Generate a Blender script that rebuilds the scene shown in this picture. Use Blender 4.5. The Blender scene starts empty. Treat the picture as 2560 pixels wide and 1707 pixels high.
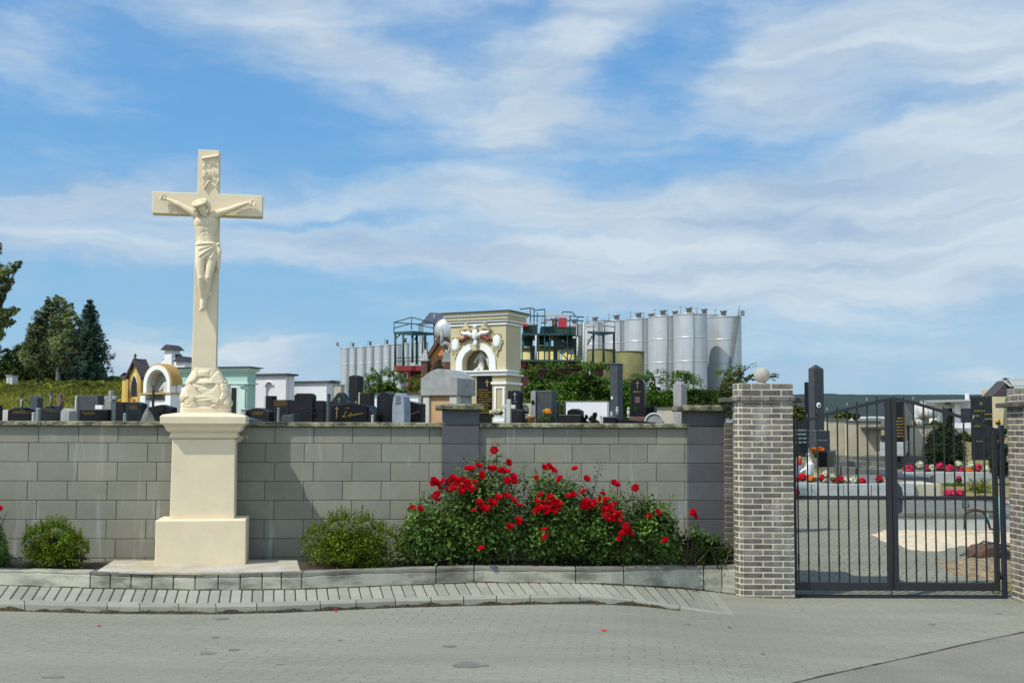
import bpy, bmesh, math, random
import numpy as np
from mathutils import Vector, Matrix, noise, Euler
R = math.radians
random.seed(7)
rng = np.random.default_rng(11)
scene = bpy.context.scene
col = scene.collection

# ------------------------------------------------------------------ camera
F, W, H = 2800.0, 2560.0, 1707.0
PITCH, ROLL = R(3.6), R(0.22)
HOR = 1070.0
cam_d = bpy.data.cameras.new('camera')
cam = bpy.data.objects.new('camera', cam_d)
col.objects.link(cam)
scene.camera = cam
cam_d.sensor_width = 36.0
cam_d.lens = F / W * 36.0
CY = HOR - F * math.tan(PITCH)
cam_d.shift_y = (CY - H / 2) / W
cam_d.clip_end = 9000
cam_d.clip_start = 0.1
CAMR = Matrix.Rotation(R(90) + PITCH, 3, 'X') @ Matrix.Rotation(ROLL, 3, 'Z')
CAMP = Vector((0, 0, 1.6))
cam.matrix_world = Matrix.Translation(CAMP) @ CAMR.to_4x4()

def ray(px, py):
    return CAMR @ Vector(((px - W / 2) / F, -(py - CY) / F, -1.0))
def P(px, py, Y):
    d = ray(px, py)
    return CAMP + d * (Y / d.y)
def G(px, py, z):
    d = ray(px, py)
    return CAMP + d * ((z - CAMP.z) / d.z)
def Z(px, py, Y):
    return P(px, py, Y).z

# ------------------------------------------------------------------ sun and sky
SUNV = Vector((0.735, 0.50, -1.11)).normalized()          # direction the light travels
elev = math.asin(-SUNV.z)
az = math.atan2(-SUNV.x, -SUNV.y)
sun_d = bpy.data.lights.new('sun', 'SUN')
sun_d.energy = 4.2
sun_d.angle = R(0.55)
sun_d.color = (1.0, 0.955, 0.87)
sun = bpy.data.objects.new('sun', sun_d)
sun.rotation_euler = SUNV.to_track_quat('-Z', 'Y').to_euler()
sun.location = (-20, -20, 40)
col.objects.link(sun)

world = bpy.data.worlds.new('World')
scene.world = world
world.use_nodes = True
wt = world.node_tree
wt.nodes.clear()
def wn(t, **k):
    n = wt.nodes.new(t)
    for a, b in k.items(): setattr(n, a, b)
    return n
def wl(a, b): wt.links.new(a, b)
sky = wn('ShaderNodeTexSky', sky_type='NISHITA')
sky.sun_disc = False
sky.sun_elevation = elev
sky.sun_rotation = az % (2 * math.pi)
sky.altitude = 200
sky.air_density = 1.0
sky.dust_density = 0.6
sky.ozone_density = 2.0
tc = wn('ShaderNodeTexCoord')
sep = wn('ShaderNodeSeparateXYZ'); wl(tc.outputs['Generated'], sep.inputs[0])
def wmath(op, a, b=None, c=None):
    n = wn('ShaderNodeMath', operation=op)
    for i, v in enumerate((a, b, c)):
        if v is None: continue
        if isinstance(v, (int, float)): n.inputs[i].default_value = v
        else: wl(v, n.inputs[i])
    return n.outputs[0]
azn = wmath('ARCTAN2', sep.outputs[0], sep.outputs[1])
eln = wmath('ARCSINE', sep.outputs[2])
comb = wn('ShaderNodeCombineXYZ'); wl(azn, comb.inputs[0]); wl(eln, comb.inputs[1])
def dirang(px, py):
    d = ray(px, py).normalized()
    return math.atan2(d.x, d.y), math.asin(d.z)
# warp so that cloud edges are ragged
wz = wn('ShaderNodeTexNoise'); wz.inputs['Scale'].default_value = 7.0; wz.inputs['Detail'].default_value = 6; wz.inputs['Roughness'].default_value = 0.6
mpz = wn('ShaderNodeMapping'); mpz.inputs['Scale'].default_value = (0.8, 1.6, 1)
wl(comb.outputs[0], mpz.inputs[0]); wl(mpz.outputs[0], wz.inputs['Vector'])
wsub = wn('ShaderNodeVectorMath', operation='SUBTRACT'); wl(wz.outputs['Color'], wsub.inputs[0]); wsub.inputs[1].default_value = (0.5, 0.5, 0.5)
wsc = wn('ShaderNodeVectorMath', operation='MULTIPLY'); wl(wsub.outputs[0], wsc.inputs[0]); wsc.inputs[1].default_value = (0.16, 0.09, 0)
wad = wn('ShaderNodeVectorMath', operation='ADD'); wl(comb.outputs[0], wad.inputs[0]); wl(wsc.outputs[0], wad.inputs[1])
BL = [  # px, py, half width, half height, tilt, weight
 (700, 60, 430, 110, -14, 0.75), (1250, 0, 520, 90, 0, 0.6), (1000, 170, 330, 75, -24, 0.6), (1420, 130, 280, 100, 38, 0.75), (1340, 240, 230, 110, 15, 0.55),
 (1520, 320, 420, 90, 8, 0.4), (2250, 90, 620, 210, 0, 0.95), (1960, 190, 330, 150, -20, 0.55), (2500, 250, 300, 240, 0, 0.6),
 (2450, 560, 620, 190, 8, 0.8), (1900, 520, 700, 150, 5, 0.75), (1350, 520, 520, 70, 0, 0.75), (2300, 400, 350, 120, 10, 0.35),
 (1500, 620, 900, 55, 2, 0.75), (2200, 650, 900, 85, 4, 0.85), (900, 620, 500, 45, -4, 0.45), (700, 500, 650, 60, 3, 0.6), (250, 500, 480, 62, -4, 0.5),
 (200, 590, 520, 60, -3, 0.75), (100, 660, 420, 40, 4, 0.4), (2250, 840, 650, 170, 0, 0.55), (1950, 700, 600, 90, 0, 0.5),
 (630, 862, 90, 26, 2, 1.3), (720, 872, 80, 22, 2, .9), (610, 905, 380, 45, 0, 0.85), (690, 848, 200, 8, 0, -.5), (310, 900, 150, 70, 0, 0.7), (2440, 942, 60, 22, 5, 0.45), (2020, 940, 60, 22, 5, 0.35),
  (1790, 90, 130, 75, 55, -.6), (1570, 150, 170, 70, 30, -.35), (1640, 250, 200, 60, 15, -.3), (2250, 205, 260, 50, -4, -.45), (2330, 260, 180, 40, 10, -.3), (1950, 330, 330, 45, 5, -.35), (1750, 420, 300, 30, 5, -.25), (2250, 470, 300, 35, 8, -.3), (1350, 90, 70, 90, 20, -.4), (2000, 590, 620, 14, 3, -.45), (1500, 585, 500, 10, 2, -.3), (700, 556, 500, 12, 2, -.3), (2100, 760, 500, 40, -3, -.25), (1950, 850, 500, 25, 0, -.2), (500, 230, 300, 60, -10, -.25),
 (120, 150, 330, 90, -10, 0.45), (60, 60, 300, 60, 20, 0.25), (1180, 330, 300, 60, 10, 0.2), (420, 440, 200, 40, 15, 0.3)]
acc = None
for (bx, by, bw, bh, bt, bwt) in BL:
    a0, e0 = dirang(bx, by)
    m = wn('ShaderNodeMapping', vector_type='TEXTURE')
    m.inputs['Location'].default_value = (a0, e0, 0)
    m.inputs['Rotation'].default_value = (0, 0, R(bt))
    m.inputs['Scale'].default_value = (bw / F, bh / F, 1)
    wl(wad.outputs[0], m.inputs[0])
    ln = wn('ShaderNodeVectorMath', operation='DOT_PRODUCT'); wl(m.outputs[0], ln.inputs[0]); wl(m.outputs[0], ln.inputs[1])
    g = wmath('POWER', 2.718, wmath('MULTIPLY', ln.outputs['Value'], -1.15))
    g = wmath('MULTIPLY', g, bwt)
    acc = g if acc is None else wmath('ADD', acc, g)
# behind the camera: unseen cloud cover, added for its fill light
gen = wmath('MULTIPLY', wmath('LESS_THAN', sep.outputs[1], 0.25), 0.9)
acc = wmath('ADD', acc, gen)
nz = wn('ShaderNodeTexNoise'); nz.inputs['Scale'].default_value = 11.0; nz.inputs['Detail'].default_value = 10; nz.inputs['Roughness'].default_value = 0.62
mp = wn('ShaderNodeMapping'); mp.inputs['Scale'].default_value = (0.8, 2.3, 1); mp.inputs['Rotation'].default_value = (0, 0, R(10))
wl(comb.outputs[0], mp.inputs[0]); wl(mp.outputs[0], nz.inputs['Vector'])
nv = wmath('MULTIPLY', wmath('SUBTRACT', nz.outputs['Fac'], 0.5), 1.2)
n2_ = wn('ShaderNodeTexNoise'); n2_.inputs['Scale'].default_value = 6.0; n2_.inputs['Detail'].default_value = 9; n2_.inputs['Roughness'].default_value = 0.6; n2_.inputs['Distortion'].default_value = .4
mp2 = wn('ShaderNodeMapping'); mp2.inputs['Scale'].default_value = (0.9, 7.0, 1); mp2.inputs['Rotation'].default_value = (0, 0, R(-3))
wl(wad.outputs[0], mp2.inputs[0]); wl(mp2.outputs[0], n2_.inputs['Vector'])
nv = wmath('ADD', nv, wmath('MULTIPLY', wmath('SUBTRACT', n2_.outputs['Fac'], 0.5), 0.95))
cov = wmath('ADD', acc, nv)
ms = wn('ShaderNodeMapRange', interpolation_type='SMOOTHSTEP')
ms.inputs['From Min'].default_value = -0.08; ms.inputs['From Max'].default_value = 1.32
ms.inputs['To Max'].default_value = 0.90
wl(cov, ms.inputs['Value'])
# brightness of the cloud itself varies
nc = wn('ShaderNodeTexNoise'); nc.inputs['Scale'].default_value = 5.0; nc.inputs['Detail'].default_value = 6
wl(mp2.outputs[0], nc.inputs['Vector'])
ncr = wn('ShaderNodeMapRange'); wl(nc.outputs['Fac'], ncr.inputs['Value']); ncr.inputs['From Min'].default_value = .32; ncr.inputs['From Max'].default_value = .62
cc = wn('ShaderNodeMix', data_type='RGBA'); wl(ncr.outputs[0], cc.inputs['Factor'])
cc.inputs['A'].default_value = (4.6, 6.0, 7.8, 1); cc.inputs['B'].default_value = (7.4, 8.4, 9.1, 1)
# clear-air gradient with height, mixed with the physical sky
gr_ = wn('ShaderNodeValToRGB'); wl(wmath('MULTIPLY', eln, 1 / 1.2), gr_.inputs[0])
cr_ = gr_.color_ramp; cr_.elements[0].position = 0.0; cr_.elements[0].color = (.37, .57, .74, 1); cr_.elements[1].position = 1.0; cr_.elements[1].color = (.06, .19, .55, 1)
for p_, c_ in ((.06, (.31, .57, .80)), (.12, (.245, .52, .82)), (.22, (.155, .425, .80)), (.32, (.125, .36, .74)), (.6, (.08, .25, .62))):
    e_ = cr_.elements.new(p_); e_.color = (*c_, 1)
grs = wn('ShaderNodeMix', data_type='RGBA', blend_type='MULTIPLY'); grs.inputs['Factor'].default_value = 1
wl(gr_.outputs[0], grs.inputs['A']); grs.inputs['B'].default_value = (11.1, 11.1, 11.1, 1)
tint = wn('ShaderNodeMix', data_type='RGBA'); tint.inputs['Factor'].default_value = .85
wl(sky.outputs[0], tint.inputs['A']); wl(grs.outputs['Result'], tint.inputs['B'])
mx = wn('ShaderNodeMix', data_type='RGBA'); wl(ms.outputs[0], mx.inputs['Factor'])
wl(tint.outputs['Result'], mx.inputs['A']); wl(cc.outputs['Result'], mx.inputs['B'])
bk = wn('ShaderNodeMapRange'); wl(sep.outputs[1], bk.inputs['Value']); bk.inputs['From Min'].default_value = .3; bk.inputs['From Max'].default_value = -.3; bk.inputs['To Min'].default_value = 1.0; bk.inputs['To Max'].default_value = 1.5  # unseen sky behind the camera brightened, an added fill for surfaces facing it
bk2 = wn('ShaderNodeVectorMath', operation='SCALE'); wl(mx.outputs['Result'], bk2.inputs[0]); wl(bk.outputs[0], bk2.inputs['Scale'])
bg = wn('ShaderNodeBackground'); bg.inputs['Strength'].default_value = 0.09
wl(bk2.outputs[0], bg.inputs['Color'])
wo = wn('ShaderNodeOutputWorld'); wl(bg.outputs[0], wo.inputs[0])
vs = scene.view_settings
vs.view_transform = 'Standard'; vs.look = 'None'; vs.gamma = 1.0; vs.exposure = 0.0; vs.use_curve_mapping = False

# ------------------------------------------------------------------ materials
def new_mat(name):
    m = bpy.data.materials.new(name); m.use_nodes = True
    nt = m.node_tree; nt.nodes.clear()
    o = nt.nodes.new('ShaderNodeOutputMaterial'); b = nt.nodes.new('ShaderNodeBsdfPrincipled')
    nt.links.new(b.outputs[0], o.inputs[0])
    return m, nt, b, o
def mat(name, c, rough=0.8, var=0.15, scale=3.0, bump=0.3, bscale=60.0, metal=0.0, c2=None, stain=None, tint=False, spec=0.5, bdist=0.004, coord='Object', speck=0.0):
    """plain procedural surface: two noises vary the colour, a third makes the relief"""
    m, nt, b, o = new_mat(name)
    L = nt.links.new
    tcn = nt.nodes.new('ShaderNodeTexCoord')
    co = tcn.outputs[coord] if coord != 'World' else nt.nodes.new('ShaderNodeNewGeometry').outputs['Position']
    n1 = nt.nodes.new('ShaderNodeTexNoise'); n1.inputs['Scale'].default_value = scale; n1.inputs['Detail'].default_value = 8; n1.inputs['Roughness'].default_value = 0.65
    L(co, n1.inputs['Vector'])
    r = nt.nodes.new('ShaderNodeMapRange'); r.inputs['From Min'].default_value = 0.3; r.inputs['From Max'].default_value = 0.7
    L(n1.outputs['Fac'], r.inputs['Value'])
    mixn = nt.nodes.new('ShaderNodeMix'); mixn.data_type = 'RGBA'
    a = [max(0, x * (1 - var)) for x in c]; bb = [x * (1 + var) for x in (c2 or c)]
    mixn.inputs['A'].default_value = (*a, 1); mixn.inputs['B'].default_value = (*bb, 1)
    L(r.outputs[0], mixn.inputs['Factor'])
    out = mixn.outputs['Result']
    if speck > 0:
        n4 = nt.nodes.new('ShaderNodeTexNoise'); n4.inputs['Scale'].default_value = bscale * 1.5; n4.inputs['Detail'].default_value = 3
        L(co, n4.inputs['Vector'])
        r4 = nt.nodes.new('ShaderNodeMapRange'); r4.inputs['From Min'].default_value = 0.3; r4.inputs['From Max'].default_value = 0.7
        r4.inputs['To Min'].default_value = 1 - speck; r4.inputs['To Max'].default_value = 1 + speck
        L(n4.outputs['Fac'], r4.inputs['Value'])
        mm = nt.nodes.new('ShaderNodeMix'); mm.data_type = 'RGBA'; mm.blend_type = 'MULTIPLY'; mm.inputs['Factor'].default_value = 1
        L(out, mm.inputs['A']); L(r4.outputs[0], mm.inputs['B']); out = mm.outputs['Result']
    if stain:   # (colour, amount, (sx,sy,sz), lo, hi)
        scn, lo, hi = stain[1], stain[2], stain[3]
        mp_ = nt.nodes.new('ShaderNodeMapping'); mp_.inputs['Scale'].default_value = scn
        L(co, mp_.inputs[0])
        n3 = nt.nodes.new('ShaderNodeTexNoise'); n3.inputs['Scale'].default_value = 1.0; n3.inputs['Detail'].default_value = 7; n3.inputs['Roughness'].default_value = 0.6
        L(mp_.outputs[0], n3.inputs['Vector'])
        r3 = nt.nodes.new('ShaderNodeMapRange'); r3.inputs['From Min'].default_value = lo; r3.inputs['From Max'].default_value = hi; r3.inputs['To Max'].default_value = stain[4] if len(stain) > 4 else 0.8
        L(n3.outputs['Fac'], r3.inputs['Value'])
        m3 = nt.nodes.new('ShaderNodeMix'); m3.data_type = 'RGBA'; m3.inputs['B'].default_value = (*stain[0], 1)
        L(r3.outputs[0], m3.inputs['Factor']); L(out, m3.inputs['A']); out = m3.outputs['Result']
    if tint:
        at = nt.nodes.new('ShaderNodeAttribute'); at.attribute_name = 'tint'
        m2 = nt.nodes.new('ShaderNodeMix'); m2.data_type = 'RGBA'; m2.blend_type = 'MULTIPLY'; m2.inputs['Factor'].default_value = 1
        L(out, m2.inputs['A']); L(at.outputs['Color'], m2.inputs['B']); out = m2.outputs['Result']
    L(out, b.inputs['Base Color'])
    b.inputs['Roughness'].default_value = rough
    b.inputs['Metallic'].default_value = metal
    b.inputs['Specular IOR Level'].default_value = spec
    if bump > 0:
        n2 = nt.nodes.new('ShaderNodeTexNoise'); n2.inputs['Scale'].default_value = bscale; n2.inputs['Detail'].default_value = 6; n2.inputs['Roughness'].default_value = 0.6
        L(co, n2.inputs['Vector'])
        bu = nt.nodes.new('ShaderNodeBump'); bu.inputs['Strength'].default_value = bump; bu.inputs['Distance'].default_value = bdist
        L(n2.outputs['Fac'], bu.inputs['Height']); L(bu.outputs[0], b.inputs['Normal'])
    return m
def leafmat(name, c, trans=0.35, rough=0.45, hue=None):
    m, nt, b, o = new_mat(name)
    L = nt.links.new
    at = nt.nodes.new('ShaderNodeAttribute'); at.attribute_name = 'tint'
    m2 = nt.nodes.new('ShaderNodeMix'); m2.data_type = 'RGBA'; m2.blend_type = 'MULTIPLY'; m2.inputs['Factor'].default_value = 1
    m2.inputs['A'].default_value = (*c, 1); L(at.outputs['Color'], m2.inputs['B'])
    L(m2.outputs['Result'], b.inputs['Base Color']); b.inputs['Roughness'].default_value = rough
    b.inputs['Specular IOR Level'].default_value = 0.18
    t = nt.nodes.new('ShaderNodeBsdfTranslucent'); L(m2.outputs['Result'], t.inputs['Color'])
    mixs = nt.nodes.new('ShaderNodeMixShader'); mixs.inputs[0].default_value = trans
    L(b.outputs[0], mixs.inputs[1]); L(t.outputs[0], mixs.inputs[2]); L(mixs.outputs[0], o.inputs[0])
    return m

M = {}
M['cream'] = mat('cream_stone', (0.72, 0.61, 0.42), 0.85, 0.06, 5, 0.55, 170, bdist=0.004, speck=0.05)
M['creamrock'] = mat('cream_carved_stone', (0.73, 0.62, 0.43), 0.85, 0.06, 7, 0.5, 90, bdist=0.004, speck=0.05)
M['block'] = mat('grey_concrete_block', (0.215, 0.218, 0.168), 0.9, 0.10, 2.2, 0.6, 120, c2=(0.235, 0.228, 0.178), tint=True, speck=0.16,
                 stain=((0.50, 0.53, 0.53), (8, 8, 0.9), 0.57, 0.80, 0.60))
M['darkblock'] = mat('dark_concrete_block', (0.085, 0.088, 0.092), 0.9, 0.12, 3, 0.7, 110, tint=True, speck=0.25)
M['coping'] = mat('weathered_coping', (0.11, 0.11, 0.08), 0.9, 0.4, 11, 0.9, 60, tint=True, c2=(0.24, 0.23, 0.13), speck=.3, stain=((0.035, 0.035, 0.025), (9, 9, 22), 0.46, 0.62, 0.9))
M['brick'] = mat('grey_brown_brick', (0.118, 0.104, 0.090), 0.88, 0.28, 8, 0.7, 90, tint=True, speck=0.2, c2=(0.170, 0.155, 0.135),
                 stain=((0.50, 0.52, 0.53), (5, 5, 1.1), 0.56, 0.80, 0.5))
M['planter'] = mat('stained_kerb_concrete', (0.385, 0.38, 0.30), 0.9, 0.20, 3, 0.6, 80, tint=True, speck=0.14, stain=((0.10, 0.10, 0.075), (2.2, 2.2, 7), 0.46, 0.66, 0.85))
M['kerb'] = mat('kerb_stone', (0.265, 0.262, 0.205), 0.9, 0.12, 3, 0.5, 90, tint=True, speck=0.12, stain=((0.10, 0.085, 0.04), (3, 3, 9), 0.58, 0.75, 0.7))
M['paver'] = mat('grey_pavers', (0.275, 0.278, 0.220), 0.9, 0.10, 4, 0.5, 100, tint=True, speck=0.12)
M['slab'] = mat('sandy_concrete', (0.40, 0.345, 0.25), 0.95, 0.2, 4, 0.6, 70, speck=0.2, stain=((0.42, 0.43, 0.40), (3, 3, 3), 0.5, 0.6, 0.8))
M['soil'] = mat('garden_soil', (0.060, 0.042, 0.028), 1.0, 0.4, 9, 1.0, 40, bdist=0.03, speck=0.4)
M['iron'] = mat('gate_iron', (0.017, 0.017, 0.019), 0.55, 0.15, 8, 0.15, 120, spec=0.5)
M['ironblue'] = mat('gate_post_paint', (0.022, 0.025, 0.042), 0.5, 0.15, 8, 0.1, 100)
M['ball'] = mat('ball_stone', (0.36, 0.33, 0.29), 0.9, 0.12, 12, 0.6, 200, speck=0.25)
M['black'] = mat('black_granite', (0.007, 0.007, 0.009), 0.30, 0.4, 20, 0.03, 200, spec=0.28)
M['blackm'] = mat('dull_black_granite', (0.011, 0.010, 0.011), 0.45, 0.45, 14, 0.1, 200, spec=0.28)
M['blackgreen'] = mat('green_black_granite', (0.012, 0.019, 0.019), 0.4, 0.35, 12, 0.05, 200, spec=0.3)
M['slate'] = mat('slate_grey_granite', (0.040, 0.048, 0.054), 0.55, 0.3, 10, 0.15, 120)
M['greystone'] = mat('grey_stone', (0.27, 0.28, 0.27), 0.85, 0.22, 8, 0.4, 90, speck=0.12)
M['bluestone'] = mat('blue_grey_marble', (0.22, 0.26, 0.30), 0.6, 0.28, 9, 0.2, 90)
M['palestone'] = mat('pale_stone', (0.46, 0.46, 0.42), 0.85, 0.15, 8, 0.3, 90)
M['white'] = mat('white_paint', (0.74, 0.75, 0.74), 0.7, 0.06, 3, 0.2, 60)
M['whitewall'] = mat('white_rough_plaster', (0.66, 0.68, 0.70), 0.9, 0.08, 2, 0.5, 30, stain=((0.42, 0.43, 0.42), (1.5, 1.5, 4), 0.55, 0.75, 0.6))
M['pinkwhite'] = mat('pinkish_white_plaster', (0.64, 0.62, 0.64), 0.9, 0.05, 2, 0.3, 30)
M['mint'] = mat('mint_plaster', (0.36, 0.53, 0.45), 0.85, 0.07, 1.5, 0.3, 30)
M['mintlight'] = mat('pale_mint_trim', (0.55, 0.68, 0.61), 0.85, 0.05, 2, 0.2, 30)
M['yellow'] = mat('yellow_plaster', (0.56, 0.40, 0.10), 0.85, 0.10, 2, 0.3, 40)
M['ochre'] = mat('ochre_plaster', (0.45, 0.28, 0.075), 0.85, 0.25, 3, 0.4, 40)
M['beige'] = mat('khaki_plaster', (0.42, 0.365, 0.21), 0.85, 0.08, 1.5, 0.3, 30)
M['beigelt'] = mat('cream_plaster', (0.50, 0.44, 0.275), 0.85, 0.08, 1.5, 0.3, 30)
M['orangebrick'] = mat('orange_brick', (0.47, 0.21, 0.055), 0.9, 0.2, 6, 0.7, 30, speck=0.15)
M['brownbrick'] = mat('brown_brick', (0.085, 0.045, 0.03), 0.9, 0.35, 8, 0.7, 30, speck=0.2)
M['roofdark'] = mat('dark_slate_roof', (0.055, 0.045, 0.05), 0.8, 0.3, 5, 0.6, 20)
M['capdark'] = mat('dark_metal_coping', (0.045, 0.042, 0.045), 0.6, 0.2, 5, 0.1, 40)
M['peach'] = mat('peach_stone', (0.46, 0.29, 0.15), 0.85, 0.18, 3, 0.2, 40)
M['reddish'] = mat('red_brown_paint', (0.20, 0.035, 0.02), 0.7, 0.2, 5, 0.1, 40)
M['gold'] = mat('gold_lettering', (0.36, 0.25, 0.05), 0.5, 0.1, 30, 0, metal=0.2)
M['silver'] = mat('pale_lettering', (0.30, 0.37, 0.36), 0.5, 0.1, 30, 0)
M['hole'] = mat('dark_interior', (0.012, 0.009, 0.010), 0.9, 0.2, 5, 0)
M['steel'] = mat('brushed_steel', (0.50, 0.52, 0.53), 0.40, 0.08, 0.7, 0.15, 5, metal=0.45, speck=0.04, bdist=0.02, stain=((.40, .42, .44), (2.5, 2.5, .12), .45, .7, .7))
M['steeldk'] = mat('dull_steel', (0.22, 0.225, 0.23), 0.5, 0.1, 1, 0.1, 8, metal=0.4)
M['greensteel'] = mat('green_painted_steel', (0.012, 0.055, 0.052), 0.5, 0.25, 2, 0.05, 20)
M['darkgreen'] = mat('dark_green_panel', (0.016, 0.040, 0.036), 0.6, 0.4, 1.2, 0.1, 8)
M['redsteel'] = mat('red_painted_steel', (0.28, 0.022, 0.026), 0.6, 0.15, 2, 0.05, 20)
M['maroon'] = mat('dark_red_cladding', (0.055, 0.010, 0.013), 0.7, 0.3, 2, 0.1, 10)
M['redpaint'] = mat('bright_red_paint', (0.40, 0.02, 0.03), 0.45, 0.1, 2, 0, 20)
M['olive'] = mat('olive_tank_paint', (0.105, 0.108, 0.030), 0.75, 0.22, 0.6, 0.3, 6, c2=(0.15, 0.145, 0.05))
M['tankyellow'] = mat('yellow_tank_paint', (0.42, 0.36, 0.13), 0.75, 0.1, 1, 0.1, 10)
M['sun_panel'] = mat('dark_corrugated_sheet', (0.07, 0.065, 0.075), 0.5, 0.15, 3, 0.2, 12)
M['beigewall'] = mat('beige_concrete_wall', (0.46, 0.42, 0.32), 0.92, 0.18, 2, 0.5, 30, stain=((0.24, 0.24, 0.20), (3, 3, 0.6), 0.52, 0.75, 0.7))
M['greyslab'] = mat('grey_grave_concrete', (0.13, 0.135, 0.115), 0.9, 0.3, 4, 0.5, 40, speck=0.15)
M['curb'] = mat('pale_grave_curb', (0.37, 0.40, 0.39), 0.85, 0.12, 3, 0.3, 60, speck=0.1, stain=((0.17, 0.17, 0.14), (2, 2, 6), 0.5, 0.7, 0.6))
M['sand'] = mat('building_sand', (0.56, 0.47, 0.32), 0.98, 0.15, 5, 0.9, 30, bdist=0.02, speck=0.2)
M['litter'] = mat('brown_soil_litter', (0.24, 0.18, 0.10), 1.0, 0.5, 9, 1.0, 30, bdist=0.02, speck=0.5)
M['bark'] = mat('brown_bark', (0.075, 0.055, 0.04), 0.95, 0.3, 5, 0.8, 30)
M['birch'] = mat('birch_bark', (0.50, 0.50, 0.46), 0.85, 0.3, 4, 0.4, 20)
M['moss'] = mat('damp_moss', (0.045, 0.038, 0.018), 1.0, 0.6, 12, 1.0, 40, speck=.5)
M['rust'] = mat('rusty_metal', (0.09, 0.05, 0.03), 0.8, 0.4, 10, 0.3, 60)
M['teal'] = mat('teal_plastic', (0.12, 0.35, 0.33), 0.5, 0.1, 10, 0)
M['rubber'] = mat('black_rubber', (0.02, 0.02, 0.02), 0.8, 0.1, 10, 0)
M['terracotta'] = mat('terracotta', (0.28, 0.12, 0.05), 0.85, 0.15, 10, 0.2, 60)
M['glass'] = mat('window_glass', (0.03, 0.035, 0.045), 0.08, 0.1, 2, 0)
M['bronze'] = mat('dark_bronze', (0.045, 0.06, 0.05), 0.55, 0.3, 30, 0.1, 100, metal=0.3)
M['tanwood'] = mat('brown_figure', (0.12, 0.07, 0.045), 0.8, 0.2, 20, 0.1, 80)

M['rose'] = leafmat('rose_leaves', (0.080, 0.145, 0.026), 0.33, 0.5)
M['box'] = leafmat('box_leaves', (0.105, 0.155, 0.009), 0.35, 0.6)
M['petal'] = leafmat('red_petals', (0.72, 0.008, 0.025), 0.35, 0.5)
M['birchleaf'] = leafmat('birch_leaves', (0.180, 0.215, 0.085), 0.40, 0.6)
M['sprucel'] = leafmat('spruce_needles', (0.045, 0.085, 0.055), 0.2, 0.6)
M['treeleaf'] = leafmat('broad_leaves', (0.070, 0.112, 0.034), 0.3, 0.6)
M['sumac'] = leafmat('hedge_leaves', (0.078, 0.150, 0.020), 0.35, 0.5)
M['juniper'] = leafmat('juniper_leaves', (0.075, 0.090, 0.015), 0.2, 0.6)
M['thuja'] = leafmat('dark_conifer_leaves', (0.022, 0.040, 0.012), 0.15, 0.6)
M['lime'] = leafmat('lime_green_leaves', (0.17, 0.20, 0.022), 0.35, 0.5)
M['grassm'] = leafmat('meadow_grass', (0.20, 0.205, 0.028), 0.4, 0.7)
M['flower_w'] = leafmat('cream_petals', (0.72, 0.72, 0.50), 0.3, 0.5)
M['flower_p'] = leafmat('pink_petals', (0.72, 0.04, 0.13), 0.3, 0.5)
M['flower_o'] = leafmat('orange_petals', (0.85, 0.25, 0.03), 0.3, 0.5)
M['flower_y'] = leafmat('yellow_petals', (0.85, 0.52, 0.03), 0.3, 0.5)

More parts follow.
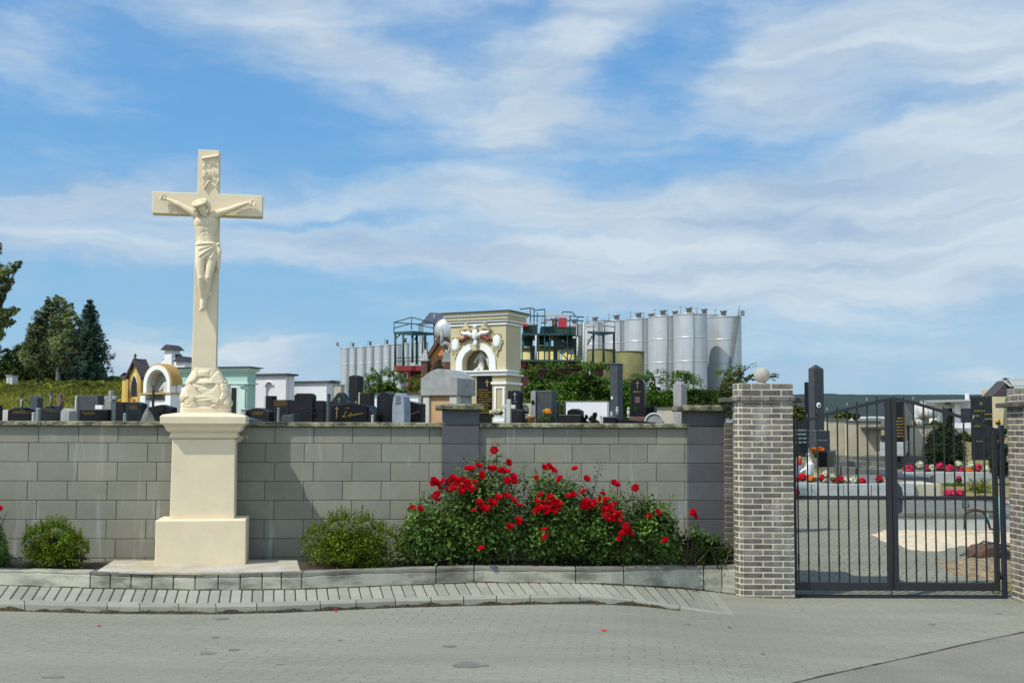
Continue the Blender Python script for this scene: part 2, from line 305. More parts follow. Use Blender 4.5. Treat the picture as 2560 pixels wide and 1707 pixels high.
# ------------------------------------------------------------------ mesh helpers
class MB:
    def __init__(s):
        s.v = []; s.f = []; s.t = []; s.s = []
    def add(s, vs_, fs_, tint=1.0, smooth=False):
        o = len(s.v); s.v.extend([tuple(v) for v in vs_])
        for f in fs_:
            s.f.append([i + o for i in f]); s.t.append(tint); s.s.append(smooth)
        return s
    def box(s, x0, x1, y0, y1, z0, z1, tint=1.0):
        vs_ = [(x0,y0,z0),(x1,y0,z0),(x1,y1,z0),(x0,y1,z0),(x0,y0,z1),(x1,y0,z1),(x1,y1,z1),(x0,y1,z1)]
        return s.add(vs_, [(0,3,2,1),(4,5,6,7),(0,1,5,4),(1,2,6,5),(2,3,7,6),(3,0,4,7)], tint)
    def hexa(s, bot, top, tint=1.0):
        n = len(bot)
        return s.add(list(bot) + list(top), [tuple(range(n))[::-1], tuple(range(n, 2*n))] + [(i, (i+1) % n, (i+1) % n + n, i + n) for i in range(n)], tint)
    def ext(s, poly, y0, y1, tint=1.0, smooth=False):      # poly in (x, z), extruded along y
        return s.hexa([(x, y0, z) for x, z in poly], [(x, y1, z) for x, z in poly], tint)
    def extx(s, poly, x0, x1, tint=1.0):                    # poly in (y, z), extruded along x
        return s.hexa([(x0, y, z) for y, z in poly], [(x1, y, z) for y, z in poly], tint)
    def prism(s, poly, z0, z1, tint=1.0):
        return s.hexa([(x, y, z0) for x, y in poly], [(x, y, z1) for x, y in poly], tint)
    def cyl(s, p0, p1, r0, r1=None, n=10, tint=1.0, smooth=True):
        r1 = r0 if r1 is None else r1
        p0 = Vector(p0); p1 = Vector(p1); d = (p1 - p0)
        if d.length < 1e-9: return s
        d.normalize(); a = d.orthogonal().normalized(); b = d.cross(a)
        vs_ = []
        for (p, r) in ((p0, r0), (p1, r1)):
            for i in range(n):
                t = 2 * math.pi * i / n
                vs_.append(p + (a * math.cos(t) + b * math.sin(t)) * r)
        s.add(vs_, [(i, (i+1) % n, (i+1) % n + n, i + n) for i in range(n)], tint, smooth)
        o = len(s.v) - 2 * n
        s.f.append([o + i for i in range(n)][::-1]); s.f.append([o + n + i for i in range(n)]); s.t += [tint] * 2; s.s += [False] * 2
        return s
    def sph(s, c, rx, ry=None, rz=None, n=14, m=9, rot=None, tint=1.0):
        ry = rx if ry is None else ry; rz = rx if rz is None else rz
        vs_ = []; fs_ = []
        for j in range(1, m):
            ph = math.pi * j / m
            for i in range(n):
                t = 2 * math.pi * i / n
                vs_.append(Vector((rx * math.sin(ph) * math.cos(t), ry * math.sin(ph) * math.sin(t), rz * math.cos(ph))))
        vs_.append(Vector((0, 0, rz))); vs_.append(Vector((0, 0, -rz)))
        if rot is not None: vs_ = [rot @ v for v in vs_]
        c = Vector(c); vs_ = [v + c for v in vs_]
        for j in range(m - 2):
            for i in range(n):
                fs_.append((j*n + i, (j+1)*n + i, (j+1)*n + (i+1) % n, j*n + (i+1) % n))
        T = (m-1)*n; B = T + 1
        for i in range(n):
            fs_.append((T, i, (i+1) % n)); fs_.append((B, (m-2)*n + (i+1) % n, (m-2)*n + i))
        return s.add(vs_, fs_, tint, True)
    def tube(s, pts, r, n=8, tint=1.0):
        pts = [Vector(p) for p in pts]; k = len(pts)
        rs = r if isinstance(r, (list, tuple)) else [r] * k
        vs_ = []; a = None
        for i, p in enumerate(pts):
            d = (pts[min(i+1, k-1)] - pts[max(i-1, 0)]).normalized()
            if a is None: a = d.orthogonal().normalized()
            else:
                a = (a - d * a.dot(d))
                a = a.normalized() if a.length > 1e-6 else d.orthogonal().normalized()
            b = d.cross(a)
            for j in range(n):
                t = 2 * math.pi * j / n
                vs_.append(p + (a * math.cos(t) + b * math.sin(t)) * rs[i])
        fs_ = [(i*n + j, i*n + (j+1) % n, (i+1)*n + (j+1) % n, (i+1)*n + j) for i in range(k-1) for j in range(n)]
        s.add(vs_, fs_, tint, True)
        o = len(s.v) - k * n
        s.f.append([o + i for i in range(n)][::-1]); s.f.append([o + (k-1)*n + i for i in range(n)]); s.t += [tint] * 2; s.s += [False] * 2
        return s
    def caps(s, p0, p1, r0, r1=None):      # closed limb for voxel remeshing
        r1 = r0 if r1 is None else r1
        s.cyl(p0, p1, r0, r1, 14); s.sph(p0, r0, n=14, m=8); s.sph(p1, r1, n=14, m=8)
        return s
    def lathe(s, prof, c=(0, 0, 0), n=24, tint=1.0, smooth=True):
        vs_ = []; k = len(prof)
        for r, z in prof:
            for i in range(n):
                t = 2 * math.pi * i / n
                vs_.append((c[0] + r * math.cos(t), c[1] + r * math.sin(t), c[2] + z))
        fs_ = [(j*n + i, j*n + (i+1) % n, (j+1)*n + (i+1) % n, (j+1)*n + i) for j in range(k-1) for i in range(n)]
        s.add(vs_, fs_, tint, smooth)
        o = len(s.v) - k * n
        s.f.append([o + i for i in range(n)][::-1]); s.f.append([o + (k-1)*n + i for i in range(n)]); s.t += [tint] * 2; s.s += [False] * 2
        return s
    def sqloft(s, prof, cx=0, cy=0, tint=1.0):   # prof: (half x, half y, z)
        vs_ = []
        for hx, hy, z in prof: vs_ += [(cx-hx, cy-hy, z), (cx+hx, cy-hy, z), (cx+hx, cy+hy, z), (cx-hx, cy+hy, z)]
        k = len(prof)
        fs_ = [(j*4+i, j*4+(i+1) % 4, (j+1)*4+(i+1) % 4, (j+1)*4+i) for j in range(k-1) for i in range(4)]
        fs_ += [(3, 2, 1, 0), tuple((k-1)*4 + i for i in range(4))]
        return s.add(vs_, fs_, tint)
    def strip(s, secs, tint=1.0):     # sweep closed cross-sections, capped
        o = len(s.v); k = len(secs[0]); n = len(secs)
        for q in secs: s.v.extend([tuple(v) for v in q])
        fs_ = [(i*k+j, i*k+(j+1) % k, (i+1)*k+(j+1) % k, (i+1)*k+j) for i in range(n-1) for j in range(k)] + [tuple(range(k))[::-1], tuple((n-1)*k+j for j in range(k))]
        for f in fs_: s.f.append([i + o for i in f]); s.t.append(tint); s.s.append(False)
        return s
    def build(s, name, m, parent=None, bevel=0.0, seg=1, world=False, tint=False, bev_angle=30):
        if world and parent is not None:
            w = parent_loc(parent)
            s.v = [(a - w.x, b - w.y, c - w.z) for a, b, c in s.v]
        me = bpy.data.meshes.new(name)
        me.from_pydata(s.v, [], s.f)
        me.materials.append(M[m] if isinstance(m, str) else m)
        me.polygons.foreach_set('use_smooth', s.s)
        if tint or any(t != 1.0 for t in s.t):
            ca = me.color_attributes.new('tint', 'FLOAT_COLOR', 'CORNER')
            arr = np.ones((len(me.loops), 4), dtype=np.float32); k = 0
            for f, t in zip(s.f, s.t):
                n = len(f)
                arr[k:k+n, :3] = t
                k += n
            ca.data.foreach_set('color', arr.ravel())
        me.validate(); me.update()
        bm = bmesh.new(); bm.from_mesh(me)
        if bevel > 0:
            es = [e for e in bm.edges if len(e.link_faces) == 2 and e.calc_face_angle(0) > R(bev_angle)]
            bmesh.ops.bevel(bm, geom=es, offset=bevel, segments=seg, affect='EDGES', clamp_overlap=True, profile=0.5)
        bmesh.ops.recalc_face_normals(bm, faces=bm.faces)
        bm.to_mesh(me); bm.free()
        o = bpy.data.objects.new(name, me); col.objects.link(o)
        if parent is not None: o.parent = parent
        return o
def parent_loc(p):
    w = Vector((0, 0, 0))
    while p is not None:
        w = w + p.location; p = p.parent
    return w
USED = {}
def tag(o, label, cat, group=None):
    o['label'] = label; o['category'] = cat
    if group: o['group'] = group
    if label in USED and not group: print('DUPLABEL', label)
    USED[label] = 1
    return o
def thing(name, label, cat, loc=(0, 0, 0), rotz=0.0, group=None):
    o = bpy.data.objects.new(name, None); col.objects.link(o)
    o.empty_display_size = 0.2
    o.location = loc; o.rotation_euler = (0, 0, rotz)
    return tag(o, label, cat, group)
def structure(o, stuff=False):
    o['kind'] = 'stuff' if stuff else 'structure'
    return o
def remesh(o, vox, smooth=4, fac=0.5):
    m = o.modifiers.new('r', 'REMESH'); m.mode = 'VOXEL'; m.voxel_size = vox; m.use_smooth_shade = True
    if smooth:
        m2 = o.modifiers.new('s', 'SMOOTH'); m2.iterations = smooth; m2.factor = fac
    dg = bpy.context.evaluated_depsgraph_get(); dg.update()
    me = bpy.data.meshes.new_from_object(o.evaluated_get(dg))
    mt = o.data.materials[0]
    o.modifiers.clear(); o.data = me
    me.materials.clear(); me.materials.append(mt)
    me.polygons.foreach_set('use_smooth', [True] * len(me.polygons))
    return o
def leaves(name, pts, size, m, parent=None, asp=0.55, up=0.25, lo=0.6, hi=1.5, hue=0.15, ctr=None, outw=0.5, droop=0.0, tints=None, world=True, sizevar=0.35):
    """many small folded leaves at the given points"""
    pts = np.asarray(pts, dtype=float); n = len(pts)
    if ctr is None: ctr = pts.mean(axis=0)
    nr = rng.normal(size=(n, 3)); nr /= np.linalg.norm(nr, axis=1)[:, None]
    od = pts - ctr; od /= (np.linalg.norm(od, axis=1)[:, None] + 1e-6)
    nr = nr * (1 - outw) + od * outw; nr[:, 2] += up
    nr /= np.linalg.norm(nr, axis=1)[:, None]
    ax = rng.normal(size=(n, 3)); ax[:, 2] -= droop
    ax -= nr * (ax * nr).sum(1)[:, None]; ax /= np.linalg.norm(ax, axis=1)[:, None]
    bx = np.cross(nr, ax)
    s = size * (1 + sizevar * rng.uniform(-1, 1, n))[:, None]
    v0 = pts - ax * s * 0.5; v2 = pts + ax * s * 0.5
    v1 = pts + bx * s * asp * 0.5 + nr * s * 0.10; v3 = pts - bx * s * asp * 0.5 + nr * s * 0.10
    V = np.stack([v0, v1, v2, v3], 1).reshape(-1, 3)
    if world and parent is not None:
        w = parent_loc(parent); V = V - np.array([w.x, w.y, w.z])
    me = bpy.data.meshes.new(name)
    idx = np.arange(n * 4).reshape(-1, 4)
    me.from_pydata(V.tolist(), [], idx.tolist())
    t = rng.uniform(lo, hi, n) if tints is None else tints * rng.uniform(lo, hi, n)
    h = rng.uniform(-hue, hue, n)
    c = np.stack([t * (1 + h), t, t * (1 - h), np.ones(n)], 1)
    c = np.repeat(c, 4, axis=0).astype(np.float32)
    ca = me.color_attributes.new('tint', 'FLOAT_COLOR', 'CORNER'); ca.data.foreach_set('color', c.ravel())
    me.materials.append(M[m]); me.update()
    o = bpy.data.objects.new(name, me); col.objects.link(o)
    if parent is not None: o.parent = parent
    return o
def shell(c, r, n, inner=0.6):
    """points in the outer part of an ellipsoid"""
    c = np.array(c, float); r = np.array(r if hasattr(r, '__len__') else (r, r, r), float)
    d = rng.normal(size=(n, 3)); d /= np.linalg.norm(d, axis=1)[:, None]
    k = rng.uniform(inner ** 3, 1, n) ** (1 / 3)
    return c + d * k[:, None] * r
def sstep(a, b, x):
    t = min(1, max(0, (x - a) / (b - a))); return t * t * (3 - 2 * t)
# ------------------------------------------------------------------ terrain
def zroad(x, y=0):
    return -0.135 * sstep(0.6, 2.9, x)
def terrain(x, y):
    if y < 12.0: return zroad(x, y) - 0.04
    k = sstep(0.208, 0.236, x / y)
    zr = -0.125 + 0.043 * (min(y, 30) - 12.1) + 0.012 * (min(max(y, 30), 90) - 30)
    zl = 0.72 + 0.022 * (min(y, 60) - 12.1) + 0.0
    left = sstep(-0.20, -0.36, x / y)
    zl += left * sstep(30, 70, y) * 2.2
    z = zl * (1 - k) + zr * k
    z = zroad(x) - 0.04 + (z - zroad(x) + 0.04) * sstep(12.25, 12.4, y) if y < 12.4 else z
    if y > 70: z += (y - 70) * 0.002 * (1 - k) * (1 - left)
    if y > 150: z = z + (y - 150) * 0.01
    return z
def T(px, py):
    """where the line of sight through a pixel meets the terrain"""
    d = ray(px, py); t = 8.0
    while t < 400:
        p = CAMP + d * t
        if p.z < terrain(p.x, p.y): return p
        t += 0.02 + t * 0.001
    return p
# ================================================================== ground, road, pavement
def interp(pts, x):
    xs = [p[0] for p in pts]; ys = [p[1] for p in pts]
    return float(np.interp(x, xs, ys))
def Gz(px, py, dz=0.0):
    z = dz
    for _ in range(8):
        p = G(px, py, z); z = zroad(p.x) + dz
    return p
# paving surface of the street: interlocking zigzag pavers
def paving_material(name, c, c2, angle=0.0, amount=0.5, jt=.5, jw=.0042):
    m, nt, b, o = new_mat(name)
    L = nt.links.new
    g = nt.nodes.new('ShaderNodeNewGeometry')
    mp_ = nt.nodes.new('ShaderNodeMapping'); mp_.inputs['Rotation'].default_value = (0, 0, angle)
    L(g.outputs['Position'], mp_.inputs[0])
    sp = nt.nodes.new('ShaderNodeSeparateXYZ'); L(mp_.outputs[0], sp.inputs[0])
    def mth(op, a, bb=None):
        n = nt.nodes.new('ShaderNodeMath'); n.operation = op
        for i, v in enumerate((a, bb)):
            if v is None: continue
            if isinstance(v, (int, float)): n.inputs[i].default_value = v
            else: L(v, n.inputs[i])
        return n.outputs[0]
    zz = mth('MULTIPLY', mth('PINGPONG', sp.outputs[0], 0.11), 0.55)
    yy = mth('ADD', sp.outputs[1], zz)
    zx = mth('MULTIPLY', mth('PINGPONG', sp.outputs[1], 0.055), 0.35)
    xx = mth('ADD', sp.outputs[0], zx)
    cb = nt.nodes.new('ShaderNodeCombineXYZ'); L(xx, cb.inputs[0]); L(yy, cb.inputs[1])
    br = nt.nodes.new('ShaderNodeTexBrick'); L(cb.outputs[0], br.inputs['Vector'])
    br.inputs['Scale'].default_value = 1; br.inputs['Brick Width'].default_value = 0.225; br.inputs['Row Height'].default_value = 0.1125
    br.inputs['Mortar Size'].default_value = jw; br.inputs['Mortar Smooth'].default_value = 0.6; br.offset = 0.5
    br.inputs['Color1'].default_value = (*c, 1); br.inputs['Color2'].default_value = (*[x * 1.10 for x in c], 1)
    br.inputs['Mortar'].default_value = (*[x * jt for x in c], 1)
    # the joints are packed with dirt in places
    n1 = nt.nodes.new('ShaderNodeTexNoise'); n1.inputs['Scale'].default_value = 0.7; n1.inputs['Detail'].default_value = 7; n1.inputs['Roughness'].default_value = 0.65
    L(g.outputs['Position'], n1.inputs['Vector'])
    r1 = nt.nodes.new('ShaderNodeMapRange'); r1.inputs['From Min'].default_value = 0.35; r1.inputs['From Max'].default_value = 0.62
    r1.inputs['To Min'].default_value = 0.25; r1.inputs['To Max'].default_value = 0.25 + amount
    L(n1.outputs['Fac'], r1.inputs['Value'])
    mixa = nt.nodes.new('ShaderNodeMix'); mixa.data_type = 'RGBA'; mixa.inputs['A'].default_value = (*c2, 1)
    L(br.outputs['Color'], mixa.inputs['B']); L(r1.outputs[0], mixa.inputs['Factor'])
    n2 = nt.nodes.new('ShaderNodeTexNoise'); n2.inputs['Scale'].default_value = 55; n2.inputs['Detail'].default_value = 6; n2.inputs['Roughness'].default_value = 0.7
    L(g.outputs['Position'], n2.inputs['Vector'])
    r2 = nt.nodes.new('ShaderNodeMapRange'); r2.inputs['From Min'].default_value = 0.3; r2.inputs['From Max'].default_value = 0.7
    r2.inputs['To Min'].default_value = 0.80; r2.inputs['To Max'].default_value = 1.2; L(n2.outputs['Fac'], r2.inputs['Value'])
    mb = nt.nodes.new('ShaderNodeMix'); mb.data_type = 'RGBA'; mb.blend_type = 'MULTIPLY'; mb.inputs['Factor'].default_value = 1
    L(mixa.outputs['Result'], mb.inputs['A']); L(r2.outputs[0], mb.inputs['B'])
    # large soft stains, tyre-worn bands along the street
    mp3 = nt.nodes.new('ShaderNodeMapping'); mp3.inputs['Scale'].default_value = (0.25, 1.3, 1); mp3.inputs['Rotation'].default_value = (0, 0, R(-4))
    L(g.outputs['Position'], mp3.inputs[0])
    n3 = nt.nodes.new('ShaderNodeTexNoise'); n3.inputs['Scale'].default_value = 1.2; n3.inputs['Detail'].default_value = 5
    L(mp3.outputs[0], n3.inputs['Vector'])
    r3 = nt.nodes.new('ShaderNodeMapRange'); r3.inputs['From Min'].default_value = 0.3; r3.inputs['From Max'].default_value = 0.7
    r3.inputs['To Min'].default_value = 0.86; r3.inputs['To Max'].default_value = 1.10; L(n3.outputs['Fac'], r3.inputs['Value'])
    mc = nt.nodes.new('ShaderNodeMix'); mc.data_type = 'RGBA'; mc.blend_type = 'MULTIPLY'; mc.inputs['Factor'].default_value = 1
    L(mb.outputs['Result'], mc.inputs['A']); L(r3.outputs[0], mc.inputs['B'])
    # small dark spots
    n5 = nt.nodes.new('ShaderNodeTexNoise'); n5.inputs['Scale'].default_value = 3.3; n5.inputs['Detail'].default_value = 3
    mp5 = nt.nodes.new('ShaderNodeMapping'); mp5.inputs['Scale'].default_value = (1.0, 1.4, 1); L(g.outputs['Position'], mp5.inputs[0]); L(mp5.outputs[0], n5.inputs['Vector'])
    r5 = nt.nodes.new('ShaderNodeMapRange'); r5.inputs['From Min'].default_value = 0.70; r5.inputs['From Max'].default_value = 0.77
    r5.inputs['To Min'].default_value = 1.0; r5.inputs['To Max'].default_value = 0.62; L(n5.outputs['Fac'], r5.inputs['Value'])
    md = nt.nodes.new('ShaderNodeMix'); md.data_type = 'RGBA'; md.blend_type = 'MULTIPLY'; md.inputs['Factor'].default_value = 1
    L(mc.outputs['Result'], md.inputs['A']); L(r5.outputs[0], md.inputs['B'])
    L(md.outputs['Result'], b.inputs['Base Color']); b.inputs['Roughness'].default_value = 0.92; b.inputs['Specular IOR Level'].default_value = 0.3
    hh = nt.nodes.new('ShaderNodeMath'); hh.operation = 'MULTIPLY'; L(br.outputs['Fac'], hh.inputs[0]); L(r1.outputs[0], hh.inputs[1])
    h2 = nt.nodes.new('ShaderNodeMath'); h2.operation = 'MULTIPLY_ADD'; L(hh.outputs[0], h2.inputs[0]); h2.inputs[1].default_value = -1.0; L(n2.outputs['Fac'], h2.inputs[2])
    bu = nt.nodes.new('ShaderNodeBump'); bu.inputs['Strength'].default_value = 0.55; bu.inputs['Distance'].default_value = 0.005
    L(h2.outputs[0], bu.inputs['Height']); L(bu.outputs[0], b.inputs['Normal'])
    return m
M['street'] = paving_material('street_pavers', (0.222, 0.223, 0.172), (0.228, 0.227, 0.176), R(6), 0.60, .42)
M['drive'] = paving_material('cemetery_pavers', (0.205, 0.205, 0.150), (0.20, 0.195, 0.145), R(28), 0.75, .28, .009)
M['asphalt'] = mat('worn_asphalt', (0.190, 0.178, 0.145), 0.95, 0.14, 2, 0.8, 90, speck=0.35, coord='World')

def gridmesh(name, xs, ys, fn, m):
    vs_ = [(x, y, fn(x, y)) for y in ys for x in xs]
    n = len(xs)
    fs_ = [(j*n+i, j*n+i+1, (j+1)*n+i+1, (j+1)*n+i) for j in range(len(ys)-1) for i in range(n-1)]
    me = bpy.data.meshes.new(name); me.from_pydata(vs_, [], fs_); me.materials.append(M[m] if isinstance(m, str) else m)
    me.polygons.foreach_set('use_smooth', [True] * len(me.polygons)); me.update()
    o = bpy.data.objects.new(name, me); col.objects.link(o); return o
M['ground'] = mat('earth_and_dry_grass', (0.13, 0.14, 0.035), 1.0, 0.35, 0.8, 0.8, 12, c2=(0.20, 0.16, 0.06), speck=0.3, coord='World')
tcol = sorted(set([-6, -3, -2, -1.4, -1.0] + list(np.round(np.arange(-.8, .2, .02), 3)) + list(np.round(np.arange(.2, .245, .004), 4)) + list(np.round(np.arange(.26, .9, .03), 3)) + [1.1, 1.5, 2, 3, 6]))
ys = [-60, -20, 0, 6, 9, 11, 11.8, 12.1, 12.25, 12.32, 12.4, 12.7, 13.2, 13.8, 14.4, 15, 15.6, 16.2, 17, 18, 19, 20, 21, 22, 23.5, 25, 27, 30, 33, 36, 40, 45, 50, 55, 60, 66, 72, 80, 95, 120, 150, 200, 300, 450, 700, 1000, 1800, 4000]
vs0 = []
for y in ys:
    for t in tcol:
        x = t * max(y, 12.0); vs0.append((x, y, terrain(x, y)))
nt_ = len(tcol); me = bpy.data.meshes.new('ground'); me.from_pydata(vs0, [], [(j*nt_+i, j*nt_+i+1, (j+1)*nt_+i+1, (j+1)*nt_+i) for j in range(len(ys)-1) for i in range(nt_-1)])
me.materials.append(M['ground']); me.polygons.foreach_set('use_smooth', [True] * len(me.polygons)); me.update(); gr = bpy.data.objects.new('ground', me); col.objects.link(gr); structure(gr)

rx = sorted(set([-60, -30, -15, -9, -6] + list(np.arange(-5, 8, 0.35)) + [9, 12, 20, 60])); ry = [-25, -5, 3, 6, 8, 9.5, 10.6, 11.2, 11.75, 12.02]
structure(gridmesh('road', rx, ry, lambda x, y: zroad(x), 'street'))
# driveway inside the gate
dv = []
for j in range(26):
    y = 12.03 + j * (21.6 - 12.03) / 25
    xl = .2365 * y + .01; xr = 5.1 + (y - 12) * 0.42
    for i in range(9):
        x = xl + (xr - xl) * i / 8
        z = zroad(x) if y < 12.2 else (-0.125 + 0.043 * (y - 12.1)) + 0.012
        if y < 12.2: z = zroad(x)
        dv.append((x, y, z))
me = bpy.data.meshes.new('driveway'); me.from_pydata(dv, [], [(j*9+i, j*9+i+1, (j+1)*9+i+1, (j+1)*9+i) for j in range(25) for i in range(8)])
me.materials.append(M['drive']); o = bpy.data.objects.new('path', me); col.objects.link(o); structure(o)
# asphalt corner
edge = [(1940, 1720), (2060, 1690), (2180, 1664), (2300, 1638), (2420, 1610), (2560, 1581), (2700, 1556), (3000, 1515)]
pts = [Gz(*e) for e in edge]
vs_ = []
for p in pts: vs_ += [(p.x, p.y, zroad(p.x) + 0.005)]
me_v = vs_ + [(12.0, 9.0, zroad(9) + 0.005), (14.0, -4, zroad(9) + 0.005), (1.0, -4, zroad(3) + 0.005)]
vs2 = []; fs2 = []
for i, p in enumerate(pts):
    for k in range(12):
        y = p.y - k * (p.y + 3) / 11
        x = p.x
        vs2.append((x, y, zroad(x) + 0.005))
for i in range(len(pts) - 1):
    for k in range(11):
        fs2.append((i*12+k, (i+1)*12+k, (i+1)*12+k+1, i*12+k+1))
me = bpy.data.meshes.new('asphalt'); me.from_pydata(vs2, [], fs2); me.materials.append(M['asphalt'])
o = bpy.data.objects.new('asphalt_road', me); col.objects.link(o); structure(o)
mb = MB()      # small dark stains on the paving
for (sx, sy, r_) in ((555, 1546, .06), (539, 1593, .035), (518, 1632, .06), (585, 1624, .04), (131, 1691, .07), (1168, 1662, .11), (1124, 1615, .045), (2196, 1490, .10), (850, 1600, .02), (700, 1660, .025), (1720, 1560, .02), (2330, 1560, .03)):
    c = Gz(sx, sy); n = 18
    mb.add([(c.x + r_ * (1 + .6 * noise.noise(Vector((math.cos(t) * 1.5 + sx, math.sin(t) * 1.5, 0)))) * math.cos(t), c.y + .8 * r_ * (1 + .6 * noise.noise(Vector((math.cos(t) * 1.5 + sx, math.sin(t) * 1.5, 4)))) * math.sin(t), zroad(c.x) + .003) for t in np.linspace(0, 2 * math.pi, n, endpoint=False)], [tuple(range(n))], random.uniform(.8, 1.15))
M['stainm'] = mat('oily_stain', (0.165, 0.165, 0.130), .9, .35, 14, .5, 90, tint=True, speck=.3, coord='World')
structure(mb.build('road_stains', 'stainm', tint=True))
# dark joint along the asphalt edge
mb = MB()
for a, b_ in zip(pts[:-1], pts[1:]):
    n = 5
    for k in range(n):
        p = a.lerp(b_, k / n); q = a.lerp(b_, (k + 1) / n)
        w1 = 0.008 + 0.010 * random.random()
        mb.add([(p.x, p.y - w1, zroad(p.x) + 0.009), (q.x, q.y - w1, zroad(q.x) + 0.009), (q.x, q.y + w1, zroad(q.x) + 0.009), (p.x, p.y + w1, zroad(p.x) + 0.009)], [(0, 1, 2, 3)], 0.25)
o = mb.build('asphalt_joint', 'soil'); structure(o)

# ---- kerb + pavement strip + planting bed kerb
KO = [(-260, 1522), (0, 1526), (270, 1533), (540, 1534.5), (700, 1531), (1000, 1518), (1200, 1513), (1330, 1510), (1480, 1508.5), (1600, 1514), (1700, 1526), (1780, 1533), (1838, 1539)]
KI = [(-260, 1491), (0, 1497), (270, 1503), (500, 1507), (700, 1503), (1000, 1493), (1150, 1487), (1330, 1484), (1480, 1487), (1600, 1499), (1700, 1513), (1780, 1526), (1838, 1538)]
PB = [(-260, 1456), (0, 1463), (230, 1470), (500, 1475), (750, 1473), (1000, 1463), (1200, 1456), (1480, 1458), (1620, 1464), (1714, 1470), (1800, 1480), (1868, 1489)]
def pav(x):   # height of the pavement above the road
    return 0.052 * (1 - sstep(1450, 1830, x)) + 0.004
def kz(px): return pav(px)
joints = [-260, -60, 60, 267, 348, 446, 539, 641, 800, 890, 988, 1077, 1159, 1241, 1325, 1450, 1581, 1700, 1838]
mb = MB()
for a, b_ in zip(joints[:-1], joints[1:]):
    n = max(1, int((b_ - a) / 25)); secs = []
    for k in range(n + 1):
        x0 = a + 1.0 + (b_ - a - 2.0) * k / n
        o0 = Gz(x0, interp(KO, x0)); i0_ = Gz(x0, interp(KI, x0), kz(x0)); t0 = zroad(o0.x) + kz(x0)
        secs.append([(o0.x, o0.y, -0.3), (o0.x, o0.y + .01, t0), (i0_.x, i0_.y, i0_.z), (i0_.x, i0_.y, -0.3)])
    mb.strip(secs, random.uniform(0.9, 1.1))
o = mb.build('kerb', 'kerb', bevel=0.008, tint=True); structure(o)
mb = MB()
x = -250.0
while x < 1826:
    x2 = x + 27.5
    def sh(v): return 24 * (1 - v / 690) if v < 1300 else -21 - (v - 1300) * 0.05
    k0 = Gz(x + 1.3, interp(KI, x) - 0.6, kz(x)); k1 = Gz(x2 - 1.3, interp(KI, x2) - 0.6, kz(x2))
    p0 = Gz(x + sh(x) + 1.3, interp(PB, x + sh(x)), kz(x)); p1 = Gz(x2 + sh(x2) - 1.3, interp(PB, x2 + sh(x2)), kz(x2))
    if (k0 - p0).length > 0.05:
        cuts = [0, 1] if random.random() < 0.8 else [0, random.choice([0.33, 0.5, 0.66]), 1]
        for c0, c1 in zip(cuts[:-1], cuts[1:]):
            c1_ = c1 - (0.02 if c1 < 1 else 0)
            q = [k0.lerp(p0, c0), k1.lerp(p1, c0), k1.lerp(p1, c1_), k0.lerp(p0, c1_)]
            dz = random.uniform(-0.002, 0.002)
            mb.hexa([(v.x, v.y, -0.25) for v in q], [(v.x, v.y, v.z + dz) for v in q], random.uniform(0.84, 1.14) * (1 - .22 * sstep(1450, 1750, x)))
    x = x2
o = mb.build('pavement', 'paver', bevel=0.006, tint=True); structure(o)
mb = MB()      # moss line at the foot of the kerb and of the bed kerb
for K_, dz, lim_, ph in ((KO, 0, 1700, 0), (PB, 1, 1860, 40)):
    secs = []
    for a in range(-260, lim_, 6):
        q0 = Gz(a, interp(K_, a), kz(a) * dz); z_ = zroad(q0.x) + kz(a) * dz; hh_ = (.020 if not dz else .006) * max(.1, 1 + 1.5 * noise.noise(Vector((a * .02 + ph, 0, 0))) + .5 * noise.noise(Vector((a * .15, ph, 0)))) + .002
        secs.append([(q0.x, q0.y - .016 - .008 * noise.noise(Vector((a * .1, 3, 0))), z_ - .01), (q0.x, q0.y - .003, z_ + hh_), (q0.x, q0.y + .02, z_ + hh_), (q0.x, q0.y + .02, z_ - .01)])
    mb.strip(secs)
o = mb.build('kerb_moss', 'moss', tint=True); structure(o, True)
# dirt under the joints
mb = MB()
for a in range(-260, 1820, 40):
    b_ = a + 40
    q = [Gz(a, interp(KI, a) + 3, kz(a)), Gz(b_, interp(KI, b_) + 3, kz(b_)), Gz(b_, interp(PB, b_) - 5, kz(b_)), Gz(a, interp(PB, a) - 5, kz(a))]
    mb.add([(v.x, v.y, v.z - 0.012) for v in q], [(0, 1, 2, 3)], 1.0)
o = mb.build('pavement_joint_sand', 'soil'); structure(o)

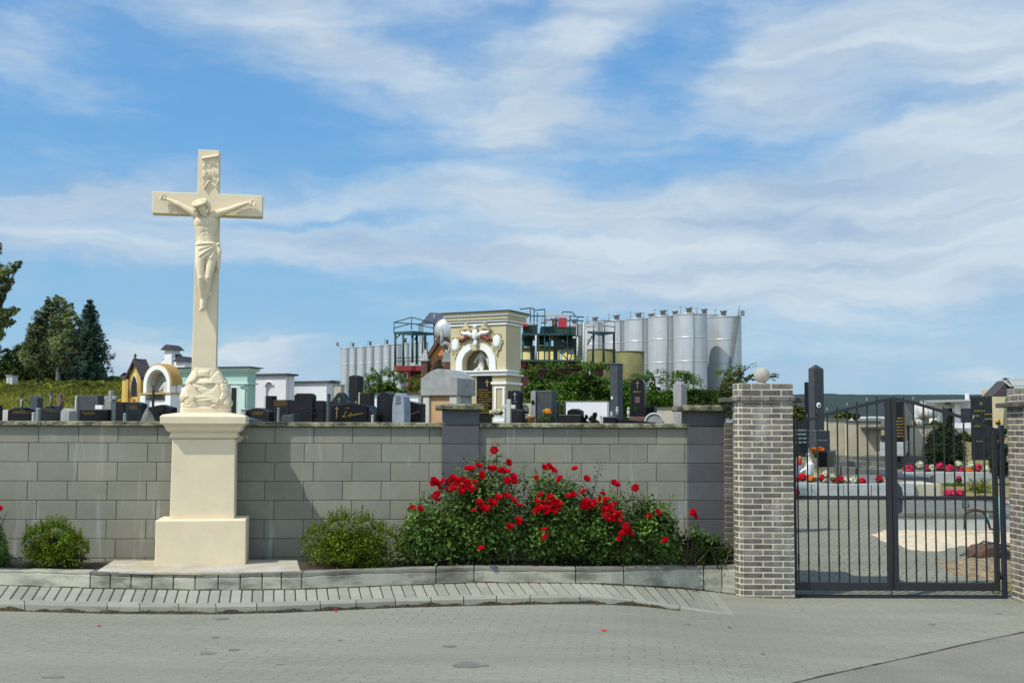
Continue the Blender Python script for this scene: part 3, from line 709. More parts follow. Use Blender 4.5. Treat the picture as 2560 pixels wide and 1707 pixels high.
# planting bed kerb
wall_dir = math.atan(0.060); W0 = Vector((-5.366, 11.74, 0))
def wall_y(x): return 11.74 + (x + 5.366) * 0.060
PT = [(-260, 1411), (0, 1424), (230, 1428), (500, 1434), (750, 1430), (1000, 1421), (1200, 1416), (1480, 1420), (1714, 1414), (1865, 1412)]
pj = [-260, -40, 225, 275, 327, 379, 433, 487, 545, 600, 655, 703, 754, 1090, 1185, 1440, 1560, 1760, 1806, 1868]
bed = thing('raised_bed_kerb', 'stained grey concrete kerb holding the flower bed along the block wall', 'kerb', (0, 0, 0))
mb = MB(); topline = []
for a, b_ in zip(pj[:-1], pj[1:]):
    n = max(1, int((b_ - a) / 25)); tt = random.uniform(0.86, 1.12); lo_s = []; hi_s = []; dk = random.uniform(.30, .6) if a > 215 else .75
    for k in range(n + 1):
        x0 = a + 1.0 + (b_ - a - 2.0) * k / n; f0 = Gz(x0, interp(PB, x0), kz(x0)); z0 = Z(x0, interp(PT, x0), f0.y); dep = 0.13
        hb = (.042 if x0 > 215 else .03) + .016 * noise.noise(Vector((x0 * .06, 2, 0))); z0 += .003 * noise.noise(Vector((x0 * .1, 5, 0)))
        lo_s.append([(f0.x, f0.y, -.3), (f0.x, f0.y + .003, z0 - hb), (f0.x, f0.y + dep, z0 - hb), (f0.x, f0.y + dep, -.3)])
        hi_s.append([(f0.x, f0.y + .003, z0 - hb), (f0.x, f0.y + .007, z0), (f0.x, f0.y + dep, z0 + .004), (f0.x, f0.y + dep, z0 - hb)])
        topline.append((f0.x, f0.y, z0))
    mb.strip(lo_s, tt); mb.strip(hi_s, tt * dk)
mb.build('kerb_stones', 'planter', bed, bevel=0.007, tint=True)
# weathered footing swelling out at the right end
fo = MB()
for a, b_ in zip([1560, 1650, 1740, 1800], [1650, 1740, 1800, 1880]):
    f0 = Gz(a, interp(PB, a), 0.0); f1 = Gz(b_, interp(PB, b_), 0.0)
    fo.hexa([(f0.x, f0.y - 0.05, -0.3), (f1.x, f1.y - 0.07, -0.3), (f1.x, f1.y + 0.1, -0.3), (f0.x, f0.y + 0.1, -0.3)],
            [(f0.x, f0.y - 0.03, zroad(f0.x) + 0.03 + 0.03 * (a > 1600)), (f1.x, f1.y - 0.045, zroad(f1.x) + 0.07), (f1.x, f1.y + 0.1, zroad(f1.x) + 0.08), (f0.x, f0.y + 0.1, zroad(f0.x) + 0.04)], 0.8)
fo.build('footing', 'planter', bed, bevel=0.012, tint=True)
# soil
ns = 60; vs2 = []
tl = sorted(topline); txs = [t[0] for t in tl]; tys = [t[1] for t in tl]; tzs = [t[2] for t in tl]
for i in range(ns + 1):
    x = -6.4 + (2.45 + 6.4) * i / ns
    y0 = np.interp(x, txs, tys) + 0.10; y1 = wall_y(x) + 0.02; zt = np.interp(x, txs, tzs) - 0.025
    for k in range(6):
        t = k / 5
        vs2.append((x, y0 + (y1 - y0) * t, zt + 0.02 * noise.noise(Vector((x * 3, t * 5, 0))) + 0.03 * math.sin(math.pi * t)))
me = bpy.data.meshes.new('soil'); me.from_pydata(vs2, [], [(i*6+k, (i+1)*6+k, (i+1)*6+k+1, i*6+k+1) for i in range(ns) for k in range(5)]); me.materials.append(M['soil'])
o = bpy.data.objects.new('flower_bed_soil', me); col.objects.link(o); structure(o)
# slab under the monument
SLZ = 0.229
q = [G(244, 1424, SLZ), G(370, 1427, SLZ), G(500, 1429, SLZ), G(640, 1427, SLZ), G(752, 1424, SLZ), G(744, 1399.5, SLZ), G(283, 1399.5, SLZ)]
mb = MB(); mb.prism([(v.x, v.y) for v in q], 0.195, SLZ)
sl = mb.build('foundation_slab', 'slab', bevel=0.008)
tag(sl, 'sandy concrete slab under the stone crucifix', 'slab')

# ================================================================== block wall
wall = thing('block_wall', 'long grey concrete block wall with mossy coping in front of the cemetery', 'wall', (W0.x, W0.y, 0), wall_dir)
def wl_x(px):     # local x of a pixel on the wall face
    d = ray(px, HOR); t = (11.74 + 5.366 * 0.060) / (d.y - 0.060 * d.x)
    return (d.x * t + 5.366) / math.cos(wall_dir)
ZT = 1.607
mb = MB(); Z0 = 0.229
xa, xb = -2.6, wl_x(1815)
rows = [(Z0 + 0.2 * k, Z0 + 0.2 * (k + 1)) for k in range(-1, 6)] + [(Z0 + 1.2, ZT)]
for r_, (z0, z1) in enumerate(rows):
    ph = wl_x(97) if (r_ % 2 == 1) else wl_x(73)
    k = -8
    while True:
        x0 = ph + k * 0.4085; x1 = x0 + 0.4085; k += 1
        if x1 < xa: continue
        if x0 > xb: break
        t = random.uniform(0.93, 1.08); w = random.uniform(-0.03, 0.03)
        dy = random.uniform(-0.0012, 0.0012)
        mb.box(x0 + 0.003, x1 - 0.003, dy, 0.09, z0 + 0.003, z1 - 0.003, (t * (1 + w), t, t * (1 - w)))
mb.box(xa, xb, 0.006, 0.2, -0.2, ZT, 0.42)
mb.build('block_courses', 'block', wall, bevel=0.0035, tint=True)
mb = MB(); x = xa
ends = [wl_x(1105), wl_x(1198), wl_x(1717)]
while x < xb:
    x1 = min(x + random.uniform(0.48, 0.52), xb)
    for s0, s1 in ((xa, ends[0]), (ends[1], ends[2])):
        a = max(x, s0); b_ = min(x1, s1)
        if b_ - a > 0.02:
            mb.hexa([(a + .002, -0.045, ZT), (b_ - .002, -0.045, ZT), (b_ - .002, 0.25, ZT), (a + .002, 0.25, ZT)],
                    [(a + .002, -0.040, ZT + 0.046), (b_ - .002, -0.040, ZT + 0.046), (b_ - .002, 0.25, ZT + 0.052), (a + .002, 0.25, ZT + 0.052)], random.uniform(0.85, 1.15))
    x = x1
mb.build('coping', 'coping', wall, bevel=0.006, tint=True)
for (pa, pb, ca, cb_) in ((1105, 1198, 1088, 1209), (1717, 1812, 1693, 1822)):
    xl, xr = wl_x(pa), wl_x(pb)
    ztop = 1.6 + (1070 - 1026) * (wall_y(0) / F) + 0.0
    mb = MB(); z = -0.171; r_ = 0
    while z < ztop - 0.02:
        z1 = min(z + 0.2, ztop)
        mb.box(xl + 0.0, xr - 0.003, -0.05, 0.26, z + 0.003, z1 - 0.003, random.uniform(0.85, 1.15)) if r_ % 2 else (
            mb.box(xl, xl + 0.395, -0.05, 0.26, z + 0.003, z1 - 0.003, random.uniform(0.85, 1.15)))
        z = z1; r_ += 1
    mb.box(xl + 0.008, xr - 0.01, -0.044, 0.25, -0.2, ztop - 0.005, 0.5)
    pil = mb.build('pillar', 'darkblock', wall, bevel=0.0035, tint=True); pil['label'] = 'dark grey block pillar'
    mb = MB(); cl, cr = wl_x(ca), wl_x(cb_)
    cx, hw = (cl + cr) / 2, (cr - cl) / 2
    mb.sqloft([(hw - 0.01, 0.215, ztop), (hw, 0.225, ztop + 0.008), (hw, 0.225, ztop + 0.048), (hw - 0.03, 0.19, ztop + 0.068)], cx, 0.10, 0.85)
    mb.build('pillar_cap', 'coping', pil, bevel=0.004, tint=True)

# ================================================================== brick gate pillars
def brick_pillar(label, poly, zb, zt, capoff, slab, ball, anchor):
    """poly: plan outline, counter-clockwise from front left; bricks follow the outline"""
    root = thing('brick_gate_pillar', label, 'gate pillar', (anchor[0], anchor[1], zb), 0, 'brick pillars either side of the iron gate')
    poly = [(x - anchor[0], y - anchor[1]) for x, y in poly]
    def off(pl, d):
        n = len(pl); out = []
        for i in range(n):
            p0, p1, p2 = Vector(pl[i-1]), Vector(pl[i]), Vector(pl[(i+1) % n])
            a = (p1 - p0).normalized(); b2 = (p2 - p1).normalized()
            na = Vector((a.y, -a.x)); nb = Vector((b2.y, -b2.x)); m_ = (na + nb)
            m_ = m_ / max(0.3, m_.dot(na)) * d
            out.append((p1.x + m_.x, p1.y + m_.y))
        return out
    def courses(mb, pl, z, z1, hgt, phase0=0, dent=0.10):
        c = phase0
        while z < z1 - 0.01:
            s = 0.0; per = 0
            zt_ = min(z + hgt, z1)
            for i in range(len(pl)):
                a = Vector(pl[i]); b2 = Vector(pl[(i+1) % len(pl)]); L_ = (b2 - a).length; d = (b2 - a) / L_
                nrm = Vector((d.y, -d.x))
                start = -((per + (0.1025 if c % 2 else 0)) % 0.205)
                t = start
                while t < L_ - 0.004:
                    u0 = max(t, 0) + (0.0065 if t > 0.001 else 0.003); u1 = min(t + 0.205, L_) - (0.0065 if t + 0.205 < L_ - 0.001 else 0.003)
                    t += 0.205
                    if u1 - u0 < 0.012: continue
                    jit = random.uniform(-0.0015, 0.0015)
                    p0 = a + d * u0 + nrm * jit; p1 = a + d * u1 + nrm * jit
                    q0 = p0 - nrm * 0.04; q1 = p1 - nrm * 0.04
                    tt = random.uniform(0.66, 1.32)
                    col_ = (tt * random.uniform(0.97, 1.05), tt, tt * random.uniform(0.95, 1.03))
                    mb.hexa([(p0.x, p0.y, z + .0068), (p1.x, p1.y, z + .0068), (q1.x, q1.y, z + .0068), (q0.x, q0.y, z + .0068)],
                            [(p0.x, p0.y, zt_ - .0068), (p1.x, p1.y, zt_ - .0068), (q1.x, q1.y, zt_ - .0068), (q0.x, q0.y, zt_ - .0068)], col_)
                per += L_
            z = zt_; c += 1
    h = zt - zb
    zs = h - 0.20                                    # ledge height
    nc = round(zs / 0.0592); hh = zs / nc
    mb = MB(); courses(mb, poly, 0, zs, hh)
    br = mb.build('brickwork', 'brick', root, bevel=0.0055, seg=2, tint=True)
    mb = MB(); mb.prism(off(poly, -0.0045), 0, h - 0.01)
    mb.build('mortar', M['mortar'], root)
    mb = MB(); pl2 = off(poly, 0.022); courses(mb, pl2, zs, zs + 0.062, 0.062, 1)
    mb.prism(off(poly, 0.014), zs + 0.004, zs + 0.058, 0.6)
    mb.build('ledge_course', 'brick', root, bevel=0.006, tint=True)
    mb = MB(); courses(mb, off(poly, 0.0), zs + 0.062, h, 0.066, 0)
    mb.build('cap_course', 'brick', root, bevel=0.0055, seg=2, tint=True)
    if slab:
        mb = MB(); mb.box(slab[0] - anchor[0], slab[1] - anchor[0], slab[2] - anchor[1], slab[3] - anchor[1], zs - 0.002, zs + 0.045, 0.5)
        mb.build('ledge_slab', 'brick', root, bevel=0.006, tint=True)
    if ball:
        mb = MB(); bx, by, br_ = ball
        mb.lathe([(0.03, 0.0), (0.055, 0.004), (0.045, 0.02)], (bx - anchor[0], by - anchor[1], h - 0.008), 20)
        mb.sph((bx - anchor[0], by - anchor[1], h + br_ + 0.004), br_, n=32, m=20)
        mb.build('stone_ball', 'ball', root)
    return root
M['mortar'] = mat('pale_yellow_mortar', (0.54, 0.49, 0.355), 0.95, 0.12, 6, 0.6, 90, stain=((0.6, 0.6, 0.58), (4, 4, 1.5), 0.5, 0.7, 0.5))
YP = 11.62
xl, xr = P(1856, 1200, YP).x, P(1985, 1200, YP).x
zt_ = Z(1910, 956, YP)
poly = [(xl, YP), (xr, YP), (xr, YP + 0.36), (xl + 0.02, YP + 0.36), (xl - 0.062, YP + 0.18), (xl - 0.055, YP + 0.09), (xl - 0.03, YP + 0.03)]
bp = brick_pillar('grey brown brick gate pillar with rounded corner and stone ball, left of the gate', poly, -0.16, zt_, 0.02,
             (P(1806, 1000, YP + 0.2).x, P(2006, 1000, YP + 0.2).x, YP + 0.10, YP + 0.46), (P(1907, 932, YP + 0.2).x, YP + 0.25, 19.7 * (YP + 0.25) / F), ((xl + xr) / 2, YP + 0.25))
# lower brick return between block wall and pillar
mb = MB(); bxl = P(1813, 1200, YP + 0.50).x
br_root = thing('brick_return_wall', 'narrow dark brick return between the dark block pillar and the brick gate pillar', 'wall', (bxl, YP + 0.50, -0.16))
zr_ = Z(1820, 1064, YP + 0.50) + 0.16
k = 0; z = 0
while z < zr_ - 0.01:
    mb.box(-0.006, 0.5, 0.0, 0.1, z + .005, z + 0.0542, random.uniform(0.55, 0.95)); z += 0.0592
mb.build('brickwork', 'brick', br_root, bevel=0.005, tint=True)
mb = MB(); mb.box(0.0, 0.5, 0.006, 0.4, 0, zr_); mb.build('mortar', M['mortar'], br_root)

X2 = 5.15
poly = [(X2 + 0.06, 11.13), (X2 + 0.50, 11.13), (X2 + 0.56, 11.20), (X2 + 0.56, 11.66), (X2 + 0.02, 11.70), (X2, 11.66), (X2, 11.22), (X2 + 0.02, 11.16)]
brick_pillar('grey brown brick gate pillar right of the gate, cut by the photo edge', poly, -0.16, Z(2530, 968, 11.4), 0.02,
             (X2 - 0.07, X2 + 0.62, 11.25, 11.78), None, (X2 + 0.28, 11.42))

# ================================================================== gate
YG = 11.78
gate = thing('iron_gate', 'closed double leaf dark iron bar gate with an arched top rail', 'gate', (P(2228, 1480, YG).x, YG, -0.13))
AR = [(1978, 1059), (2020, 1046), (2065, 1032), (2130, 1016), (2185, 1002), (2212, 995.5), (2230, 993), (2248, 995), (2290, 1004), (2335, 1018), (2380, 1031), (2427, 1046), (2470, 1063), (2492, 1073)]
def arch(x): return interp(AR, x)
zb_, zbt = Z(2200, 1475, YG), Z(2200, 1455, YG)
zm0, zm1 = Z(2200, 1249, YG), Z(2200, 1239, YG)
def gx(px, py=1240): return P(px, py, YG).x
for (pl, pr, side) in ((1984, 2229, 0), (2231, 2494, 1)):
    lf = bpy.data.objects.new('gate_leaf', None); col.objects.link(lf); lf.parent = gate
    lf.location = (gx(pl if side == 0 else pr) - gate.location.x, 0, 0)
    x0, x1 = gx(pl), gx(pr)
    mb = MB(); mb.box(x0, x1, YG - 0.018, YG + 0.022, zb_, zbt); mb.build('bottom_rail', 'iron', lf, world=True, bevel=0.003)
    mb = MB(); mb.box(x0, x1, YG - 0.014, YG + 0.016, zm0, zm1); mb.build('middle_rail', 'iron', lf, world=True, bevel=0.002)
    # arched top rail
    ps = [p for p in AR if pl - 8 <= p[0] <= pr + 4]
    if side == 0: ps = ps + [(2229, 993)] if ps[-1][0] < 2229 else ps
    xs_ = np.linspace(pl, pr, 16); mb = MB()
    for a, b_ in zip(xs_[:-1], xs_[1:]):
        A = P(a, arch(a), YG); B = P(b_, arch(b_), YG)
        mb.hexa([(A.x, YG - .015, A.z - .033), (B.x, YG - .015, B.z - .033), (B.x, YG + .015, B.z - .033), (A.x, YG + .015, A.z - .033)],
                [(A.x, YG - .015, A.z), (B.x, YG - .015, B.z), (B.x, YG + .015, B.z), (A.x, YG + .015, A.z)])
    mb.build('top_rail', 'iron', lf, world=True)
    # stiles
    if side == 0: st = [(1984, 1990), (2216, 2229)]
    else: st = [(2231, 2243), (2483, 2494)]
    for a, b_ in st:
        mb = MB(); zt2 = Z(b_, arch((a + b_) / 2) + 3, YG)
        mb.box(gx(a), gx(b_), YG - 0.022, YG + 0.024, zb_, zt2); mb.build('stile', 'iron', lf, world=True, bevel=0.003)
    bars = [1995, 2020, 2045.5, 2071, 2096, 2121, 2146, 2171, 2196] if side == 0 else [2263, 2288, 2313, 2338, 2363, 2388, 2413, 2438, 2463]
    for i, bx in enumerate(bars):
        mb = MB(); X = gx(bx, 1250); zt2 = Z(bx, arch(bx), YG)
        hw = 0.0068
        mb.box(X - hw, X + hw, YG - hw, YG + hw, zbt - 0.005, zt2 - 0.02)
        # forged swellings
        for zc in ([0.25, 0.95] if (i % 2 == side) else [0.62]):
            zc = zc + zb_
            mb.lathe([(0.007, 0), (0.0105, 0.02), (0.0112, 0.07), (0.0105, 0.12), (0.007, 0.14)], (X, YG, zc), 8)
        mb.build('bar', 'iron', lf, world=True)
        mb = MB(); mb.lathe([(0.008, -0.005), (0.005, 0.014), (0.010, 0.024), (0.008, 0.034), (0.001, 0.055)], (X, YG, zt2), 8)
        mb.build('finial', 'steeldk' if i % 2 else 'iron', lf, world=True)
    if side == 1:
        mb = MB(); xa_, xb_ = gx(2241), gx(2254)
        mb.ext([(xa_, Z(0, 1283, YG) if 0 else Z(2245, 1283, YG)), (xb_ - .005, Z(2245, 1280, YG)), (xb_, Z(2245, 1262, YG)), (xb_ + .008, Z(2245, 1240, YG)), (xb_ - .005, Z(2245, 1218, YG)), (xa_, Z(2245, 1203, YG))], YG - 0.028, YG + 0.03)
        mb.build('lock_box', 'ironblue', lf, world=True, bevel=0.004)
        mb = MB(); mb.tube([(xa_ + .02, YG - .03, Z(2245, 1243, YG)), (xa_ + .02, YG - .075, Z(2245, 1243, YG)), (xa_ - 0.09 + .12, YG - .08, Z(2245, 1243, YG) + .0), (xa_ + .12, YG - .078, Z(2245, 1246, YG))], 0.008)
        mb.build('handle', 'iron', lf, world=True)
        mb = MB(); mb.box(gx(2222), gx(2224.5), YG - 0.03, YG - 0.018, -0.14, zbt + 0.1); mb.build('drop_bolt', 'iron', lf, world=True)
    for hz in (1440, 1110) if side else (1440, 1100):
        mb = MB(); xh = x1 + 0.02 if side else x0 - 0.01
        mb.cyl((xh, YG, Z(2490, hz, YG) - .03), (xh, YG, Z(2490, hz, YG) + .05), 0.02, n=10); mb.build('hinge', 'iron', lf, world=True)
mb = MB(); xp = P(2508, 1300, YG + 0.0).x
mb.box(xp - 0.02, xp + 0.022, YG - 0.02, YG + 0.03, -0.16 + 0.13, Z(2500, 1062, YG) + 0.13)
mb.v = [(a - gate.location.x, b - gate.location.y, c) for a, b, c in mb.v]
mb.build('hinge_post', 'ironblue', gate, bevel=0.003)
# threshold stone
mb = MB(); mb.box(gx(1986), 5.14, YG - 0.10, YG + 0.12, -0.2, -0.127)
tag(mb.build('threshold', 'kerb', bevel=0.01), 'low concrete threshold strip under the iron gate', 'threshold')

# ================================================================== crucifix
CX, CYc = P(508, 1350, 11.50).x, 11.50
cr = thing('stone_crucifix', 'tall cream painted stone crucifix on a moulded pedestal in front of the block wall', 'crucifix', (CX, CYc, SLZ), R(9.5))
def cz(py, Y=11.42): return Z(512, py, Y) - SLZ
S_ = F / 11.32
def hx(px): return px / S_
# pedestal
mb = MB()
zb0, zb1 = -0.03, cz(1299, 11.23)
mb.sqloft([(hx(109), 0.235, zb0), (hx(108.5), 0.235, zb1 - 0.012), (hx(106), 0.222, zb1)], 0, 0)
mb.build('plinth', 'cream', cr, bevel=0.008, seg=2)
zs1 = cz(1098, 11.32)
mb = MB(); mb.sqloft([(hx(78), 0.15, zb1 - 0.004), (hx(76.3), 0.144, zs1 + 0.002)]); mb.build('pedestal_shaft', 'cream', cr, bevel=0.006)
mb = MB()
def yy(h): return h - 0.165
pr = [(77, 1098), (84, 1095), (88, 1093), (88, 1088), (86, 1082), (92, 1079), (97, 1076), (99, 1071), (99, 1068), (105, 1062), (108, 1059)]
pr = [(a * .93, b_) for a, b_ in pr]
prof = [(hx(a), yy(hx(a)), cz(b_, 11.27)) for a, b_ in pr] + [(hx(103), yy(hx(103)), cz(1058.5, 11.22)), (hx(103.5), yy(hx(103.5)), cz(1041, 11.22)), (hx(98), yy(hx(98)), cz(1036.5, 11.22)), (hx(64), 0.12, cz(1031, 11.22))]
mb.sqloft(prof); mb.build('cornice', 'cream', cr, bevel=0.0025)
# rockwork: one carved surface, facets by cell
mb = MB()
zr0, zr1 = cz(1036, 11.3), cz(918, 11.42)
nu, nvv = 220, 120
rp = [(1036, 61.5, .125), (1020, 62, .13), (1019, 60, .125), (1000, 61, .13), (975, 58, .125), (955, 50, .115), (938, 39, .10), (926, 32.5, .085), (918, 30, .08)]
vs2 = []; fs2 = []
cells = {}
for j in range(nvv + 1):
    py = 1036 + (918 - 1036) * j / nvv
    hxx = hx(float(np.interp(-py, [-a[0] for a in rp], [a[1] for a in rp]))); hyy = float(np.interp(-py, [-a[0] for a in rp], [a[2] for a in rp]))
    z = cz(py, 11.36)
    for i in range(nu):
        t = 2 * math.pi * i / nu
        c_, s_ = math.cos(t), math.sin(t)
        e = 0.42
        x = hxx * math.copysign(abs(c_) ** e, c_); y = hyy * math.copysign(abs(s_) ** e, s_)
        fade = sstep(1019, 1012, py) * 1.0 if py > 1012 else 1.0
        fade = (0 if py > 1017 else 1.0) * (sstep(920, 932, py))
        co = Vector((x * 8.5, y * 8.5, z * 10 + 3.1))
        co += Vector((noise.noise(co * 0.9), noise.noise(co * 0.9 + Vector((5, 5, 5))), noise.noise(co * 0.9 + Vector((9, 1, 4))))) * 0.35
        d, ptsv = noise.voronoi(co)
        crease = min(1, (d[1] - d[0]) / 0.10)
        c0 = ptsv[0]; hsh = Vector((math.sin(c0.x * 12.9 + c0.z * 7.1) , math.sin(c0.y * 9.3 + 1.7 + c0.x * 3), math.sin(c0.z * 11.1 + 0.3 + c0.y * 5)))
        tilt = (co - c0).dot(hsh) * 0.020
        disp = fade * (-0.012 * (1 - crease) ** 1.5 + tilt + 0.008 * hsh.x + 0.004)
        nrm = Vector((x / max(hxx, .01), y / max(hyy, .01), 0.2)).normalized()
        vs2.append((x + nrm.x * disp, y + nrm.y * disp, z + 0.35 * disp * fade))
fs2 = [(j*nu+i, j*nu+(i+1) % nu, (j+1)*nu+(i+1) % nu, (j+1)*nu+i) for j in range(nvv) for i in range(nu)]
mb.add(vs2, fs2, smooth=True); mb.build('carved_rocks', 'creamrock', cr)
# cross
mb = MB()
Yc = 11.42
def pxl(px, py): return (P(px, py, Yc).x - CX)
zA0, zA1 = cz(537, Yc), cz(483, Yc)
ztp = cz(374, Yc)
shp = [(-0.122, zr1 - 0.06), (0.122, zr1 - 0.06), (0.113, zA0), (0.552, zA0), (0.552, zA1), (0.106, zA1), (0.104, ztp), (-0.106, ztp), (-0.108, zA1), (-0.552, zA1), (-0.552, zA0), (-0.115, zA0)]
cshift = pxl(517, 430) * 0.5
mb.ext([(x - 0.028 + 0.012 * (z / ztp), z) for x, z in shp], -0.065, 0.075)
crs = mb.build('cross', 'cream', cr, bevel=0.006, seg=2)
# statue, coordinates from the picture plane of the cross (z2: zoom pixels 3.409/px)
k_ = 1 / (3.409 * F / 11.38)
zc0 = cz(360 + 480 / 3.409, Yc)
def fp(x, y, d=0.0):
    return Vector(((x - 535) * k_ - 0.018, -0.065 - d, zc0 - (y - 480) * k_))
mb = MB()
# torso
def loft(mb, rows, n, disp):
    vs_ = []; k = len(rows)
    for (y, cx, hw, df) in rows:
        for i in range(n):
            t = 2 * math.pi * i / n; c_, s_ = math.cos(t), math.sin(t); x = cx + hw * math.copysign(abs(c_) ** .85, c_)
            d = df * abs(s_) ** .8 + disp(x, y) * max(0, s_) ** .5 if s_ > 0 else -.02 * abs(s_)
            vs_.append(fp(x, y, d))
    mb.add(vs_, [(j*n+i, j*n+(i+1) % n, (j+1)*n+(i+1) % n, (j+1)*n+i) for j in range(k-1) for i in range(n)] + [tuple(range(n))[::-1], tuple((k-1)*n + i for i in range(n))], smooth=True)
gs = lambda a, w: math.exp(-(a / w) ** 2)
def chest(x, y):
    d = .015 * gs(x - 478, 36) * gs(y - 672, 30) + .015 * gs(x - 574, 36) * gs(y - 672, 30)
    d -= .007 * gs(y - 716 - 10 * gs(x - 527, 30), 7) * gs(x - 527, 62); d -= .006 * gs(y - (764 + ((x - 527) / 55) ** 2 * 34), 8) * gs(x - 527, 66)
    d -= .005 * gs(x - 527, 7) * gs(y - 740, 90) + .007 * gs(x - 531, 7) * gs(y - 850, 8); d -= .003 * gs(y - 800, 7) * gs(x - 527, 36)
    for q_ in range(3): d -= .004 * gs(y - (738 + q_ * 20) + abs(x - 527) * .25, 5) * (1 if abs(x - 527) > 48 else 0)
    return d
yr = list(range(596, 930, 6)); tb_ = [(596, 520, 50, .070), (625, 518, 98, .088), (655, 521, 106, .098), (700, 525, 103, .100), (740, 527, 94, .094), (790, 528, 83, .084), (830, 530, 80, .082), (870, 533, 84, .084), (926, 536, 92, .082)]
ip = lambda y, c: float(np.interp(y, [r_[0] for r_ in tb_], [r_[c] for r_ in tb_]))
loft(mb, [(y, ip(y, 1), ip(y, 2), ip(y, 3)) for y in yr], 72, chest)
mb.sph(fp(536, 930, .03), 88 * k_, .05, 52 * k_)
# neck, head
mb.caps(fp(525, 625, .055), fp(505, 590, .085), 0.036, 0.030)
hr = Euler((R(30), R(-22), R(4))).to_matrix()
hc = fp(492, 556, .110)
mb.sph(hc, 0.054, 0.062, 0.074, n=24, m=16, rot=hr)
def hd(a, b_, c_): return hc + hr @ Vector((a, b_, c_))
mb.sph(hd(0, -0.050, -0.040), 0.036, 0.026, 0.036, rot=hr)           # jaw
mb.caps(hd(0, -0.068, 0.008), hd(0, -0.080, -0.018), 0.007, 0.0105)   # nose
mb.caps(hd(-0.030, -0.056, 0.016), hd(-0.008, -0.063, 0.014), 0.0075, 0.006); mb.caps(hd(0.030, -0.056, 0.016), hd(0.008, -0.063, 0.014), 0.0075, 0.006)   # brows
mb.sph(hd(-0.021, -0.056, 0.001), 0.010, 0.007, 0.006, rot=hr); mb.sph(hd(0.021, -0.056, 0.001), 0.010, 0.007, 0.006, rot=hr)
mb.caps(hd(-0.012, -0.068, -0.034), hd(0.012, -0.068, -0.034), 0.006)   # mouth
mb.sph(hd(0.004, -0.055, -0.066), 0.026, 0.020, 0.024, rot=hr)         # beard
# arms
def limb(pl, rr):
    for i in range(len(pl) - 1): mb.caps(pl[i], pl[i+1], rr[i], rr[i+1])
SL, EL, WL, HL = fp(425, 600, .05), fp(325, 545, .045), fp(205, 487, .030), fp(150, 474, .030)
SR, ER, WR, HR_ = fp(612, 605, .05), fp(735, 556, .045), fp(872, 494, .030), fp(925, 500, .030)
for A, B, C_, D, s in ((SL, EL, WL, HL, -1), (SR, ER, WR, HR_, 1)):
    mid = A.lerp(B, .45); mid2 = B.lerp(C_, .3)
    limb([A, mid, B], [0.043, 0.037, 0.028]); limb([B, mid2, C_], [0.028, 0.030, 0.0165]); 
    mb.caps(A, A + Vector((s * -0.05, -0.0, -0.03)), 0.044, 0.045)
    # palm and curled fingers
    dr = (D - C_).normalized(); up_ = Vector((0, -1, 0)); sd = dr.cross(up_).normalized()
    mb.sph(C_ + dr * 0.033, 0.026, 0.014, 0.024)
    for fi in range(4):
        b0 = C_ + dr * 0.052 + sd * (fi - 1.5) * 0.0115
        ln = (0.026, 0.030, 0.028, 0.022)[fi]
        b1 = b0 + dr * ln * 0.8 + up_ * 0.012; b2 = b1 + dr * ln * 0.2 + up_ * 0.014 - sd * 0.003 + Vector((0, 0, -0.012)); b3 = b2 - dr * ln * 0.45 + up_ * 0.004 + Vector((0, 0, -0.006))
        mb.caps(b0, b1, 0.0065, 0.006); mb.caps(b1, b2, 0.006, 0.0055); mb.caps(b2, b3, 0.0055, 0.0048)
    t0 = C_ + dr * 0.020 - sd * s * 0.018; t1 = t0 + dr * 0.020 - sd * s * 0.014 + up_ * 0.012; t2 = t1 + dr * 0.018 + up_ * 0.008
    mb.caps(t0, t1, 0.0085, 0.007); mb.caps(t1, t2, 0.007, 0.0055)
# legs
KL, KR = fp(496, 1165, .085), fp(558, 1160, .080)
AL, AR_ = fp(508, 1345, .040), fp(532, 1345, .022)
limb([fp(487, 950, .045), fp(486, 1040, .062), KL], [0.056, 0.050, 0.034]); limb([KL, fp(497, 1225, .066), AL], [0.036, 0.035, 0.0205])
limb([fp(577, 950, .045), fp(577, 1040, .060), KR], [0.056, 0.050, 0.034]); limb([KR, fp(556, 1225, .052), AR_], [0.036, 0.034, 0.0205])
mb.sph(KL + Vector((0, -.012, 0)), 0.026, 0.026, 0.030); mb.sph(KR + Vector((0, -.012, 0)), 0.026, 0.026, 0.030)
limb([AL, fp(510, 1385, .055), fp(512, 1425, .070)], [0.022, 0.026, 0.022]); limb([AR_, fp(528, 1385, .028), fp(524, 1428, .040)], [0.021, 0.024, 0.020])
for t_ in range(5):
    mb.caps(fp(494 + t_ * 9, 1430, .074 - .003 * t_), fp(492 + t_ * 10, 1447, .080 - .004 * t_), 0.0085 - 0.0007 * t_)
st = mb.build('statue', 'cream', cr); remesh(st, 0.0048, 9, 0.5)
st['label'] = 'carved stone figure with outstretched arms'
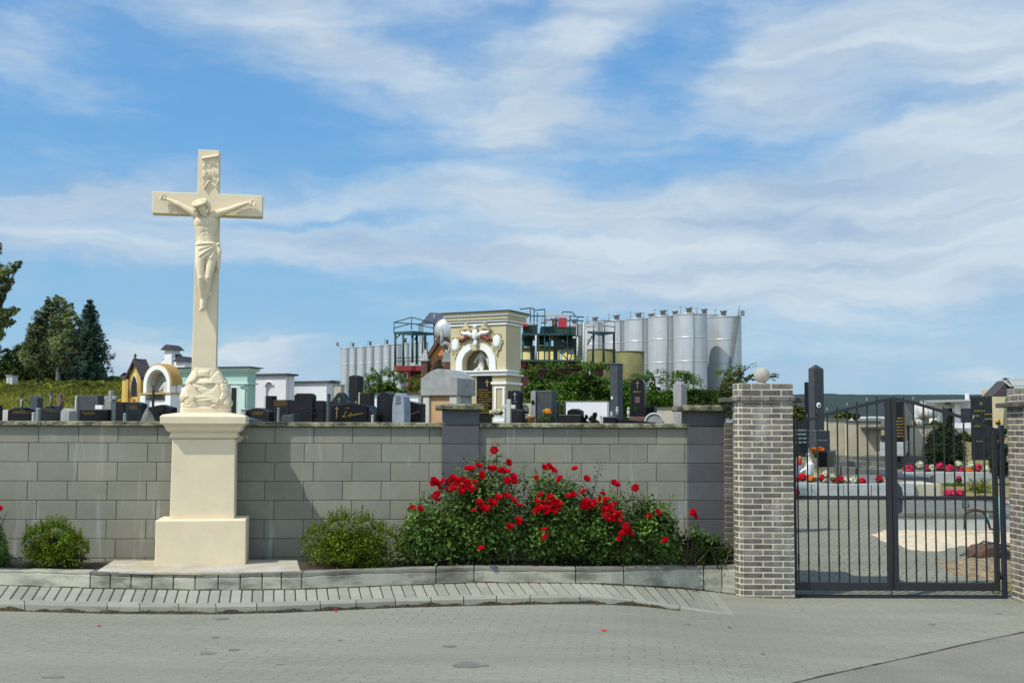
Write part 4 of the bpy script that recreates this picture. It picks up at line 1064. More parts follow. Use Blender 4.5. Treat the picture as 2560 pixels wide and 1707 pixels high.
# hair and thorn crown
mb = MB()
for s in (-1, 1):
    for q_ in range(5):
        a0 = hd(s * (0.045 + 0.004 * q_), -0.030 + q_ * 0.014, 0.045)
        mb.tube([a0, hd(s * (0.064 + 0.003 * q_), -0.030 + q_ * 0.012, 0.0), hd(s * (0.060 + .004 * q_), -0.034 + q_ * 0.012, -0.045), hd(s * 0.052, -0.020 + q_ * 0.010, -0.085)], [0.012, 0.015, 0.013, 0.007])
mb.sph(hd(0, 0.022, 0.014), 0.059, 0.058, 0.066, rot=hr)
hair = mb.build('hair', 'cream', st); remesh(hair, 0.004, 2, 0.5)
for v in hair.data.vertices: v.co += v.normal * (.006 * noise.noise(v.co * 55) + .003 * math.sin(v.co.x * 260 + 6 * noise.noise(v.co * 20)))
mb = MB()
for q_ in range(3):
    pl = []
    for i in range(37):
        t = 2 * math.pi * i / 36
        rr = 0.066 + 0.010 * math.sin(6 * t + q_ * 2.1); pl.append(hd(rr * math.cos(t), 0.004 + (rr + .003) * math.sin(t), 0.046 + 0.012 * math.cos(6 * t + q_ * 2.1)))
    mb.tube(pl, 0.0085, 6)
for i in range(22):
    t = 2 * math.pi * i / 22; a0 = hd(0.070 * math.cos(t), 0.005 + .072 * math.sin(t), 0.040); dr = (a0 - hd(0, 0, 0.03)).normalized() + Vector((random.uniform(-.5, .5), random.uniform(-.3, .3), random.uniform(-.2, .7)))
    mb.cyl(a0, a0 + dr.normalized() * 0.020, 0.005, 0.0012, 5)
mb.build('thorn_crown', 'cream', st)
# loincloth: cloth wrapped round the hips, folds fanning out of the knot
mb = MB()
def folds(x, y):
    a = math.atan2(y - 862, 640 - x + 4); r_ = math.hypot(y - 862, 640 - x)
    return (.0085 * math.sin(a * 24 + .5 * math.sin(a * 9)) * min(1, r_ / 60) + .004 * math.sin(a * 11 + 1))
tb2 = [(850, 534, 86, .086), (858, 534, 92, .100), (875, 534, 95, .106), (930, 536, 99, .112), (975, 538, 100, .112), (1004, 539, 100, .108), (1012, 539, 96, .090)]
ip2 = lambda y, c: float(np.interp(y, [r_[0] for r_ in tb2], [r_[c] for r_ in tb2]))
loft(mb, [(y + (0), ip2(y, 1), ip2(y, 2), ip2(y, 3)) for y in range(850, 1014, 3)], 150, folds)
mb.v = [(x, y, z - .012 * math.sin((x + .148) * 34) * max(0, min(1, (zc0 - 490 * k_ - z) / .02))) if y < -.08 else (x, y, z) for x, y, z in mb.v]
mb.tube([fp(634, 866, .05), fp(646, 930, .06), fp(643, 1000, .055), fp(634, 1050, .045), fp(640, 1086, .036)], [0.015, 0.022, 0.019, 0.021, 0.012])
mb.tube([fp(622, 880, .06), fp(628, 950, .072), fp(632, 1020, .06)], [0.010, 0.013, 0.010])
mb.sph(fp(636, 868, .065), 0.020, 0.022, 0.018)
lc = mb.build('loincloth', 'cream', st); remesh(lc, 0.0036, 1, 0.4)
# scroll with raised letters (tilted), zoom pixels 13.06/px from (480, 370)
def sp(x, y, d=0.0):
    px, py = 480 + x / 13.06, 370 + y / 13.06
    return Vector((P(px, py, Yc - .06).x - CX - 0.0, -0.067 - d, cz(py, Yc - .06)))
scx = sp(520, 0).x - 0.012
mb = MB()
rows_ = [(240, 0.012), (300, 0.026), (360, 0.016), (460, 0.011), (580, 0.016), (700, 0.011), (820, 0.017), (900, 0.018), (980, 0.010), (1060, 0.008)]
vs2 = []; nn = 14
for (y, d) in rows_:
    for i in range(nn + 1):
        x = 285 + (790 - 285) * i / nn
        tl_ = -(x - 285) * 0.20
        if y > 950: yv = y + tl_ + (90 * math.cos(i / nn * 2.2 * math.pi) if i < nn * .75 else 60) * (y - 950) / 110
        else: yv = y + tl_
        v = sp(x, yv, d + 0.002 * math.sin(i * 1.3)); vs2.append(Vector((v.x - 0.010, v.y, v.z)))
k1 = nn + 1
fs2 = [(j*k1+i, (j+1)*k1+i, (j+1)*k1+i+1, j*k1+i+1) for j in range(len(rows_)-1) for i in range(nn)]
nb = len(vs2); back = [Vector((v.x, -0.063, v.z)) for v in vs2]
rim = [j*k1 for j in range(len(rows_))] + [(len(rows_)-1)*k1 + i for i in range(1, k1)] + [j*k1 + nn for j in range(len(rows_)-2, -1, -1)] + [i for i in range(nn-1, 0, -1)]
fs2 += [(rim[a], rim[(a+1) % len(rim)], rim[(a+1) % len(rim)] + nb, rim[a] + nb) for a in range(len(rim))]
mb.add(vs2 + back, fs2, smooth=False)
a, b_ = sp(270, 318, .022), sp(800, 212, .022)
mb.cyl((a.x - .010, a.y, a.z), (b_.x - .010, b_.y, b_.z), 0.013, n=12)
a, b_ = sp(470, 1020, .012), sp(300, 1290, .010); mb.tube([a, a.lerp(b_, .5) + Vector((-.004, 0, 0)), b_], [0.012, 0.010, 0.013])
a, b_ = sp(770, 950, .012), sp(640, 1230, .008); mb.tube([a, a.lerp(b_, .5) + Vector((.008, 0, 0)), b_], [0.010, 0.008, 0.006])
scr = mb.build('scroll', 'cream', cr, bevel=0.002)
def text_mesh(txt, size, depth, m, parent, loc, rot):
    c = bpy.data.curves.new('t', 'FONT'); c.body = txt; c.size = size; c.extrude = depth; c.align_x = 'CENTER'; c.offset = 0.0008
    o = bpy.data.objects.new('t', c); col.objects.link(o)
    dg = bpy.context.evaluated_depsgraph_get(); dg.update()
    me = bpy.data.meshes.new_from_object(o.evaluated_get(dg)); bpy.data.objects.remove(o); 
    me.materials.clear(); me.materials.append(M[m]); n = bpy.data.objects.new('inscription', me); col.objects.link(n)
    n.parent = parent; n.location = loc; n.rotation_euler = rot
    return n
v = sp(520, 520, .020); text_mesh('I · N', 0.056, 0.004, 'creamrock', scr, (v.x - .010, v.y, v.z), Euler((R(90), R(-9), 0)))
v = sp(520, 800, .020); text_mesh('R · I', 0.056, 0.004, 'creamrock', scr, (v.x - .010, v.y, v.z), Euler((R(90), R(-9), 0)))

# ================================================================== bushes
def contour_points(cont, ybot, Yc_, thick, n, fl=0.0, dense=0.35):
    """fill a body whose outline is the given contour; it is thickest in its lower middle"""
    out = []
    x0, x1 = cont[0][0], cont[-1][0]
    while len(out) < n:
        x = random.uniform(x0, x1); yt = interp(cont, x) + 17 * noise.noise(Vector((x * .045, x0, 0))) + 9 * noise.noise(Vector((x * .16, x0, 3)))
        if random.random() > (ybot - yt) / (ybot - min(c[1] for c in cont)) + 0.02: continue
        u = random.random() ** 0.9
        y = yt + (ybot - yt) * u
        e = math.sqrt(max(0.0, 1 - ((x - (x0 + x1) / 2) / ((x1 - x0) / 2)) ** 2)); hgt = min(1, math.sqrt(u * 1.8) + 0.12)
        th = thick * (0.35 + 0.65 * e) * hgt
        s = random.choice((-1, -1, 1)); dd = s * th * (1 - random.random() ** 2 * (1 - dense))
        Y = Yc_ + dd
        # keep pixel position but real depth
        p = P(x, y, Y)
        kf = float(np.interp(p.x, txs, tys)) + 0.10
        lim = kf - max(0.0, (1385 - y)) * 0.004
        if p.y < lim: p = P(x, y, lim + random.uniform(0, .05))
        if p.y > wall_y(p.x) - 0.03: p = P(x, y, wall_y(p.x) - 0.04)
        out.append((p.x, p.y, p.z))
    return np.array(out)
def clump_tint(pts, sc=7.0, amp=0.35, seed=0):
    return np.array([1 + amp * 2 * noise.noise(Vector((p[0] * sc + seed, p[1] * sc, p[2] * sc))) for p in pts])
def stems(root, base, n, h, spread, m='bark', r=0.007):
    mb = MB()
    for i in range(n):
        a = random.uniform(0, 2 * math.pi); s = random.uniform(0.3, 1) * spread
        p0 = Vector((base.x + random.uniform(-.08, .08), base.y + random.uniform(-.05, .05), base.z))
        p2 = Vector((base.x + s * math.cos(a), min(base.y + s * 0.6 * math.sin(a), wall_y(base.x) - .06), base.z + h * random.uniform(.6, 1)))
        p1 = p0.lerp(p2, .5) + Vector((0, 0, 0.08 * h))
        mb.tube([p0, p1, p2], [r, r * .8, r * .5], 6)
    mb.build('stems', m, root, world=True)
def box_bush(label, cont, ybot, Yc_, thick, n, size, base_px, m='box', sprigs=()):
    b0 = P(base_px, ybot, Yc_); b0.z = 0.19
    root = thing('boxwood_bush', label, 'bush', b0)
    pts = contour_points(cont, ybot, Yc_, thick, n)
    cl = pts[:n // 45]; idx = rng.integers(0, len(cl), n); pts = pts * .5 + cl[idx] * .5 + rng.normal(size=pts.shape) * np.array([.016, .016, .026])
    pts[:, 1] = np.minimum(pts[:, 1], 11.74 + (pts[:, 0] + 5.366) * .06 - .03)
    leaves('foliage', pts, size, m, root, asp=0.55, up=0.5, lo=0.45, hi=1.5, hue=0.18, outw=0.35, tints=clump_tint(pts, 11, 0.7))
    sp_ = []
    for _ in range(280):      # upright twigs breaking the outline
        x = random.uniform(cont[0][0] + 5, cont[-1][0] - 5); yt = interp(cont, x); L_ = random.uniform(8, 30); Y = Yc_ + random.uniform(-thick, thick) * .6
        dx = random.uniform(-5, 5)
        for t in np.linspace(0, 1, 10):
            p = P(x + dx * t + random.uniform(-1.5, 1.5), yt + 14 - L_ * t * 1.2 + random.uniform(-1, 1), Y); sp_.append((p.x, min(p.y, wall_y(p.x) - .03), p.z))
    for (sx, sy, ex, ey) in sprigs:
        Y = Yc_
        for t in np.linspace(0, 1, 26):
            p = P(sx + (ex - sx) * t + random.uniform(-4, 4) * (1.1 - t), sy + (ey - sy) * t, Y); sp_.append((p.x, p.y, p.z))
    leaves('twigs', sp_, size * 0.95, m, root, asp=0.45, up=0.3, lo=0.6, hi=1.5, hue=0.2, outw=0.2)
    stems(root, Vector((b0.x, b0.y, 0.17)), 9, 0.35, 0.25)
    return root
box_bush('small round boxwood bush left of the stone crucifix', [(52, 1400), (58, 1345), (75, 1325), (100, 1318), (125, 1306), (145, 1304), (165, 1312), (185, 1332), (205, 1345), (222, 1368), (228, 1400)], 1417, 11.22, 0.30, 11000, 0.024, 140)
box_bush('wide boxwood bush with upright twigs between crucifix and red roses', [(748, 1395), (755, 1350), (775, 1322), (810, 1310), (835, 1290), (860, 1284), (885, 1296), (905, 1292), (920, 1287), (935, 1310), (960, 1318), (985, 1330), (1000, 1370), (1005, 1400)], 1418, 11.35, 0.32, 16000, 0.024, 870,
         sprigs=((826, 1300, 822, 1276), (852, 1290, 853, 1262), (868, 1295, 864, 1280), (905, 1292, 907, 1262), (922, 1300, 922, 1284)))
# rose blooms
mb = MB()
for ring, (rr, n_, tilt, hh) in enumerate(((0.010, 4, 0.15, 0.012), (0.018, 5, 0.5, 0.010), (0.025, 6, 0.95, 0.004))):
    for i in range(n_):
        t = 2 * math.pi * (i + 0.5 * ring) / n_; w = 0.62 * 2 * math.pi / n_ * rr * 1.3 + .004
        c_, s_ = math.cos(t), math.sin(t); tx, ty = -s_, c_
        b0 = (c_ * rr * .25, s_ * rr * .25, -0.008)
        def pt(r_, u, z): return (c_ * r_ + tx * u, s_ * r_ + ty * u, z)
        mb.add([pt(rr * .25, -w * .4, -0.008), pt(rr * .25, w * .4, -0.008), pt(rr * .9, w, hh), pt(rr * 1.08, 0, hh + .006), pt(rr * .9, -w, hh)], [(0, 1, 2, 3, 4)], (1 - 0.12 * ring, 1, 1), True)
bloom0 = mb.build('rose_bloom', 'petal', None, tint=True); bloom_me = bloom0.data; bpy.data.objects.remove(bloom0)
z5 = [(2100,100),(2240,220),(1950,250),(1840,275),(1880,280),(2080,265),(1980,320),(1980,350),(2180,300),(2225,310),(2290,355),(2230,395),(2300,400),(2050,275),(2110,275),(2085,290),(2160,290),(1510,395),(1500,420),(1530,410),(1555,430),(1600,400),(1640,430),(1680,380),(1700,365),(1720,420),(1770,400),(1740,385),(1820,420),(1800,380),(1860,450),(1640,485),(1570,480),(1820,470),(1780,500),(1890,480),(1520,550),(1540,530),(1555,595),(1700,470),(1670,450),(1910,410),(1660,405),(1780,440),(1845,400),(1300,670),(1375,670),(1955,605),(1900,690),(1985,650),(2020,670),(2100,620),(2140,560),(2225,545),(2290,590),(2350,640),(2060,600),(2250,845),(2340,790),(1970,1060)]
z6 = [(485,265),(520,262),(545,275),(560,290),(715,275),(805,350),(780,450),(425,345),(455,475),(430,520),(670,480),(705,470),(480,525),(530,490),(540,520),(575,510),(595,540),(450,560),(500,560),(470,590),(520,590),(560,600),(590,580),(430,590),(540,560),(500,610),(550,535),(575,555),(460,575),(800,520),(830,540),(775,560),(810,570),(850,560),(790,540),(870,530),(900,500),(930,495),(960,505),(925,460),(940,530),(1015,535),(985,560),(940,580),(990,590),(940,620),(980,630),(1020,620),(1050,610),(960,655),(1000,650),(1030,640),(1065,640),(1050,670),(1085,720),(1100,745),(1125,735),(1100,700),(1110,720),(1075,760),(1135,760),(1050,800),(1015,385),(1040,395),(1175,420),(290,660),(225,710),(485,735),(495,790),(1385,820),(1400,810),(1345,605),(1605,605),(1620,630),(1275,630),(600,350)]
blooms = [(700 + a / 3.92, 1100 + b_ / 3.92) for a, b_ in z5] + [(1200 + a / 3.016, 1080 + b_ / 3.016) for a, b_ in z6]
bush_defs = [
 ('lowest red rose bush, its left side touching the boxwood', [(975, 1400), (985, 1330), (995, 1300), (1010, 1285), (1035, 1270), (1050, 1225), (1065, 1215), (1090, 1235), (1110, 1270), (1130, 1300), (1150, 1400)], 11.60, 0.34, 4200, 1085),
 ('tallest red rose bush in front of the dark block pillar', [(1070, 1400), (1085, 1230), (1105, 1180), (1130, 1150), (1165, 1140), (1180, 1128), (1200, 1120), (1225, 1115), (1240, 1125), (1262, 1132), (1290, 1160), (1310, 1190), (1330, 1400)], 11.64, 0.36, 8500, 1200),
 ('red rose bush with large flower cluster in the middle of the bed', [(1290, 1400), (1300, 1190), (1330, 1170), (1355, 1168), (1385, 1172), (1410, 1178), (1440, 1185), (1460, 1205), (1480, 1230), (1495, 1400)], 11.68, 0.34, 7500, 1390),
 ('red rose bush with a long bare shoot leaning right against the pale wall', [(1430, 1400), (1440, 1230), (1462, 1205), (1490, 1225), (1510, 1240), (1535, 1215), (1555, 1212), (1580, 1245), (1590, 1400)], 11.72, 0.32, 5600, 1510),
 ('mostly green rose bush right of the flower clusters', [(1560, 1400), (1570, 1230), (1590, 1225), (1610, 1240), (1640, 1250), (1660, 1240), (1680, 1240), (1690, 1290), (1705, 1320), (1712, 1400)], 11.78, 0.28, 5200, 1635),
 ('low loose rose bush with one tall bloom before the right dark block pillar', [(1690, 1400), (1700, 1330), (1730, 1305), (1750, 1320), (1775, 1310), (1790, 1345), (1810, 1360), (1826, 1345), (1840, 1385)], 11.80, 0.22, 2600, 1750)]
roots = []
for (lab, cont, Yc_, th, n_, bpx) in bush_defs:
    b0 = P(bpx, 1408, Yc_); b0.z = 0.19
    root = thing('rose_bush', lab, 'rose bush', b0, 0, 'red rose bushes in the flower bed'); roots.append((root, cont, Yc_, th))
    pts = contour_points(cont, 1412, Yc_, th, n_)
    # gather leaves into sprays
    cl = pts[:max(40, n_ // 14)]; idx = rng.integers(0, len(cl), n_); pts = pts * 0.45 + cl[idx] * 0.55 + rng.normal(size=pts.shape) * 0.022
    pts[:, 1] = np.minimum(pts[:, 1], 11.74 + (pts[:, 0] + 5.366) * .06 - .03)
    leaves('foliage', pts, 0.042, 'rose', root, asp=0.62, up=0.55, lo=0.45, hi=1.7, hue=0.15, outw=0.35, tints=clump_tint(pts, 6, 0.6))
    mbx = MB()
    for i in range(15):
        x = random.uniform(cont[1][0], cont[-2][0]); yt = interp(cont, x)
        p2 = P(x, yt + random.uniform(-12, 25), Yc_ + random.uniform(-.5, .3) * th); p2.y = min(p2.y, wall_y(p2.x) - .05)
        p0 = Vector((b0.x + random.uniform(-.2, .2), b0.y + random.uniform(-.02, .12), 0.17)); p2.y = max(p2.y, b0.y - .22); p1 = p0.lerp(p2, .5) + Vector((0, 0, .1))
        mbx.tube([p0, p1, p2], [.007, .005, .003], 6)
    mbx.build('stems', 'bark', root, world=True)
sh_pts = []
for (a, b_, c_, d_) in ((1470, 1230, 1502, 1150), (1310, 1200, 1307, 1160), (1730, 1330, 1735, 1290), (1583, 1240, 1575, 1200), (1240, 1130, 1238, 1115), (1810, 1400, 1822, 1340)):
    tgt = min(roots, key=lambda r_: abs((r_[1][0][0] + r_[1][-1][0]) / 2 - a))
    P0 = P(a, b_ + 40, tgt[2]); P1 = P(c_, d_, tgt[2])
    mbx = MB(); mbx.tube([P0, P0.lerp(P1, .5) + Vector((.015, 0, 0)), P1], [.006, .005, .002], 6); sobj = mbx.build('shoot', 'bark', tgt[0], world=True)
    pl = [P0.lerp(P1, t) + Vector((random.uniform(-.045, .045), random.uniform(-.04, .04), random.uniform(-.02, .02))) for t in np.linspace(.25, 1.02, 30)]
    leaves('shoot_leaves', [tuple(p) for p in pl], 0.036, 'rose', sobj, asp=0.6, up=.4, lo=.6, hi=1.5)
cnt = {}
for (bx, by) in blooms:
    best = None
    for (root, cont, Yc_, th) in roots:
        inside = cont[0][0] - 5 <= bx <= cont[-1][0] + 5
        dcen = abs((cont[0][0] + cont[-1][0]) / 2 - bx) + (0 if inside else 300)
        if best is None or dcen < best[0]: best = (dcen, root, cont, Yc_, th)
    _, root, cont, Yc_, th = best
    if cnt.get(root.name, 0) >= 95: continue
    cnt[root.name] = cnt.get(root.name, 0) + 1
    yt = interp(cont, bx); u = max(0, min(1, (by - yt) / (1412 - yt)))
    Y = Yc_ - th * min(1, math.sqrt(u * 1.8) + .05) * 0.98 - 0.03
    p = P(bx, by, Y)
    o = bpy.data.objects.new('rose_bloom', bloom_me); col.objects.link(o); o.parent = root
    o.location = p - root.location; s = random.uniform(0.95, 1.5)
    o.scale = (s, s, s); o.rotation_euler = (R(random.uniform(15, 75)), R(random.uniform(-35, 35)), R(random.uniform(-50, 50)))
# piece of a rose bush cut by the left edge
root = thing('rose_bush', 'red rose bush cut off by the left photo edge', 'rose bush', P(-45, 1418, 11.2), 0, 'red rose bushes in the flower bed')
ct = [(-150, 1400), (-120, 1250), (-60, 1225), (-20, 1250), (0, 1300), (12, 1330), (22, 1370), (24, 1405)]
pts = contour_points(ct, 1415, 11.2, .4, 3500)
leaves('foliage', pts, 0.042, 'rose', root, asp=.6, up=.5, lo=.45, hi=1.6, hue=.15, tints=clump_tint(pts, 6, .6)); stems(root, Vector((root.location.x, root.location.y, .17)), 8, .6, .3)
for (bx, by) in ((-2, 1272), (-30, 1240), (-60, 1290), (-25, 1300)):
    o = bpy.data.objects.new('rose_bloom', bloom_me); col.objects.link(o); o.parent = root; o.location = P(bx, by, 10.95) - root.location; o.scale = (1.3,) * 3; o.rotation_euler = (R(50), 0, 0)
# fallen petals on the paving
for i, (fx, fy) in enumerate(((247, 1565), (538, 1532), (2005, 1524), (1907, 1635), (1823, 1569), (1510, 1577), (840, 1528), (1280, 1512), (1790, 1511), (1490, 1510))):
    p = Gz(fx, fy); mb = MB()
    mb.add([(-.014, -.01, .004), (.012, -.012, .006), (.020, .004, .012), (.0, .016, .010), (-.018, .008, .005)], [(0, 1, 2, 3, 4)], 1.0, True)
    o = mb.build('fallen_petal', 'petal', None, tint=True); o.location = (p.x, p.y, zroad(p.x)); o.rotation_euler = (0, 0, i * 1.3); o.scale = (1.1,) * 3
    tag(o, 'fallen red rose petal on the street paving', 'petal', 'fallen red petals on the street')
# ================================================================== cemetery helpers
def fit(xl, xc, xr, Y, a):
    C = P(xc, HOR, Y); ux = Vector((math.cos(a), math.sin(a))); uy = Vector((-math.sin(a), math.cos(a)))
    rl = (xl - W / 2) / F; rr = (xr - W / 2) / F
    w = (C.x - rl * C.y) / (ux.x - rl * ux.y)
    d = (rr * C.y - C.x) / (uy.x - rr * uy.y) if xr > xc else 0.0
    o = Vector((C.x, C.y)) - ux * (w / 2)
    return o, w, d
def prof(kind, w, h, p=0.0):
    a = w / 2; s = []
    if kind == 'flat': return [(-a, 0), (a, 0), (a, h), (-a, h)]
    if kind == 'arch':
        n = 12; r = a; zc = h - r
        return [(-a, 0), (a, 0)] + [(r * math.cos(math.pi * i / n), zc + r * math.sin(math.pi * i / n)) for i in range(n + 1)]
    if kind == 'seg':
        r = p or 0.16 * w; n = 12
        return [(-a, 0), (a, 0)] + [(a * (1 - 2 * i / n), h - r + r * (1 - (1 - 2 * i / n) ** 2)) for i in range(n + 1)]
    if kind == 'peak': r = p or 0.1 * w; return [(-a, 0), (a, 0), (a, h - r), (a * 0.1, h), (-a, h - r * .8)]
    if kind == 'serp':
        n = 16; r = p or 0.16 * w
        return [(-a, 0), (a, 0)] + [(a * (1 - 2 * i / n), h - r * 0.5 + r * 0.5 * math.cos(2 * math.pi * abs(i / n - .5))) for i in range(n + 1)]
    if kind == 'slantr': return [(-a, 0), (a, 0), (a, h - (p or .2)), (-a, h)]
    if kind == 'slantl': return [(-a, 0), (a, 0), (a, h), (-a, h - (p or .2))]
    if kind == 'taper': return [(-a, 0), (a, 0), (a * .84, h * .88), (a * .66, h * .96), (a * .2, h), (-a * .4, h), (-a * .78, h * .95), (-a * .88, h * .86)]
    if kind == 'clip': return [(-a, 0), (a, 0), (a, h - .12), (a - .06, h - .03), (a - .12, h), (-a + .12, h), (-a + .06, h - .03), (-a, h - .12)]
def inscr(parent, w, h, z0, z1, m='gold', n=3, x0=-.36, x1=.36, y=-0.004, th=0.5):
    mb = MB(); k = n + (n > 1) + (n > 3)
    for i in range(k):
        z = z1 - (z1 - z0) * (i + .5) / k; x = x0 * w; hh = (z1 - z0) / k * 0.36
        off = random.uniform(0, .12) * w; x += off; e = x1 * w - random.uniform(0, .15) * w
        while x < e:
            ww = random.uniform(.35, .9) * hh
            t = hh * 0.22
            c = random.random()
            mb.box(x, x + t, y, 0.002, z, z + hh)
            if c > .3: mb.box(x + t, x + ww, y, 0.002, z + hh - t, z + hh)
            if c > .55: mb.box(x + t, x + ww, y, 0.002, z, z + t)
            if c < .5: mb.box(x + ww - t, x + ww, y, 0.002, z, z + hh - t * 1.2)
            x += ww + hh * 0.25
            if random.random() < .18: x += hh * .6
    return mb.build('inscription', m, parent)
def gcross(parent, x, z, s, m='gold', y=-0.006, t=0.10):
    mb = MB(); w = s * t
    mb.box(x - w / 2, x + w / 2, y, 0.002, z - s, z + s * .42); mb.box(x - s * .36, x - w / 2, y, 0.002, z - w / 2, z + w / 2); mb.box(x + w / 2, x + s * .36, y, 0.002, z - w / 2, z + w / 2)
    return mb.build('cross_ornament', m, parent)
GR = 'gravestones behind the block wall'
def hs(xl, xc, xr, yt, Y, kind, m, label, a=None, p=0.0, ins=None, cross=None, group=None, dmin=0.12, base=True, name='gravestone', cat='gravestone'):
    if a is None: a = R(-26) if xr > xc else R(-7)
    o, w, d = fit(xl, xc, xr, Y, a); d = max(d, dmin)
    zg = terrain(o.x, o.y) - 0.02
    h = Z(xc, yt, Y) - zg
    root = thing(name, label, cat, (o.x, o.y, zg), a, group)
    mb = MB(); mb.ext(prof(kind, w, h, p), 0.0, d)
    s_ = mb.build('stone', m, root, bevel=0.008, seg=2, bev_angle=40)
    if base:
        mb = MB(); mb.box(-w / 2 - .06, w / 2 + .06, -.10, d + .05, -0.05, 0.16); mb.build('base', 'greyslab' if 'black' not in m else m, root, bevel=0.01)
    vis = h - (Z(xc, 1056, Y) - zg); vz = lambda f: h - (1 - f) * vis
    if ins:
        (mm, n, z0, z1, x0, x1) = ins
        inscr(root, w, h, vz(z0), vz(z1), mm, n, x0, x1)
    if cross:
        (mm, cx, cz_, s) = cross
        gcross(root, cx * w, vz(cz_), s * vis, mm)
    root['_w'] = w; root['_d'] = d; root['_h'] = h
    return root
def drop(root):
    for k in ('_w', '_d', '_h'):
        if k in root: del root[k]
def crucifix_part(root, px, y0, y1, Y, m='bronze', fig='palestone', aw=0.5, arm=0.62):
    """small cross with a figure, standing on a gravestone"""
    p0, p1 = P(px, y1, Y), P(px, y0, Y); s = p1.z - p0.z
    q = Matrix.Rotation(-root.rotation_euler.z, 3, 'Z')
    c = q @ (p0 - root.location)
    mb = MB(); t = s * .045
    mb.box(c.x - t, c.x + t, c.y - t, c.y + t, c.z, c.z + s); mb.box(c.x - s * aw / 2, c.x + s * aw / 2, c.y - t * .9, c.y + t * .9, c.z + s * arm, c.z + s * arm + 2 * t)
    for (ex, ez) in ((0, s), (-s * aw / 2, s * arm + t), (s * aw / 2, s * arm + t)): mb.sph((c.x + ex, c.y, c.z + ez), t * 1.9, n=8, m=6)
    cp = mb.build('crucifix', m, root)
    if fig:
        mb = MB(); f = lambda x, z: Vector((c.x + x * s, c.y - t * 1.5, c.z + z * s))
        mb.tube([f(0, .62), f(0, .48), f(.01, .36), f(-.01, .24), f(0, .12)], [s * .03, s * .045, s * .045, s * .03, s * .02], 8)
        mb.sph(f(-.01, .68), s * .035, n=10, m=8)
        for e in (-1, 1): mb.tube([f(e * .03, .62), f(e * .12, .655), f(e * .2, .68)], [s * .02, s * .018, s * .012], 6)
        mb.build('figure', fig, cp)
    return cp
def pb(mb, x0, y0, x1, y1, Y, dep=0.3, tint=1.0):
    ym = (y0 + y1) / 2; xm = (x0 + x1) / 2
    a = P(x0, ym, Y).x; b_ = P(x1, ym, Y).x; z1 = Z(xm, y0, Y); z0 = Z(xm, y1, Y)
    mb.box(a, b_, Y, Y + dep, z0, z1, tint); return mb
def bunch(root, px, py, Y, rx, rz, n, size, m, name='flowers', inner=.3):
    c = P(px, py, Y); pts = shell(c, (rx, rx * .7, rz), n, inner)
    return leaves(name, pts, size, m, root, asp=.9, up=.5, lo=.75, hi=1.2, hue=.05, outw=.6)
def flower_thing(label, px, py, Y, rx, rz, n, size, m, leafm='treeleaf', cat='flowers', name='flower_bunch', zg=None, group=None):
    c = P(px, py, Y); z = terrain(c.x, c.y) if zg is None else zg
    root = thing(name, label, cat, (c.x, c.y, z), 0, group)
    bunch(root, px, py, Y, rx, rz, n, size, m, 'blooms')
    pts = shell((c.x, c.y, c.z - rz * .7), (rx * .9, rx * .6, rz * .8), n * 2, .2); leaves('foliage', pts, size * 1.1, leafm, root, up=.4)
    return root

# ---- gravestones left of the crucifix
g = hs(21, 88, 88, 1017, 15.0, 'seg', 'black', 'wide black gravestone carrying a dark cross with a white figure, leftmost', p=.05, ins=('gold', 2, .55, .75, -.4, .4)); crucifix_part(g, 54, 985, 1026, 14.95)
hs(75, 91, 93, 989, 17.2, 'peak', 'slate', 'narrow slate grey gravestone behind the leftmost black one', p=.03, base=False)
hs(-40, -6, -6, 1012, 15.8, 'flat', 'blackm', 'plain black gravestone cut by the left photo edge')
hs(-2, 19, 21, 1025, 16.2, 'flat', 'palestone', 'low pale stone block at the far left above the wall', base=False)
def post(x0, x1, yt, Y, m, label, name='grave_post', cat='post', d=0.07):
    o = P((x0 + x1) / 2, HOR, Y); z = terrain(o.x, o.y); w = (x1 - x0) * Y / F; h = Z(x0, yt, Y) - z
    r_ = thing(name, label, cat, (o.x, o.y, z))
    mb = MB(); mb.box(-w/2, w/2, 0, d, -.02, h); mb.build('shaft', m, r_, bevel=.006)
    mb = MB(); mb.sqloft([(w*.56, d*.56, h), (w*.56, d*.56, h+.008), (w*.2, d*.2, h+.018)], 0, d/2); mb.build('cap', m, r_); return r_
post(78, 84, 1034, 14.2, 'palestone', 'short cream post in front of the leftmost black gravestone')
post(88, 95, 1023, 14.8, 'greystone', 'short pale grey post beside the green black arched gravestone')
g = hs(96, 153, 153, 1013, 15.6, 'seg', 'blackgreen', 'wide green black gravestone with a curved top and a bronze crucifix', p=.14, ins=('gold', 2, .6, .8, -.25, .3)); crucifix_part(g, 128, 977, 1015, 15.6, 'bronze', 'greystone')
# brown standing figure
c = P(151, 1000, 17.5); zf = terrain(c.x, c.y); rt = thing('grave_figure', 'slim brown carved grave figure behind the curved green black gravestone', 'statue', (c.x, c.y, zf))
zt1 = Z(151, 983, 17.5) - zf; mb = MB(); mb.caps((0, 0, zt1 - .30), (0, 0, zt1 - .10), .055, .045); mb.sph((0, 0, zt1 - .035), .036); mb.caps((-.04, -.02, zt1 - .12), (.02, -.06, zt1 - .2), .018); mb.caps((.04, -.02, zt1 - .12), (-.01, -.06, zt1 - .2), .018); mb.cyl((0, 0, zt1 - .60), (0, 0, zt1 - .28), .075, .055)
f_ = mb.build('body', 'tanwood', rt); remesh(f_, .012, 3)
mb = MB(); mb.box(-.09, .09, -.09, .09, 0, zt1 - .58); mb.build('pedestal', 'tanwood', rt, bevel=.01)
hs(153, 171, 188, 1020, 14.4, 'seg', 'greystone', 'small pale grey gravestone with rounded top and a dark side', a=R(-38), p=.04)
g = hs(196, 243, 244, 988, 16.6, 'flat', 'slate', 'tall square slate gravestone with a pale pillar along its left edge')
